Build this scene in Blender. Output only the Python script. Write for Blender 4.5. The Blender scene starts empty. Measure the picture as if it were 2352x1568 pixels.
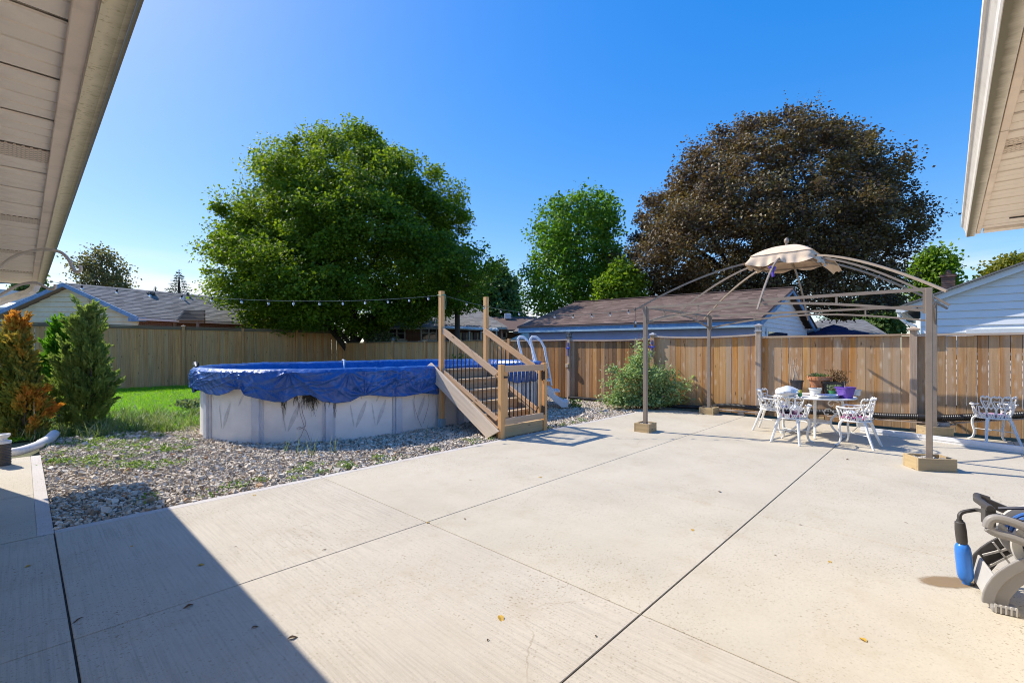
import bpy, math, random
import numpy as np
from mathutils import Vector, Matrix, noise

R = math.radians
PI = math.pi
random.seed(7)
rng = np.random.default_rng(11)
scene = bpy.context.scene
C = scene.collection

# ------------------------------------------------------------------ camera
cam_d = bpy.data.cameras.new('camera')
cam_d.sensor_width = 36.0
cam_d.lens = 16.26
cam_d.shift_y = 0.0068
cam_d.clip_start = 0.05
cam_d.clip_end = 2000
cam = bpy.data.objects.new('camera', cam_d)
cam.location = (0, 0, 1.6)
cam.rotation_euler = (R(90), 0, 0)
C.objects.link(cam)
scene.camera = cam

# ------------------------------------------------------------------ light
SUN_EL = 45.0
SUN_AZ = math.degrees(math.atan2(-0.9, 0.436))       # clockwise from +Y
world = bpy.data.worlds.new('World')
scene.world = world
world.use_nodes = True
wn, wl = world.node_tree.nodes, world.node_tree.links
wn.clear()
w_out = wn.new('ShaderNodeOutputWorld')
w_bg = wn.new('ShaderNodeBackground')
w_sky = wn.new('ShaderNodeTexSky')
w_sky.sky_type = 'NISHITA'
w_sky.sun_disc = False
w_sky.sun_elevation = R(SUN_EL)
w_sky.sun_rotation = R(SUN_AZ)
w_sky.altitude = 200
w_sky.air_density = 1.0
w_sky.dust_density = 0.6
w_sky.ozone_density = 2.2
w_hs = wn.new('ShaderNodeHueSaturation')
w_hs.inputs['Saturation'].default_value = 2.26
w_hs.inputs['Hue'].default_value = 0.516
w_hs.inputs['Value'].default_value = 1.80
w_bg.inputs['Strength'].default_value = 0.15
w_gm = wn.new('ShaderNodeGamma')
w_gm.inputs['Gamma'].default_value = 0.5
wl.new(w_sky.outputs[0], w_gm.inputs['Color'])
wl.new(w_gm.outputs[0], w_hs.inputs['Color'])
# thin streaky cloud low over the horizon
w_tc = wn.new('ShaderNodeTexCoord')
w_map = wn.new('ShaderNodeMapping')
w_map.inputs['Scale'].default_value = (2.2, 2.2, 13.0)
w_nz = wn.new('ShaderNodeTexNoise')
w_nz.inputs['Scale'].default_value = 1.6
w_nz.inputs['Detail'].default_value = 6
w_r1 = wn.new('ShaderNodeMapRange')
w_r1.inputs[1].default_value = 0.44
w_r1.inputs[2].default_value = 0.64
w_sep = wn.new('ShaderNodeSeparateXYZ')
w_r2 = wn.new('ShaderNodeMapRange')
w_r2.inputs[1].default_value = 0.17
w_r2.inputs[2].default_value = 0.10
w_mul = wn.new('ShaderNodeMath')
w_mul.operation = 'MULTIPLY'
w_mul2 = wn.new('ShaderNodeMath')
w_mul2.operation = 'MULTIPLY'
w_mul2.inputs[1].default_value = 0.9
w_mix = wn.new('ShaderNodeMix')
w_mix.data_type = 'RGBA'
w_mix.inputs['B'].default_value = (3.9, 3.95, 4.05, 1)
wl.new(w_tc.outputs['Generated'], w_map.inputs[0])
wl.new(w_map.outputs[0], w_nz.inputs['Vector'])
wl.new(w_nz.outputs[0], w_r1.inputs[0])
wl.new(w_tc.outputs['Generated'], w_sep.inputs[0])
wl.new(w_sep.outputs['Z'], w_r2.inputs[0])
wl.new(w_r1.outputs[0], w_mul.inputs[0])
wl.new(w_r2.outputs[0], w_mul.inputs[1])
wl.new(w_mul.outputs[0], w_mul2.inputs[0])
wl.new(w_mul2.outputs[0], w_mix.inputs['Factor'])
wl.new(w_hs.outputs[0], w_mix.inputs['A'])
wl.new(w_mix.outputs['Result'], w_bg.inputs['Color'])
wl.new(w_bg.outputs[0], w_out.inputs[0])

sun_d = bpy.data.lights.new('sun', 'SUN')
sun_d.energy = 3.45
sun_d.angle = R(0.5)
sun_d.color = (1.0, 0.925, 0.80)
sun = bpy.data.objects.new('sun', sun_d)
_az, _el = R(SUN_AZ), R(SUN_EL)
sdir = Vector((math.sin(_az)*math.cos(_el), math.cos(_az)*math.cos(_el), math.sin(_el)))
sun.rotation_euler = sdir.to_track_quat('Z', 'Y').to_euler()
sun.location = (-20, 10, 30)
C.objects.link(sun)

scene.cycles.use_denoising = True
scene.cycles.filter_width = 1.0
scene.cycles.use_adaptive_sampling = False
scene.cycles.sample_clamp_indirect = 6.0
scene.view_settings.view_transform = 'Standard'
scene.view_settings.look = 'None'
scene.view_settings.gamma = 1.0
scene.view_settings.use_curve_mapping = False
scene.view_settings.exposure = 0.86

# ------------------------------------------------------------------ frames
U1 = Vector((0.6866, 0.7270, 0))      # away to the right, along the right-hand house
U2 = Vector((-0.7270, 0.6866, 0))     # away to the left, along the left-hand house
ANG1 = math.atan2(U1.y, U1.x)
ANG2 = math.atan2(U2.y, U2.x)
def AB(a, b, z=0.0): return U1*a + U2*b + Vector((0, 0, z))
F = 1062.0
def at(x, y, Y): return Vector(((x-1175.5)/F*Y, Y, 1.6+(800-y)/F*Y))       # a point at depth Y
def gp(x, y, z=0.0): return at(x, y, (1.6-z)*F/(y-800))                     # a point on the ground

# ------------------------------------------------------------------ objects
def mesh_from(name, V, faces, smooth=False, mats=None):
    me = bpy.data.meshes.new(name)
    me.from_pydata([tuple(v) for v in V], [], faces)
    me.update()
    if smooth:
        me.polygons.foreach_set('use_smooth', [True]*len(me.polygons))
    return me
def link(name, me, parent=None, loc=(0, 0, 0), rotz=0.0, label=None, kind=None):
    o = bpy.data.objects.new(name, me)
    C.objects.link(o)
    o.location = loc
    if rotz: o.rotation_euler = (0, 0, rotz)
    if parent is not None: o.parent = parent
    if label: o['label'] = label
    if kind: o['kind'] = kind
    return o
def thing(name, label, cat, loc=(0, 0, 0), rotz=0.0, group=None):
    o = bpy.data.objects.new(name, None)
    o.empty_display_size = 0.1
    C.objects.link(o)
    o.location = loc
    o.rotation_euler = (0, 0, rotz)
    o['label'] = label
    o['category'] = cat
    if group: o['group'] = group
    return o
def tag(o, label, cat, group=None, kind=None):
    o['label'] = label
    o['category'] = cat
    if group: o['group'] = group
    if kind: o['kind'] = kind
    return o
def copy_tree(o, parent=None):
    c = o.copy()
    C.objects.link(c)
    if parent is not None: c.parent = parent
    for ch in list(o.children): copy_tree(ch, c)
    return c

class MB:
    """collects simple shapes into one mesh; origin is subtracted, so shapes may be given in world space"""
    def __init__(s, origin=(0, 0, 0)):
        s.v, s.f, s.o = [], [], Vector(origin)
        s.m, s.cur = [], 0
    def add(s, V, Fc):
        n = len(s.v)
        s.v += [Vector(p)-s.o for p in V]
        s.f += [tuple(i+n for i in f) for f in Fc]
        s.m += [s.cur]*len(Fc)
    def box(s, c, d, M=None):
        c = Vector(c); x, y, z = d[0]/2, d[1]/2, d[2]/2
        P = [Vector((i*x, j*y, k*z)) for k in (-1, 1) for j in (-1, 1) for i in (-1, 1)]
        if M is not None: P = [M @ p for p in P]
        s.add([c+p for p in P], [(0, 2, 3, 1), (4, 5, 7, 6), (0, 1, 5, 4), (2, 6, 7, 3), (0, 4, 6, 2), (1, 3, 7, 5)])
        return s
    def bar(s, p0, p1, w, h, up=(0, 0, 1), bev=0.0):
        """rectangular bar from p0 to p1, w across, h along up"""
        p0, p1 = Vector(p0), Vector(p1)
        d = (p1-p0).normalized(); up = Vector(up)
        sd = d.cross(up)
        if sd.length < 1e-4: sd = d.cross(Vector((1, 0, 0)))
        sd.normalize(); u = sd.cross(d).normalized()
        if bev <= 0:
            pr = [(-w/2, -h/2), (w/2, -h/2), (w/2, h/2), (-w/2, h/2)]
        else:
            b = bev
            pr = [(-w/2+b, -h/2), (w/2-b, -h/2), (w/2, -h/2+b), (w/2, h/2-b), (w/2-b, h/2), (-w/2+b, h/2), (-w/2, h/2-b), (-w/2, -h/2+b)]
        n = len(pr)
        V = [p0+sd*a+u*b2 for a, b2 in pr]+[p1+sd*a+u*b2 for a, b2 in pr]
        Fc = [(i, (i+1) % n, (i+1) % n+n, i+n) for i in range(n)]
        Fc += [tuple(range(n-1, -1, -1)), tuple(range(n, 2*n))]
        s.add(V, Fc)
        return s
    def tube(s, pts, r, n=6, closed=False, caps=True, prof=None):
        pts = [Vector(p) for p in pts]
        m = len(pts)
        rr = r if isinstance(r, (list, tuple)) else [r]*m
        if prof is None: prof = [(math.cos(2*PI*k/n), math.sin(2*PI*k/n)) for k in range(n)]
        n = len(prof)
        V = []; N = None
        for i, p in enumerate(pts):
            if closed: t = pts[(i+1) % m]-pts[i-1]
            else: t = pts[min(i+1, m-1)]-pts[max(i-1, 0)]
            if t.length < 1e-9: t = Vector((0, 0, 1))
            t.normalize()
            if N is None:
                N = t.cross(Vector((0, 0, 1)))
                if N.length < 1e-3: N = t.cross(Vector((0, 1, 0)))
            N = (N-t*N.dot(t))
            if N.length < 1e-6: N = t.cross(Vector((0.3, 1, 0.2)))
            N.normalize()
            B = t.cross(N)
            V += [p+N*(a*rr[i])+B*(b*rr[i]) for a, b in prof]
        Fc = []
        for i in range(m if closed else m-1):
            j = (i+1) % m
            Fc += [(i*n+k, i*n+(k+1) % n, j*n+(k+1) % n, j*n+k) for k in range(n)]
        if caps and not closed:
            Fc += [tuple(range(n-1, -1, -1)), tuple((m-1)*n+k for k in range(n))]
        s.add(V, Fc)
        return s
    def lathe(s, prof, n=16, c=(0, 0, 0), M=None, caps=True, sq=0.0):
        """prof: (radius, z) pairs from bottom to top; sq>0 squares the section"""
        V = []; m = len(prof); c = Vector(c)
        for r, z in prof:
            for k in range(n):
                t = 2*PI*k/n
                q = 1.0
                if sq: q = 1.0/((abs(math.cos(t))**(2+sq)+abs(math.sin(t))**(2+sq))**(1/(2+sq)))
                p = Vector((r*q*math.cos(t), r*q*math.sin(t), z))
                V.append(c+(M @ p if M is not None else p))
        Fc = [(i*n+k, i*n+(k+1) % n, (i+1)*n+(k+1) % n, (i+1)*n+k) for i in range(m-1) for k in range(n)]
        if caps: Fc += [tuple(range(n-1, -1, -1)), tuple((m-1)*n+k for k in range(n))]
        s.add(V, Fc)
        return s
    def prism(s, poly, d):
        """poly: 3-D points of one face, d: extrusion vector"""
        poly = [Vector(p) for p in poly]; d = Vector(d); n = len(poly)
        s.add(poly+[p+d for p in poly], [tuple(range(n-1, -1, -1)), tuple(range(n, 2*n))]+[(i, (i+1) % n, (i+1) % n+n, i+n) for i in range(n)])
        return s
    def quad(s, *p):
        s.add(p, [tuple(range(len(p)))]); return s
    def build(s, name, mat, parent=None, loc=(0, 0, 0), rotz=0.0, smooth=False, label=None, kind=None, bevel=0.0):
        me = mesh_from(name, s.v, s.f, smooth)
        for m in (mat if isinstance(mat, (list, tuple)) else [mat]): me.materials.append(m)
        if isinstance(mat, (list, tuple)): me.polygons.foreach_set('material_index', s.m)
        fix_normals(me)
        if smooth: auto_smooth(me)
        o = link(name, me, parent, loc, rotz, label, kind)
        if bevel:
            bv = o.modifiers.new('bevel', 'BEVEL'); bv.width = bevel; bv.segments = 2; bv.limit_method = 'ANGLE'
        return o
import bmesh
def fix_normals(me):
    bm = bmesh.new(); bm.from_mesh(me)
    bmesh.ops.recalc_face_normals(bm, faces=bm.faces)
    bm.to_mesh(me); bm.free()
def auto_smooth(me, deg=40):
    bm = bmesh.new(); bm.from_mesh(me)
    for e in bm.edges:
        e.smooth = not (len(e.link_faces) == 2 and e.calc_face_angle(0) > R(deg))
    bm.to_mesh(me); bm.free()

def np_mesh(name, V, tris, mat, tint=None, parent=None, loc=(0, 0, 0), smooth=False, kind=None):
    """fast mesh from numpy arrays; V (n,3), tris (m,3), tint per vertex"""
    me = bpy.data.meshes.new(name)
    me.vertices.add(len(V)); me.vertices.foreach_set('co', np.asarray(V, np.float32).ravel())
    k = tris.shape[1]
    me.loops.add(tris.size); me.loops.foreach_set('vertex_index', np.asarray(tris, np.int32).ravel())
    me.polygons.add(len(tris)); me.polygons.foreach_set('loop_start', np.arange(0, tris.size, k, dtype=np.int32))
    if smooth: me.polygons.foreach_set('use_smooth', np.ones(len(tris), bool))
    else: me.polygons.foreach_set('use_smooth', np.zeros(len(tris), bool))
    me.update(calc_edges=True)
    if tint is not None:
        at_ = me.attributes.new('tint', 'FLOAT', 'POINT')
        at_.data.foreach_set('value', np.asarray(tint, np.float32))
    me.materials.append(mat)
    return link(name, me, parent, loc, kind=kind)

def unit(a):
    return a/np.maximum(np.linalg.norm(a, axis=-1, keepdims=True), 1e-9)
KITE = (np.array([(0, 0, 0), (.42, .5, .10), (1, 0, 0), (.42, -.5, .10)]), np.array([(0, 1, 2), (0, 2, 3)]))
LOBED = (np.array([(0, 0, 0), (.18, .42, .05), (.5, .5, .1), (.62, .22, .03), (1, 0, -.03), (.62, -.22, .03), (.5, -.5, .1), (.18, -.42, .05)]),
         np.array([(0, 1, 3), (1, 2, 3), (0, 3, 4), (0, 4, 5), (0, 5, 7), (5, 6, 7)]))
SPRAY = (np.array([(0, 0, 0), (.25, .5, .06), (.45, .18, .02), (.62, .42, .1), (1, 0, .05), (.62, -.42, .1), (.45, -.18, .02), (.25, -.5, .06)]),
         np.array([(0, 1, 2), (0, 2, 6), (0, 6, 7), (2, 3, 4), (2, 4, 6), (6, 4, 5)]))
BLADE = (np.array([(0, .5, 0), (0, -.5, 0), (.55, .4, .06), (.55, -.4, .06), (1, 0, -.06)]), np.array([(0, 1, 3), (0, 3, 2), (2, 3, 4)]))
def leaf_arrays(P, D, N, L, W, T, shape=KITE):
    """leaves at P, long axis D, face normal N, length L, width W, tint T -> vertices, triangles, tints"""
    D = unit(D); S = unit(np.cross(N, D)); Nn = np.cross(D, S)
    sv, st = shape
    k = len(sv)
    V = (P[:, None, :]+D[:, None, :]*(sv[None, :, 0:1]*L[:, None, None])
         + S[:, None, :]*(sv[None, :, 1:2]*W[:, None, None])+Nn[:, None, :]*(sv[None, :, 2:3]*L[:, None, None]))
    n = len(P)
    tr = (st[None]+(np.arange(n)*k)[:, None, None]).reshape(-1, 3)
    return V.reshape(-1, 3), tr, np.repeat(T, k)
def rand_dirs(n):
    d = rng.normal(size=(n, 3)); return unit(d)

# ------------------------------------------------------------------ materials
def newmat(name):
    m = bpy.data.materials.new(name); m.use_nodes = True
    nt = m.node_tree
    b = nt.nodes['Principled BSDF']
    return m, nt, b
def nd(nt, t, **kw):
    n = nt.nodes.new(t)
    for k, v in kw.items(): setattr(n, k, v)
    return n
def ramp(nt, stops):
    r = nt.nodes.new('ShaderNodeValToRGB')
    e = r.color_ramp.elements
    while len(e) > 1: e.remove(e[-1])
    e[0].position, e[0].color = stops[0][0], (*stops[0][1], 1)
    for p, c in stops[1:]:
        x = e.new(p); x.color = (*c, 1)
    return r
def sc3(c, k): return tuple(min(1.0, x*k) for x in c)
def mapped(nt, scale=(1, 1, 1), rnd=False):
    tc = nd(nt, 'ShaderNodeTexCoord'); mp = nd(nt, 'ShaderNodeMapping')
    mp.inputs['Scale'].default_value = scale
    nt.links.new(tc.outputs['Object'], mp.inputs[0])
    if rnd:
        oi = nd(nt, 'ShaderNodeObjectInfo'); mu = nd(nt, 'ShaderNodeMath', operation='MULTIPLY'); mu.inputs[1].default_value = 57.0
        nt.links.new(oi.outputs['Random'], mu.inputs[0])
        nt.links.new(mu.outputs[0], mp.inputs['Location'])
    return mp
def noise_n(nt, vec, scale, detail=4, rough=.55):
    n = nd(nt, 'ShaderNodeTexNoise')
    n.inputs['Scale'].default_value = scale; n.inputs['Detail'].default_value = detail; n.inputs['Roughness'].default_value = rough
    if vec is not None: nt.links.new(vec.outputs[0], n.inputs['Vector'])
    return n
def bump(nt, b, h, strength=.3, dist=.01):
    bp = nd(nt, 'ShaderNodeBump'); bp.inputs['Strength'].default_value = strength; bp.inputs['Distance'].default_value = dist
    nt.links.new(h, bp.inputs['Height']); nt.links.new(bp.outputs[0], b.inputs['Normal'])
    return bp
def mixc(nt, f, a, bcol, blend='MIX'):
    m = nd(nt, 'ShaderNodeMix', data_type='RGBA', blend_type=blend)
    if isinstance(f, float): m.inputs['Factor'].default_value = f
    else: nt.links.new(f, m.inputs['Factor'])
    for key, v in (('A', a), ('B', bcol)):
        if isinstance(v, tuple): m.inputs[key].default_value = (*v, 1)
        else: nt.links.new(v, m.inputs[key])
    return m.outputs['Result']
def rng_n(nt, src, a, b, lo=0.0, hi=1.0):
    m = nd(nt, 'ShaderNodeMapRange')
    m.inputs[1].default_value = a; m.inputs[2].default_value = b; m.inputs[3].default_value = lo; m.inputs[4].default_value = hi
    nt.links.new(src, m.inputs[0]); return m.outputs[0]

def plain(name, col, rough=.6, scale=6.0, var=.12, bmp=.12, bscale=60.0, metal=0.0, spec=None, dirt=None, dirt_amt=.4):
    """a near-even colour with mottling, fine relief and optional dirt patches"""
    m, nt, b = newmat(name)
    mp = mapped(nt)
    n = noise_n(nt, mp, scale, 5)
    r = ramp(nt, [(.3, sc3(col, 1-var)), (.7, sc3(col, 1+var))])
    nt.links.new(n.outputs[0], r.inputs[0])
    c = r.outputs[0]
    if dirt is not None:
        n2 = noise_n(nt, mp, scale*2.3, 7, .68)
        c = mixc(nt, rng_n(nt, n2.outputs[0], .5, .75, 0, dirt_amt), c, dirt)
    nt.links.new(c, b.inputs['Base Color'])
    b.inputs['Roughness'].default_value = rough; b.inputs['Metallic'].default_value = metal
    if spec is not None: b.inputs['Specular IOR Level'].default_value = spec
    n3 = noise_n(nt, mp, bscale, 3)
    if bmp: bump(nt, b, n3.outputs[0], bmp, .004)
    return m

def wood(name, stops, grain=(26, 26, 1.3), rough=.75, knots=True, grey=None, grey_amt=.0, spread=1.0, axis='z', bmp=.35, pale=0.0):
    """weathered sawn timber: tone differs from piece to piece, grain runs along the piece"""
    m, nt, b = newmat(name)
    g = {'z': grain, 'x': (grain[2], grain[0], grain[1]), 'y': (grain[0], grain[2], grain[1])}[axis]
    mp = mapped(nt, g, rnd=True)
    oi = nd(nt, 'ShaderNodeObjectInfo')
    base = ramp(nt, stops)
    nt.links.new(oi.outputs['Random'], base.inputs[0])
    n1 = noise_n(nt, mp, 1.0, 6, .6)
    c = mixc(nt, rng_n(nt, n1.outputs[0], .35, .68, 0, .75*spread), base.outputs[0], mixc(nt, 1.0, base.outputs[0], (.52, .47, .44), 'MULTIPLY'))
    mp2 = mapped(nt, tuple(x*.14 for x in g), rnd=True)
    n2 = noise_n(nt, mp2, 1.0, 4, .6)
    if grey is not None:
        c = mixc(nt, rng_n(nt, n2.outputs[0], .42, .66, 0, grey_amt), c, grey)
    else:
        c = mixc(nt, rng_n(nt, n2.outputs[0], .4, .7, 0, .35), c, mixc(nt, 1.0, c, (1.25, 1.2, 1.12), 'MULTIPLY'))
    if knots:
        mk = mapped(nt, {'z': (7, 7, 2.2), 'x': (2.2, 7, 7), 'y': (7, 2.2, 7)}[axis], rnd=True)
        vo = nd(nt, 'ShaderNodeTexVoronoi'); vo.inputs['Scale'].default_value = 1.0
        nt.links.new(mk.outputs[0], vo.inputs['Vector'])
        c = mixc(nt, rng_n(nt, vo.outputs['Distance'], .13, .05, 0, .75), c, (.06, .035, .02))
    if pale:      # pale scuffs and nail stains
        mk2 = mapped(nt, (9, 9, 3.4), rnd=True)
        vo2 = nd(nt, 'ShaderNodeTexVoronoi'); vo2.inputs['Scale'].default_value = 1.0; nt.links.new(mk2.outputs[0], vo2.inputs['Vector'])
        sm = nd(nt, 'ShaderNodeMath', operation='MULTIPLY')
        nt.links.new(rng_n(nt, vo2.outputs['Distance'], .34, .10, 0, pale), sm.inputs[0]); nt.links.new(rng_n(nt, n1.outputs[0], .42, .58, 0, 1), sm.inputs[1])
        c = mixc(nt, sm.outputs[0], c, (.74, .62, .48))
    nt.links.new(c, b.inputs['Base Color'])
    b.inputs['Roughness'].default_value = rough
    b.inputs['Specular IOR Level'].default_value = .25
    bump(nt, b, n1.outputs[0], bmp, .004)
    return m

def leafmat(name, stops, trans=.45, rough=.45, tcol=(1.0, 1.15, .35), spec=.35):
    """leaves: colour from each leaf's own tint, some light passes through"""
    m, nt, b = newmat(name)
    a = nd(nt, 'ShaderNodeAttribute', attribute_name='tint')
    r = ramp(nt, stops)
    nt.links.new(a.outputs['Fac'], r.inputs[0])
    nt.links.new(r.outputs[0], b.inputs['Base Color'])
    b.inputs['Roughness'].default_value = rough
    b.inputs['Specular IOR Level'].default_value = spec
    t = nd(nt, 'ShaderNodeBsdfTranslucent')
    tc = mixc(nt, 1.0, r.outputs[0], tcol, 'MULTIPLY')
    g = nd(nt, 'ShaderNodeGamma'); g.inputs[1].default_value = .8
    nt.links.new(tc, g.inputs[0]); nt.links.new(g.outputs[0], t.inputs[0])
    mx = nd(nt, 'ShaderNodeMixShader'); mx.inputs[0].default_value = trans
    nt.links.new(b.outputs[0], mx.inputs[1]); nt.links.new(t.outputs[0], mx.inputs[2])
    nt.links.new(mx.outputs[0], nt.nodes['Material Output'].inputs[0])
    return m
def tintmat(name, stops, rough=.8, bmp=0.2, bscale=120.0):
    m, nt, b = newmat(name)
    a = nd(nt, 'ShaderNodeAttribute', attribute_name='tint')
    r = ramp(nt, stops)
    nt.links.new(a.outputs['Fac'], r.inputs[0])
    nt.links.new(r.outputs[0], b.inputs['Base Color'])
    b.inputs['Roughness'].default_value = rough
    if bmp: bump(nt, b, noise_n(nt, mapped(nt), bscale, 3).outputs[0], bmp, .004)
    return m

def concrete_mat(name, col, broom=.5):
    """broom-finished concrete: fine streaks along the slab, freckles, wear patches"""
    m, nt, b = newmat(name)
    tc = nd(nt, 'ShaderNodeTexCoord')
    mp = nd(nt, 'ShaderNodeMapping')
    nt.links.new(tc.outputs['Object'], mp.inputs[0])
    n1 = noise_n(nt, mp, .9, 6, .6)
    r = ramp(nt, [(.25, sc3(col, .88)), (.5, col), (.75, sc3(col, 1.08))])
    nt.links.new(n1.outputs[0], r.inputs[0])
    c = r.outputs[0]
    # streaks of the broom run along local y
    ms = nd(nt, 'ShaderNodeMapping'); ms.inputs['Scale'].default_value = (62, 1.6, 1)
    nt.links.new(tc.outputs['Object'], ms.inputs[0])
    n2 = noise_n(nt, ms, 1.0, 5, .65)
    mz = noise_n(nt, mp, .55, 3)
    am = nd(nt, 'ShaderNodeMath', operation='MULTIPLY')
    nt.links.new(rng_n(nt, n2.outputs[0], .45, .7, 0, broom), am.inputs[0])
    nt.links.new(rng_n(nt, mz.outputs[0], .3, .6, .25, 1), am.inputs[1])
    c = mixc(nt, am.outputs[0], c, sc3(col, .58))
    # freckles, gathered in patches
    n3 = noise_n(nt, mp, .8, 5, .62)
    for vs, lo, hi, amt in ((30, .27, .13, 1.0), (62, .34, .18, .8), (120, .36, .2, .6)):
        vo = nd(nt, 'ShaderNodeTexVoronoi'); vo.inputs['Scale'].default_value = vs
        nt.links.new(mp.outputs[0], vo.inputs['Vector'])
        pick = nd(nt, 'ShaderNodeSeparateColor'); nt.links.new(vo.outputs['Color'], pick.inputs[0])
        fr = nd(nt, 'ShaderNodeMath', operation='MULTIPLY'); fr2 = nd(nt, 'ShaderNodeMath', operation='MULTIPLY')
        nt.links.new(rng_n(nt, vo.outputs['Distance'], lo, hi, 0, 1), fr.inputs[0])
        nt.links.new(rng_n(nt, n3.outputs[0], .38, .62, .10, amt), fr.inputs[1])
        nt.links.new(fr.outputs[0], fr2.inputs[0]); nt.links.new(rng_n(nt, pick.outputs[0], .35, .75, 0, 1), fr2.inputs[1])
        c = mixc(nt, fr2.outputs[0], c, (col[0]*.42, col[1]*.37, col[2]*.30))
    n6 = noise_n(nt, mp, 3.4, 8, .75)
    c = mixc(nt, rng_n(nt, n6.outputs[0], .46, .72, 0, .30), c, (col[0]*.80, col[1]*.74, col[2]*.66))
    n7 = noise_n(nt, mp, 42, 4, .7)
    c = mixc(nt, rng_n(nt, n7.outputs[0], .42, .7, 0, .22), c, sc3(col, .68))
    # brownish wear
    n4 = noise_n(nt, mp, 1.7, 7, .7)
    c = mixc(nt, rng_n(nt, n4.outputs[0], .55, .8, 0, .38), c, (col[0]*.72, col[1]*.64, col[2]*.52))
    # hairline cracks and drag marks, only here and there
    wp_ = noise_n(nt, mp, 1.3, 5, .6)
    dv_ = nd(nt, 'ShaderNodeVectorMath', operation='MULTIPLY_ADD'); dv_.inputs[1].default_value = (.55, .55, 0)
    nt.links.new(wp_.outputs['Color'], dv_.inputs[0]); nt.links.new(mp.outputs[0], dv_.inputs[2])
    ve = nd(nt, 'ShaderNodeTexVoronoi', feature='DISTANCE_TO_EDGE'); ve.inputs['Scale'].default_value = .42
    nt.links.new(dv_.outputs[0], ve.inputs['Vector'])
    cm = nd(nt, 'ShaderNodeMath', operation='MULTIPLY')
    nt.links.new(rng_n(nt, ve.outputs['Distance'], .0034, .0008, 0, 1), cm.inputs[0])
    nt.links.new(rng_n(nt, noise_n(nt, mp, .5, 3).outputs[0], .50, .62, 0, .42), cm.inputs[1])
    c = mixc(nt, cm.outputs[0], c, (col[0]*.5, col[1]*.42, col[2]*.33))
    nt.links.new(c, b.inputs['Base Color'])
    b.inputs['Roughness'].default_value = .85
    b.inputs['Specular IOR Level'].default_value = .3
    n5 = noise_n(nt, mp, 160, 4)
    ad = nd(nt, 'ShaderNodeMath', operation='ADD')
    nt.links.new(n2.outputs[0], ad.inputs[0]); nt.links.new(n5.outputs[0], ad.inputs[1])
    bump(nt, b, ad.outputs[0], .22, .004)
    return m

M = {}
M['concrete'] = concrete_mat('concrete', (.535, .478, .375), .08)
M['concrete_broomed'] = concrete_mat('concrete_broomed', (.54, .48, .385), .62)
M['concrete_edge'] = concrete_mat('concrete_edge', (.56, .52, .48), .12)
M['joint'] = plain('joint', (.03, .025, .02), .95, 20, .3, .3)
M['dirt'] = plain('dirt', (.075, .055, .04), .95, 8, .4, .5, 40)
M['earth'] = plain('earth', (.10, .105, .05), .95, 3, .35, .5, 25)
M['gravel_bed'] = plain('gravel_bed', (.17, .145, .115), .95, 30, .35, .6, 50)
M['gravel'] = tintmat('gravel', [(0, (.24, .185, .13)), (.3, (.50, .42, .325)), (.7, (.68, .595, .48)), (.93, (.82, .75, .64)), (1, (.46, .28, .15))], .9)
M['lawn_soil'] = plain('lawn_soil', (.06, .13, .02), .95, 9, .4, .6, 30)
M['grass'] = leafmat('grass', [(0, (.12, .34, .004)), (.5, (.22, .52, .008)), (.85, (.32, .60, .015)), (1, (.45, .52, .08))], .5, .5)
M['long_grass'] = leafmat('long_grass', [(0, (.06, .11, .025)), (.5, (.14, .21, .06)), (1, (.36, .36, .20))], .35, .5)
M['weeds'] = leafmat('weeds', [(0, (.07, .16, .02)), (.6, (.16, .28, .04)), (1, (.3, .36, .08))], .4, .5)
M['cedar'] = wood('cedar', [(0, (.34, .15, .045)), (.15, (.52, .25, .075)), (.4, (.70, .33, .08)), (.55, (.48, .24, .085)), (.7, (.62, .35, .13)), (.85, (.46, .30, .17)), (1, (.74, .38, .10))], grey=(.46, .36, .26), grey_amt=.75, spread=.9, pale=.55)
M['cedar_dark'] = wood('cedar_dark', [(0, (.19, .09, .035)), (.3, (.34, .165, .06)), (.6, (.27, .14, .06)), (.8, (.55, .24, .065)), (1, (.32, .20, .11))], grey=(.28, .20, .13), grey_amt=.45)
M['post_wood'] = wood('post_wood', [(0, (.48, .33, .22)), (.5, (.52, .40, .30)), (1, (.46, .38, .31))], grey=(.52, .44, .38), grey_amt=.7)
M['cap_wood'] = wood('cap_wood', [(0, (.5, .36, .24)), (1, (.58, .46, .35))], axis='x', grey=(.5, .44, .38), grey_amt=.6)
M['old_board'] = wood('old_board', [(0, (.68, .315, .115)), (.3, (.76, .375, .145)), (.5, (.58, .29, .125)), (.7, (.80, .40, .145)), (.85, (.62, .37, .19)), (1, (.70, .35, .135))], grey=(.64, .40, .21), grey_amt=.55)
M['pergola_wood'] = wood('pergola_wood', [(0, (.20, .165, .13)), (1, (.27, .22, .17))], axis='x')
M['old_cap'] = wood('old_cap', [(0, (.22, .165, .11)), (1, (.28, .205, .135))], axis='x', knots=False)
M['lumber'] = wood('lumber', [(0, (.82, .43, .15)), (.5, (.82, .47, .20)), (1, (.76, .43, .17))], grain=(34, 34, 1.6), grey=(.70, .50, .33), grey_amt=.3, spread=.5)
M['lumber_grey'] = wood('lumber_grey', [(0, (.80, .63, .45)), (1, (.86, .69, .51))], grain=(30, 30, 1.5), grey=(.76, .66, .54), grey_amt=.5, axis='x', spread=.6)
M['tread'] = wood('tread', [(0, (.56, .40, .23)), (1, (.62, .45, .27))], axis='x', grey=(.40, .34, .27), grey_amt=.5, spread=.7)
M['planter_wood'] = wood('planter_wood', [(0, (.50, .365, .19)), (.5, (.54, .395, .215)), (1, (.46, .35, .21))], axis='x', grey=(.42, .37, .2), grey_amt=.35, spread=.7)
M['black_metal'] = plain('black_metal', (.022, .02, .019), .42, 20, .25, .1)
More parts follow.
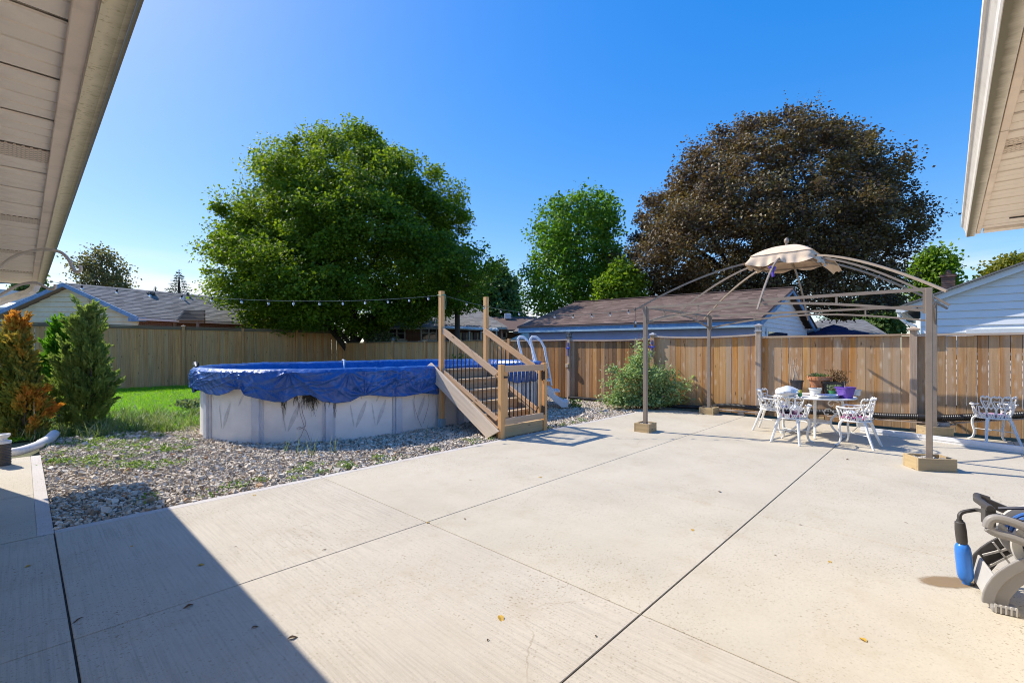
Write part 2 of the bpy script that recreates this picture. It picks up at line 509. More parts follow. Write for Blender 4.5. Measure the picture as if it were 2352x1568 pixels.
M['pool_wall'] = plain('pool_wall', (.87, .83, .79), .5, 3, .06, .25, 90, dirt=(.55, .48, .42), dirt_amt=.18)
M['pool_trim'] = plain('pool_trim', (.60, .62, .67), .42, 5, .07, .06, 60, dirt=(.4, .36, .33), dirt_amt=.25)
M['pool_mark'] = plain('pool_mark', (.66, .63, .61), .5, 12, .12, .1)
M['white_vinyl'] = plain('white_vinyl', (.78, .78, .77), .4, 4, .05, .05, 40, dirt=(.5, .46, .4), dirt_amt=.3)
M['white_pvc'] = plain('white_pvc', (.75, .73, .71), .45, 5, .07, .1, 30, dirt=(.5, .46, .38), dirt_amt=.35)
M['white_iron'] = plain('white_iron', (.80, .79, .75), .42, 14, .05, .1, 120, dirt=(.50, .44, .28), dirt_amt=.5)
M['gazebo_metal'] = plain('gazebo_metal', (.27, .215, .165), .5, 8, .08, .06, 90)
M['canvas'] = plain('canvas', (.72, .56, .41), .9, 5, .08, .25, 300, dirt=(.45, .32, .21), dirt_amt=.35)
M['corrugated'] = plain('corrugated', (.018, .017, .017), .38, 12, .25, .06)
M['soffit'] = plain('soffit', (.90, .79, .67), .5, 1.6, .1, .08, 60, dirt=(.36, .29, .23), dirt_amt=.35)
M['soffit_trim'] = plain('soffit_trim', (.84, .70, .57), .5, 3, .08, .06, 60, dirt=(.36, .28, .2), dirt_amt=.4)
M['gutter_white'] = plain('gutter_white', (.80, .76, .69), .4, 4, .06, .06, 50, dirt=(.30, .26, .16), dirt_amt=.4)
M['glass_clear'], _nt, _b = newmat('glass_clear')
_b.inputs['Base Color'].default_value = (.9, .93, .95, 1); _b.inputs['Roughness'].default_value = .03
_b.inputs['Transmission Weight'].default_value = .85; _b.inputs['IOR'].default_value = 1.3
M['window_glass'], _nt, _b = newmat('window_glass')
_b.inputs['Base Color'].default_value = (.03, .035, .045, 1); _b.inputs['Roughness'].default_value = .04
_r = _nt.nodes.new('ShaderNodeTexNoise'); _r.inputs['Scale'].default_value = 1.5
bump(_nt, _b, _r.outputs[0], .05, .02)
# ================================================================== ground
g = MB()
g.quad((-400, -400, -.06), (400, -400, -.06), (400, 600, -.06), (-400, 600, -.06))
g.build('ground', M['earth'], kind='structure')
bed = MB()
bed.quad(AB(.19, 5.7, -.03), AB(11.98, 5.7, -.03), AB(11.98, 11.9, -.03), AB(.19, 11.9, -.03))
bed.build('gravel_bed', M['gravel_bed'], kind='structure')
lw = MB()
lw.quad(AB(-6, 11.9, -.032), AB(11.98, 11.9, -.032), AB(11.98, 24.35, -.032), AB(-6, 24.35, -.032))
lw.build('lawn', M['lawn_soil'], kind='structure')

# ------------------------------------------------------------------ patio of cast slabs
patio = bpy.data.objects.new('patio', None); C.objects.link(patio)
patio.rotation_euler = (0, 0, ANG1); patio['kind'] = 'structure'
def slab(parent, a0, a1, b0, b1, mat, name='concrete_slab', z=0.0, bev=.003):
    bm = bmesh.new()
    V = [bm.verts.new((x, y, zz)) for zz in (-.1, z) for x, y in ((a0, b0), (a1, b0), (a1, b1), (a0, b1))]
    for f in ((3, 2, 1, 0), (4, 5, 6, 7), (0, 1, 5, 4), (1, 2, 6, 5), (2, 3, 7, 6), (3, 0, 4, 7)):
        bm.faces.new([V[i] for i in f])
    ed = [e for e in bm.edges if all(v.co.z > z-.01 for v in e.verts)]
    if bev: bmesh.ops.bevel(bm, geom=ed, offset=bev, segments=1, affect='EDGES')
    me = bpy.data.meshes.new(name); bm.to_mesh(me); bm.free()
    me.materials.append(mat)
    return link(name, me, parent)
ga = [-1.3, .19, 2.56, 4.86, 7.22, 9.55, 11.72]
gb = [-5.2, -2.8, -.8, 1.35, 3.50, 5.63]
gap = .0035
for i in range(6):
    for j in range(5):
        gl = .0055 if i == 1 else gap
        gr = .0055 if i == 0 else gap
        gt = .0045 if j in (2,) else gap
        gbm = .0045 if j in (3,) else gap
        slab(patio, ga[i]+gl, ga[i+1]-gr, gb[j]+gbm, gb[j+1]-(gt if j < 4 else .0006), M['concrete_broomed'] if i < 2 else M['concrete'])
for i in range(1, 6):
    slab(patio, ga[i]+gap, ga[i+1]-gap, 5.63, 5.735, M['concrete_edge'], 'edge_strip')
# dark joint filler lying low in the wide joint
mb = MB(); mb.box((.19, 1.5, -.042), (.012, 14, .07)); mb.build('joint_filler', M['joint'], patio)
mb = MB(); mb.box((6, 1.35, -.036), (11.4, .0095, .06)); mb.build('joint_filler', M['joint'], patio)
walk = bpy.data.objects.new('walkway', None); C.objects.link(walk)
walk.rotation_euler = (0, 0, ANG1); walk['kind'] = 'structure'
slab(walk, -1.3, .085, 5.65, 7.30, M['concrete'])
slab(walk, -1.3, .085, 7.31, 9.93, M['concrete'])
slab(walk, .086, .19, 5.65, 9.93, M['concrete_edge'], 'edge_strip')
slab(walk, -3.2, -.30, 9.94, 11.7, M['concrete'])
# rust-brown damp stain under the float
def stain_mat():
    m, nt, b = newmat('stain')
    tc = nd(nt, 'ShaderNodeTexCoord'); mp = nd(nt, 'ShaderNodeMapping'); nt.links.new(tc.outputs['Object'], mp.inputs[0])
    mp.inputs['Rotation'].default_value = (0, 0, R(24)); mp.inputs['Scale'].default_value = (4.6, 10.5, 1)
    ln_ = nd(nt, 'ShaderNodeVectorMath', operation='LENGTH'); nt.links.new(mp.outputs[0], ln_.inputs[0])
    n = noise_n(nt, mapped(nt), 13, 5, .65)
    ad = nd(nt, 'ShaderNodeMath', operation='MULTIPLY_ADD'); ad.inputs[1].default_value = .5; nt.links.new(n.outputs[0], ad.inputs[0]); nt.links.new(ln_.outputs['Value'], ad.inputs[2])
    nt.links.new(rng_n(nt, ad.outputs[0], 1.22, .95, 0, .72), b.inputs['Alpha'])
    b.inputs['Base Color'].default_value = (.30, .20, .10, 1); b.inputs['Roughness'].default_value = .8
    return m
M['stain'] = stain_mat()
st = MB((2.985, 3.17, .0035)); st.quad((2.65, 2.9, .0035), (3.35, 2.9, .0035), (3.35, 3.45, .0035), (2.65, 3.45, .0035))
st.build('damp_stain', M['stain'], loc=(2.985, 3.17, .0035), kind='structure')

# ------------------------------------------------------------------ loose gravel
def stadium_dist(a, b, c0, c1, bc):
    x = np.clip(a, c0, c1)
    return np.hypot(a-x, b-bc)
PA0, PA1, PB, PR = 4.57, 8.2, 9.93, 2.32
N = 115000
a = rng.uniform(.2, 11.95, N); b = rng.uniform(5.74, 12.0, N)
edge = 11.35+.35*np.sin(a*2.1)+.2*np.sin(a*5.3+1)
keep = (stadium_dist(a, b, PA0, PA1, PB) > PR-.1) & (b < edge)
# finer cover where it is close, sparser far off at the right
keep &= (rng.random(N) < np.where(b < 8.2, 1.0, .85))
a, b = a[keep], b[keep]; n = len(a)
sz = rng.lognormal(-4.66, .40, n)
base = np.array([(i, j, k) for k in (-1, 1) for j in (-1, 1) for i in (-1, 1)], float)
V = base[None]*np.stack([sz, sz*rng.uniform(.6, 1.0, n), sz*rng.uniform(.5, .9, n)], 1)[:, None, :]
V = V*(1+rng.uniform(-.32, .32, (n, 8, 1)))+rng.normal(0, .12, (n, 8, 3))*sz[:, None, None]
ax = unit(rng.normal(size=(n, 3))*np.array([.35, .35, 1])); th = rng.uniform(0, 2*PI, n)
def rotate(V, ax, th):
    c, s = np.cos(th)[:, None, None], np.sin(th)[:, None, None]
    A = ax[:, None, :]
    return V*c+np.cross(np.broadcast_to(A, V.shape), V)*s+A*np.sum(A*V, -1, keepdims=True)*(1-c)
V = rotate(V, ax, th)
P = np.stack([U1.x*a+U2.x*b, U1.y*a+U2.y*b, -.026+sz*.5+rng.uniform(-.006, .020, n)], 1)
V = (V+P[:, None, :]).reshape(-1, 3)
tr = np.array([(0, 3, 1), (0, 2, 3), (4, 5, 7), (4, 7, 6), (0, 1, 5), (0, 5, 4), (2, 7, 3), (2, 6, 7), (0, 4, 6), (0, 6, 2), (1, 3, 7), (1, 7, 5)])
T = (tr[None]+(np.arange(n)*8)[:, None, None]).reshape(-1, 3)
np_mesh('gravel', V, T, M['gravel'], np.repeat(np.clip(rng.normal(.5, .24, n), 0, 1), 8), kind='stuff')

# ------------------------------------------------------------------ lawn and rough grass
def blades(name, P, h, w, mat, spread=.55, tint=None, droop=0.0):
    n = len(P)
    d = rand_dirs(n); d[:, 2] = np.abs(d[:, 2])*.3+1.0/spread*.6
    if droop: d[:, 2] *= rng.uniform(1-droop, 1, n)
    nn = rand_dirs(n)
    T = rng.random(n) if tint is None else tint
    V, t, tt = leaf_arrays(P, d, nn, h, w, T, BLADE)
    return np_mesh(name, V, t, mat, tt, kind='stuff')
N = 75000
a = rng.uniform(-4.5, 6.0, N); b = 11.3+13.0*rng.random(N)**1.25
edge = 11.75+.35*np.sin(a*2.1)+.2*np.sin(a*5.3+1)
keep = (b > edge) & (stadium_dist(a, b, PA0, PA1, PB) > PR+.12)
a, b = a[keep], b[keep]; n = len(a)
P = np.stack([U1.x*a+U2.x*b, U1.y*a+U2.y*b, np.full(n, -.035)], 1)
blades('lawn_grass', P, rng.uniform(.05, .12, n), rng.uniform(.006, .012, n), M['grass'], .7)
# long flattened tufts along the edge of the gravel and under the conifers
PP, HH, TT = [], [], []
for k in range(150):
    x = rng.uniform(-30, 470); y = rng.uniform(948, 992) if x > 240 else rng.uniform(972, 1004)
    q = gp(x, y)
    if q.dot(U1) < -.28 and q.dot(U2) < 11.8: continue
    m = int(rng.integers(16, 46)); s = rng.uniform(.05, .16)
    pp = np.array(q)[None]+rng.normal(size=(m, 3))*np.array([s, s, 0]); pp[:, 2] = -.03
    PP.append(pp); HH.append(rng.uniform(.14, .42, m)*rng.uniform(.7, 1.1)); TT.append(np.clip(rng.normal(rng.uniform(.2, .8), .2, m), 0, 1))
PP = np.concatenate(PP); HH = np.concatenate(HH); TT = np.concatenate(TT)
n = len(PP)
d = rand_dirs(n); d[:, 2] = np.abs(d[:, 2])*.8+rng.uniform(.05, .9, n)
V, t, tt = leaf_arrays(PP, d, rand_dirs(n)*.3+np.array([0, 0, 1.]), HH, rng.uniform(.008, .016, n), TT, BLADE)
np_mesh('long_grass', V, t, M['long_grass'], tt, kind='stuff')
# low weeds creeping through the gravel
PP, LL = [], []
spots = [(205, 1035), (215, 1050), (250, 1030), (275, 1045), (330, 1045), (240, 1070), (300, 1075), (150, 1060), (380, 1030), (340, 1015), (180, 1020), (260, 1005),
         (410, 1035), (350, 1075), (700, 1072), (690, 1080), (715, 1068), (665, 1085), (800, 1072), (790, 1065), (530, 1120), (545, 1115), (600, 1103), (345, 1140), (340, 1150),
         (455, 1150), (470, 1143), (1245, 982), (1080, 1012), (870, 1050), (1330, 963), (1390, 951), (160, 1035), (135, 1040), (120, 1022), (300, 1020), (225, 1018), (420, 1010), (395, 1062)]
for k in range(55): spots.append((float(rng.uniform(120, 440)), float(rng.uniform(992, 1080))))
for k in range(18):
    q = AB(float(rng.uniform(1.2, 8.5)), float(rng.uniform(5.78, 5.9))); spots.append((1175.5+F*q.x/q.y, 800+1.6*F/q.y))
for x, y in spots:
    q = gp(x, y); m = int(rng.integers(18, 70)); s = rng.uniform(.03, .11)
    if q.dot(U2) < 5.77 or q.dot(U1) < .24: continue
    pp = np.array(q)[None]+rng.normal(size=(m, 3))*np.array([s, s, 0]); pp[:, 2] = rng.uniform(-.015, .03, m)
    PP.append(pp); LL.append(rng.uniform(.02, .05, m))
PP = np.concatenate(PP); LL = np.concatenate(LL); n = len(PP)
ok = (PP[:, 0]*U2.x+PP[:, 1]*U2.y) > 5.75
PP, LL = PP[ok], LL[ok]; n = len(PP)
d = rand_dirs(n); d[:, 2] = np.abs(d[:, 2])*.6+.1
V, t, tt = leaf_arrays(PP, d, rand_dirs(n)*.6+np.array([0, 0, 1.]), LL, LL*.55, rng.random(n), KITE)
np_mesh('ground_weeds', V, t, M['weeds'], tt, kind='stuff')
# a few thin upright stalks in front of the pool
PP = []
for x, y, m in ((655, 1037, 3), (690, 1040, 5), (720, 1045, 4), (765, 1040, 4), (985, 1003, 3), (430, 990, 4)):
    for k in range(m):
        q = gp(x+rng.uniform(-9, 9), y+rng.uniform(-4, 4)); PP.append((q.x, q.y, -.02))
PP = np.array(PP); n = len(PP)
d = rand_dirs(n)*.35; d[:, 2] = 1
V, t, tt = leaf_arrays(PP, d, rand_dirs(n), rng.uniform(.16, .38, n), np.full(n, .011), rng.uniform(.5, 1, n), BLADE)
np_mesh('grass_stalks', V, t, M['long_grass'], tt, kind='stuff')

# ================================================================== fences
def box_mesh(name, dx, dy, dz, mat, bev=.004, warp=0.0, zc=True):
    """a sawn piece standing on its base, edges eased"""
    bm = bmesh.new()
    bmesh.ops.create_cube(bm, size=1)
    for v in bm.verts:
        v.co = Vector((v.co.x*dx, v.co.y*dy, (v.co.z+.5)*dz))
    if bev: bmesh.ops.bevel(bm, geom=[e for e in bm.edges if abs(e.verts[0].co.z-e.verts[1].co.z) > dz*.5], offset=bev, segments=1, affect='EDGES')
    if warp:
        for v in bm.verts: v.co.x += warp*(v.co.z/dz)
    me = bpy.data.meshes.new(name); bm.to_mesh(me); bm.free()
    me.materials.append(mat); return me
def pyramid_cap(parent, x, y, z, mat, w=.13, name='post_cap', h=.05):
    mb = MB()
    mb.box((x, y, z+.014), (w, w, .028))
    q = w/2-.004
    mb.add([(x-q, y-q, z+.028), (x+q, y-q, z+.028), (x+q, y+q, z+.028), (x-q, y+q, z+.028), (x, y, z+.028+h)],
           [(0, 1, 4), (1, 2, 4), (2, 3, 4), (3, 0, 4), (3, 2, 1, 0)])
    return mb.build(name, mat, parent)

# tall weathered fence across the far end of the lawn
fl = thing('board_fence', 'tall weathered grey brown board fence behind the lawn and pool', 'fence', AB(-3.2, 24.4, -.04), ANG1)
L1 = 15.24
bms = [box_mesh('board', .136, .018, 2.52, M['old_board'], .003, w) for w in (0, .004, -.004)]
x = .02; k = 0
while x < L1-.1:
    w = random.uniform(.92, 1.06)
    gapx = random.choice([.002, .003, .004, .006, .008, .009])
    o = link('board', bms[k % 3], fl, (x+.068*w, .03+random.choice([0, .004]), .02))
    o.scale = (w, 1, random.uniform(.995, 1.0)); x += .136*w+gapx; k += 1
for px_ in (0.6, 2.25, 4.7, 8.04, 10.38, 12.88, 15.2):
    o = link('post', box_mesh('post', .105, .105, 2.60, M['old_board'], .005), fl, (px_, -.035, 0))
    if px_ in (4.7, 8.04): pyramid_cap(o, 0, 0, 2.60, M['post_wood'], .15, h=.035)
mb = MB(); mb.box((L1/2, .01, 2.575), (L1, .11, .04)); mb.build('cap_rail', M['old_cap'], fl)
for zz in (.45, 1.3, 2.2):
    mb = MB(); mb.box((L1/2, .075, zz), (L1, .04, .09)); mb.build('rail', M['old_cap'], fl)
mb = MB(); mb.box((L1/2, -.006, 2.50), (L1, .03, .09)); mb.build('trim_board', M['old_cap'], fl)

# cedar fence along the right-hand side; local x runs along U2, local y faces the yard
fr = thing('cedar_fence', 'honey brown cedar board fence behind the white garden table', 'fence', AB(12.1, 0, -.02), ANG2)
pb = [-4.9, -2.25, .505, 3.30, 6.0, 8.88, 11.54, 14.3, 16.6, 19.17, 21.8, 24.3]
ptop = [1.88, 1.88, 1.89, 1.95, 1.88, 1.90, 1.93, 1.92, 1.92, 1.92, 1.93]
sag = [0, 0, 0, .045, .02, .01, 0, 0, 0, 0, 0]
bright = [box_mesh('board', .139, .018, 1.80, M['cedar'], .004, w) for w in (0, .003, -.003)]
dark = [box_mesh('board', .139, .018, 1.80, M['cedar_dark'], .004, w) for w in (0, .003, -.003)]
grey = [box_mesh('board', .139, .018, 1.80, M['old_board'], .004, w) for w in (0, .003, -.003)]
for i in range(len(pb)-1):
    x0, x1 = pb[i]+.05, pb[i+1]-.05
    nb = max(1, round((x1-x0)/.1425)); pitch = (x1-x0)/nb
    for k in range(nb):
        if i <= 3: pool_ = bright
        elif i <= 5: pool_ = dark if (random.random() < .72 or i == 5) else bright
        else: pool_ = grey
        f = (k+.5)/nb
        top = ptop[i]-sag[i]*4*f*(1-f)
        gp_ = random.choice([.002, .002, .003, .004, .007]) if i != 1 else random.choice([.003, .005, .006])
        o = link('board', pool_[k % 3], fr, (x0+pitch*(k+.5), -.02+random.choice([0, .003]), .03))
        o.scale = ((pitch-gp_)/.139, 1, (top-.055)/1.80)
    mat = M['cap_wood'] if i <= 5 else M['old_cap']
    mb = MB()
    seg = 8
    for q in range(seg):
        f0, f1 = q/seg, (q+1)/seg
        t0 = ptop[i]-sag[i]*4*f0*(1-f0); t1 = ptop[i]-sag[i]*4*f1*(1-f1)
        mb.bar((x0+(x1-x0)*f0, .0, t0-.0), (x0+(x1-x0)*f1, 0, t1-.0), .12, .038)
    mb.build('cap_rail', mat, fr)
    mb = MB(); mb.box(((x0+x1)/2, -.055, .5), (x1-x0, .04, .09)); mb.box(((x0+x1)/2, -.055, 1.45), (x1-x0, .04, .09)); mb.build('rail', mat, fr)
posts = {}
for i, q in enumerate(pb):
    hh = {3: 2.02, 2: 1.98, 4: 1.99, 5: 1.96}.get(i, 1.98)
    mat = M['post_wood'] if i in (2, 3, 5) else (M['cedar'] if i <= 4 else M['old_board'])
    posts[i] = link('post', box_mesh('post', .115, .115, hh, mat, .006), fr, (q, .02, 0))
pyramid_cap(posts[2], 0, 0, 1.98, M['post_wood'], .19)
M['cap_metal'] = plain('cap_metal', (.40, .40, .42), .4, 9, .12, .05)
pyramid_cap(posts[4], 0, 0, 1.99, M['cap_metal'], .165)
# the short thin board nailed over the corner post
M['lantern_black'] = plain('lantern_black', (.045, .045, .05), .45, 20, .2, .05)
M['lantern_glass'] = plain('lantern_glass', (.62, .62, .60), .25, 20, .1, .0)
def lantern(b, z, label, metal):
    loc = AB(12.1, b)+(-U1*.02)
    t = thing('post_lantern', label, 'lantern', (loc.x, loc.y, z), ANG2, 'solar lanterns on fence posts')
    mb = MB(); mb.box((0, 0, .012), (.15, .15, .024)); mb.box((0, 0, .032), (.12, .12, .016)); mb.build('base', metal, t)
    mb = MB(); mb.box((0, 0, .085), (.085, .085, .09)); mb.build('glass', M['lantern_glass'], t)
    mb = MB()
    for sx in (-1, 1):
        for sy in (-1, 1): mb.box((sx*.048, sy*.048, .085), (.014, .014, .09))
        mb.box((sx*.048, 0, .085), (.008, .01, .09)); mb.box((0, sx*.048, .085), (.01, .008, .09))
        mb.box((sx*.0485, 0, .085), (.008, .09, .008)); mb.box((0, sx*.0485, .085), (.09, .008, .008))
    mb.build('cage', metal, t)
    pyramid_cap(t, 0, 0, .131, metal, .175, 'roof', .035)
lantern(3.30, 2.0, 'silver grey solar lantern on the pale fence post behind the garden table', M['cap_metal'])
lantern(8.88, 1.94, 'small dark solar lantern on the pale post next to the white pool ladder', M['lantern_black'])
lantern(19.17, 1.96, 'black solar lantern on the shaded grey fence in front of the brick house', M['lantern_black'])

# blue hanging crosses on two posts
M['blue_paint'] = plain('blue_paint', (.035, .07, .42), .35, 20, .15, .05)
def cross(b, z, label, s=1.0):
    loc = AB(12.1, b)-U1*.088
    t = thing('cross_ornament', label, 'ornament', (loc.x, loc.y, z), ANG2, 'blue crosses on the fence posts')
    mb = MB()
    mb.box((0, 0, .12*s), (.032*s, .02, .24*s)); mb.build('upright', M['blue_paint'], t, bevel=.005)
    mb = MB()
    for k in range(4):
        zc = .36*s if k == 1 else .28*s
        q = {0: (-.055, .27), 1: (0, .35), 2: (.055, .27), 3: (0, .25)}[k]
        mb.lathe([(.002, -.012), (.03*s, -.012), (.034*s, 0), (.03*s, .012), (.002, .012)], 10, (q[0]*s, .0, q[1]*s), Matrix.Rotation(PI/2, 3, 'X'))
    mb.build('lobe', M['blue_paint'], t, smooth=True)
    mb = MB(); mb.tube([Vector((.033*s*math.cos(u), 0, (.415+.033*math.sin(u))*s)) for u in np.linspace(0, 2*PI, 13)[:-1]], .008*s, 5, closed=True)
    mb.build('loop', M['blue_paint'], t, smooth=True)
cross(8.88, 1.36, 'blue cross ornament on the pale post beside the pool ladder', .95)
cross(6.0, 1.38, 'blue cross ornament on the post behind the rose bush', 1.0)
# small tan junction box on the ladder-side post
loc = AB(12.1, 8.88)-U1*.10
t = thing('junction_box', 'small tan box strapped to the pale post beside the pool ladder', 'box', (loc.x, loc.y, .98), ANG2)
mb = MB(); mb.box((0, 0, .07), (.13, .08, .13)); mb.build('body', M['planter_wood'], t, bevel=.008)
mb = MB(); mb.box((0, .046, .07), (.09, .012, .09)); mb.build('lid', M['post_wood'], t)
# ================================================================== the house the photograph is taken from
def soffit_mesh(name, ln, w, mat, groove=True):
    """strip along local x (length), w across local y, seen from below (faces -z)"""
    mb = MB()
    ys = [-.5*w+.002, -.5*w+.006] + ([-.006, -.002, .002, .006] if groove else []) + [.5*w-.006, .5*w-.002]
    zs = [.006, 0] + ([0, .006, .006, 0] if groove else []) + [0, .006]
    n = len(ys)
    V = [(0, y, z) for y, z in zip(ys, zs)]+[(ln, y, z) for y, z in zip(ys, zs)]
    V += [(0, ys[-1], .0125), (0, ys[0], .0125), (ln, ys[-1], .0125), (ln, ys[0], .0125)]
    Fc = [(i, i+1, i+1+n, i+n) for i in range(n-1)]
    Fc += [(2*n, 2*n+1, 2*n+3, 2*n+2), tuple(range(n-1, -1, -1))+(2*n+1, 2*n), tuple(range(n, 2*n))+(2*n+2, 2*n+3)]
    mb.add(V, Fc)
    me = mesh_from(name, mb.v, mb.f); me.materials.append(mat); fix_normals(me)
    return me
def vent_mat():
    m, nt, b = newmat('soffit_vent')
    tc = nd(nt, 'ShaderNodeTexCoord'); sp = nd(nt, 'ShaderNodeSeparateXYZ')
    nt.links.new(tc.outputs['Object'], sp.inputs[0])
    def fr(o, k, off=0.0):
        mu = nd(nt, 'ShaderNodeMath', operation='MULTIPLY_ADD'); mu.inputs[1].default_value = k; mu.inputs[2].default_value = off
        nt.links.new(o, mu.inputs[0])
        f = nd(nt, 'ShaderNodeMath', operation='FRACT'); nt.links.new(mu.outputs[0], f.inputs[0]); return f.outputs[0], mu.outputs[0]
    fy, my = fr(sp.outputs['Y'], 62)
    fl_ = nd(nt, 'ShaderNodeMath', operation='FLOOR'); nt.links.new(my, fl_.inputs[0])
    sh = nd(nt, 'ShaderNodeMath', operation='MULTIPLY_ADD'); sh.inputs[1].default_value = .5; nt.links.new(fl_.outputs[0], sh.inputs[0])
    mx_ = nd(nt, 'ShaderNodeMath', operation='MULTIPLY'); mx_.inputs[1].default_value = 38; nt.links.new(sp.outputs['X'], mx_.inputs[0])
    nt.links.new(mx_.outputs[0], sh.inputs[2])
    fx = nd(nt, 'ShaderNodeMath', operation='FRACT'); nt.links.new(sh.outputs[0], fx.inputs[0])
    l1 = nd(nt, 'ShaderNodeMath', operation='LESS_THAN'); l1.inputs[1].default_value = .62; nt.links.new(fx.outputs[0], l1.inputs[0])
    l2 = nd(nt, 'ShaderNodeMath', operation='LESS_THAN'); l2.inputs[1].default_value = .26; nt.links.new(fy, l2.inputs[0])
    mu = nd(nt, 'ShaderNodeMath', operation='MULTIPLY'); nt.links.new(l1.outputs[0], mu.inputs[0]); nt.links.new(l2.outputs[0], mu.inputs[1])
    c = mixc(nt, mu.outputs[0], (.72, .60, .48), (.16, .11, .08))
    nt.links.new(c, b.inputs['Base Color']); b.inputs['Roughness'].default_value = .55
    return m
M['soffit_vent'] = vent_mat()
def gutter_mat(name, base, edge_lo, edge_hi, speck=.5):
    """cream gutter underside; mildew gathers towards the outer lip (local y)"""
    m, nt, b = newmat(name)
    tc = nd(nt, 'ShaderNodeTexCoord'); sp = nd(nt, 'ShaderNodeSeparateXYZ'); nt.links.new(tc.outputs['Object'], sp.inputs[0])
    mp = mapped(nt, (26, 9, 9)); n1 = noise_n(nt, mp, 1.0, 6, .7)
    mp2 = mapped(nt, (90, 60, 60)); n2 = noise_n(nt, mp2, 1.0, 3, .6)
    ad = nd(nt, 'ShaderNodeMath', operation='MULTIPLY_ADD'); ad.inputs[1].default_value = .028; nt.links.new(n1.outputs[0], ad.inputs[0]); nt.links.new(sp.outputs['Y'], ad.inputs[2])
    f = rng_n(nt, ad.outputs[0], edge_lo+.014, edge_hi+.014, 0, .95)
    base2 = mixc(nt, rng_n(nt, n2.outputs[0], .56, .68, 0, speck), base, (base[0]*.62, base[1]*.60, base[2]*.42))
    c = mixc(nt, f, base2, (.13, .11, .055))
    nt.links.new(c, b.inputs['Base Color']); b.inputs['Roughness'].default_value = .5
    bump(nt, b, n2.outputs[0], .12, .003)
    return m
def strip(mb, x0, x1, prof):
    """sheet along local x with a (y, z) profile"""
    n = len(prof)
    mb.add([(x0, y, z) for y, z in prof]+[(x1, y, z) for y, z in prof], [(i, i+1, i+1+n, i+n) for i in range(n-1)])
M['house_wall'] = plain('house_wall', (.62, .57, .49), .7, 3, .08, .2)
M['shingle_grey'] = plain('shingle_grey', (.17, .165, .165), .9, 40, .3, .5, 120)

# --- left wing. local frame: x along U2 (the eave), y = -(-U1)... toward the yard is local -y, so mirror with a rotated root
hl = thing('house', 'cream soffit and mildewed gutter of the near house across the upper left corner', 'house', (0, 0, 0), ANG2)
# local x = b, local y = -a
SO = 2.50
b0, b1 = -3.0, 9.40
pan = soffit_mesh('soffit_panel', .64, .1945, M['soffit'])
ven = soffit_mesh('soffit_panel', .64, .1945, M['soffit_vent'], False)
k = 0; x = b1-.06
vent_at = set((1.3, 1.5, 2.85, 3.05, 3.25, 5.0, 5.2, 6.9))
while x > b0:
    c = x-.1023
    v = (abs((c-1.33) % 1.64) < .31)
    if c > .6 or k % 1 == 0:
        o = link('soffit_panel', ven if v else pan, hl, (c, .545, SO+(.004 if k % 2 else 0)), PI/2)
        o.rotation_euler = (0, 0, -PI/2)
    x -= .2045; k += 1
mb = MB(); mb.box(((b0+b1)/2, -.112, SO-.004), (b1-b0, .05, .02)); mb.build('trim', M['soffit_trim'], hl, bevel=.003)
mb = MB(); mb.box(((b0+b1)/2, -.14, SO+.06), (b1-b0, .01, .16)); mb.build('fascia', M['soffit_trim'], hl)
M['gutter_left'] = gutter_mat('gutter_left', (.80, .71, .50), .155, .200, .8)
M['gutter_right'] = gutter_mat('gutter_right', (.80, .735, .60), -.150, -.118, .25)
def mirror(p): return [(-y, z) for y, z in p]
mb = MB()
gprof = [(-.1375, 2.62), (-.1375, 2.474), (-.185, 2.474), (-.2, 2.48), (-.206, 2.50), (-.206, 2.508), (-.213, 2.535), (-.225, 2.56), (-.232, 2.565), (-.232, 2.60), (-.222, 2.605), (-.222, 2.57), (-.196, 2.51), (-.196, 2.49), (-.147, 2.484), (-.147, 2.62)]
strip(mb, b0, b1, gprof)
mb.add([(b1, y, z) for y, z in gprof], [tuple(range(len(gprof)))])
mb.build('gutter', M['gutter_left'], hl)
# the mesh's own y is negative toward the yard: the mildew material reads -y
nt = M['gutter_left'].node_tree
for n_ in nt.nodes:
    if n_.type == 'SEPXYZ':
        neg = nd(nt, 'ShaderNodeMath', operation='MULTIPLY'); neg.inputs[1].default_value = -1.0
        nt.links.new(n_.outputs['Y'], neg.inputs[0])
        for n2_ in nt.nodes:
            if n2_.type == 'MATH' and n2_.operation == 'MULTIPLY_ADD': nt.links.new(neg.outputs[0], n2_.inputs[2])
mb = MB()       # wall, gable end and roof behind the frame
mb.box((3.0, .58, 1.2), (12.0, .14, 2.6))
mb.box((9.05, 4.1, 1.3), (.12, 6.9, 2.6))
mb.build('wall', M['house_wall'], hl)
mb = MB()
mb.prism([(b0, -.20, 2.625), (b0, 4.2, 4.2), (b0, 4.2, 4.3), (b0, -.20, 2.70)], (b1+.02-b0, 0, 0))
mb.prism([(b0, 8.6, 2.625), (b0, 4.2, 4.2), (b0, 4.2, 4.3), (b0, 8.6, 2.70)], (b1+.02-b0, 0, 0))
mb.build('roof', M['shingle_grey'], hl)
mb = MB()       # end of the eave box and the gable
mb.prism([(b1-.055, -.135, 2.5), (b1-.055, .6, 2.5), (b1-.055, .6, 2.9), (b1-.055, -.135, 2.64)], (.05, 0, 0))
mb.prism([(9.0, .6, 2.5), (9.0, 7.8, 2.5), (9.0, 4.2, 4.15)], (.08, 0, 0))
mb.build('eave_end', M['soffit_trim'], hl)
mb = MB()       # downspout turning back under the eave
Y0 = 6.42
dp = [at(84, 640, Y0), at(83, 652, Y0), at(78, 664, Y0), at(66, 672, Y0-.02), at(45, 678, Y0-.05), at(20, 686, Y0-.1), at(-20, 700, Y0-.2)]
pr = [(.042, -.032), (.042, .032), (-.042, .032), (-.042, -.032)]
cr = Matrix.Rotation(-ANG2, 3, 'Z')
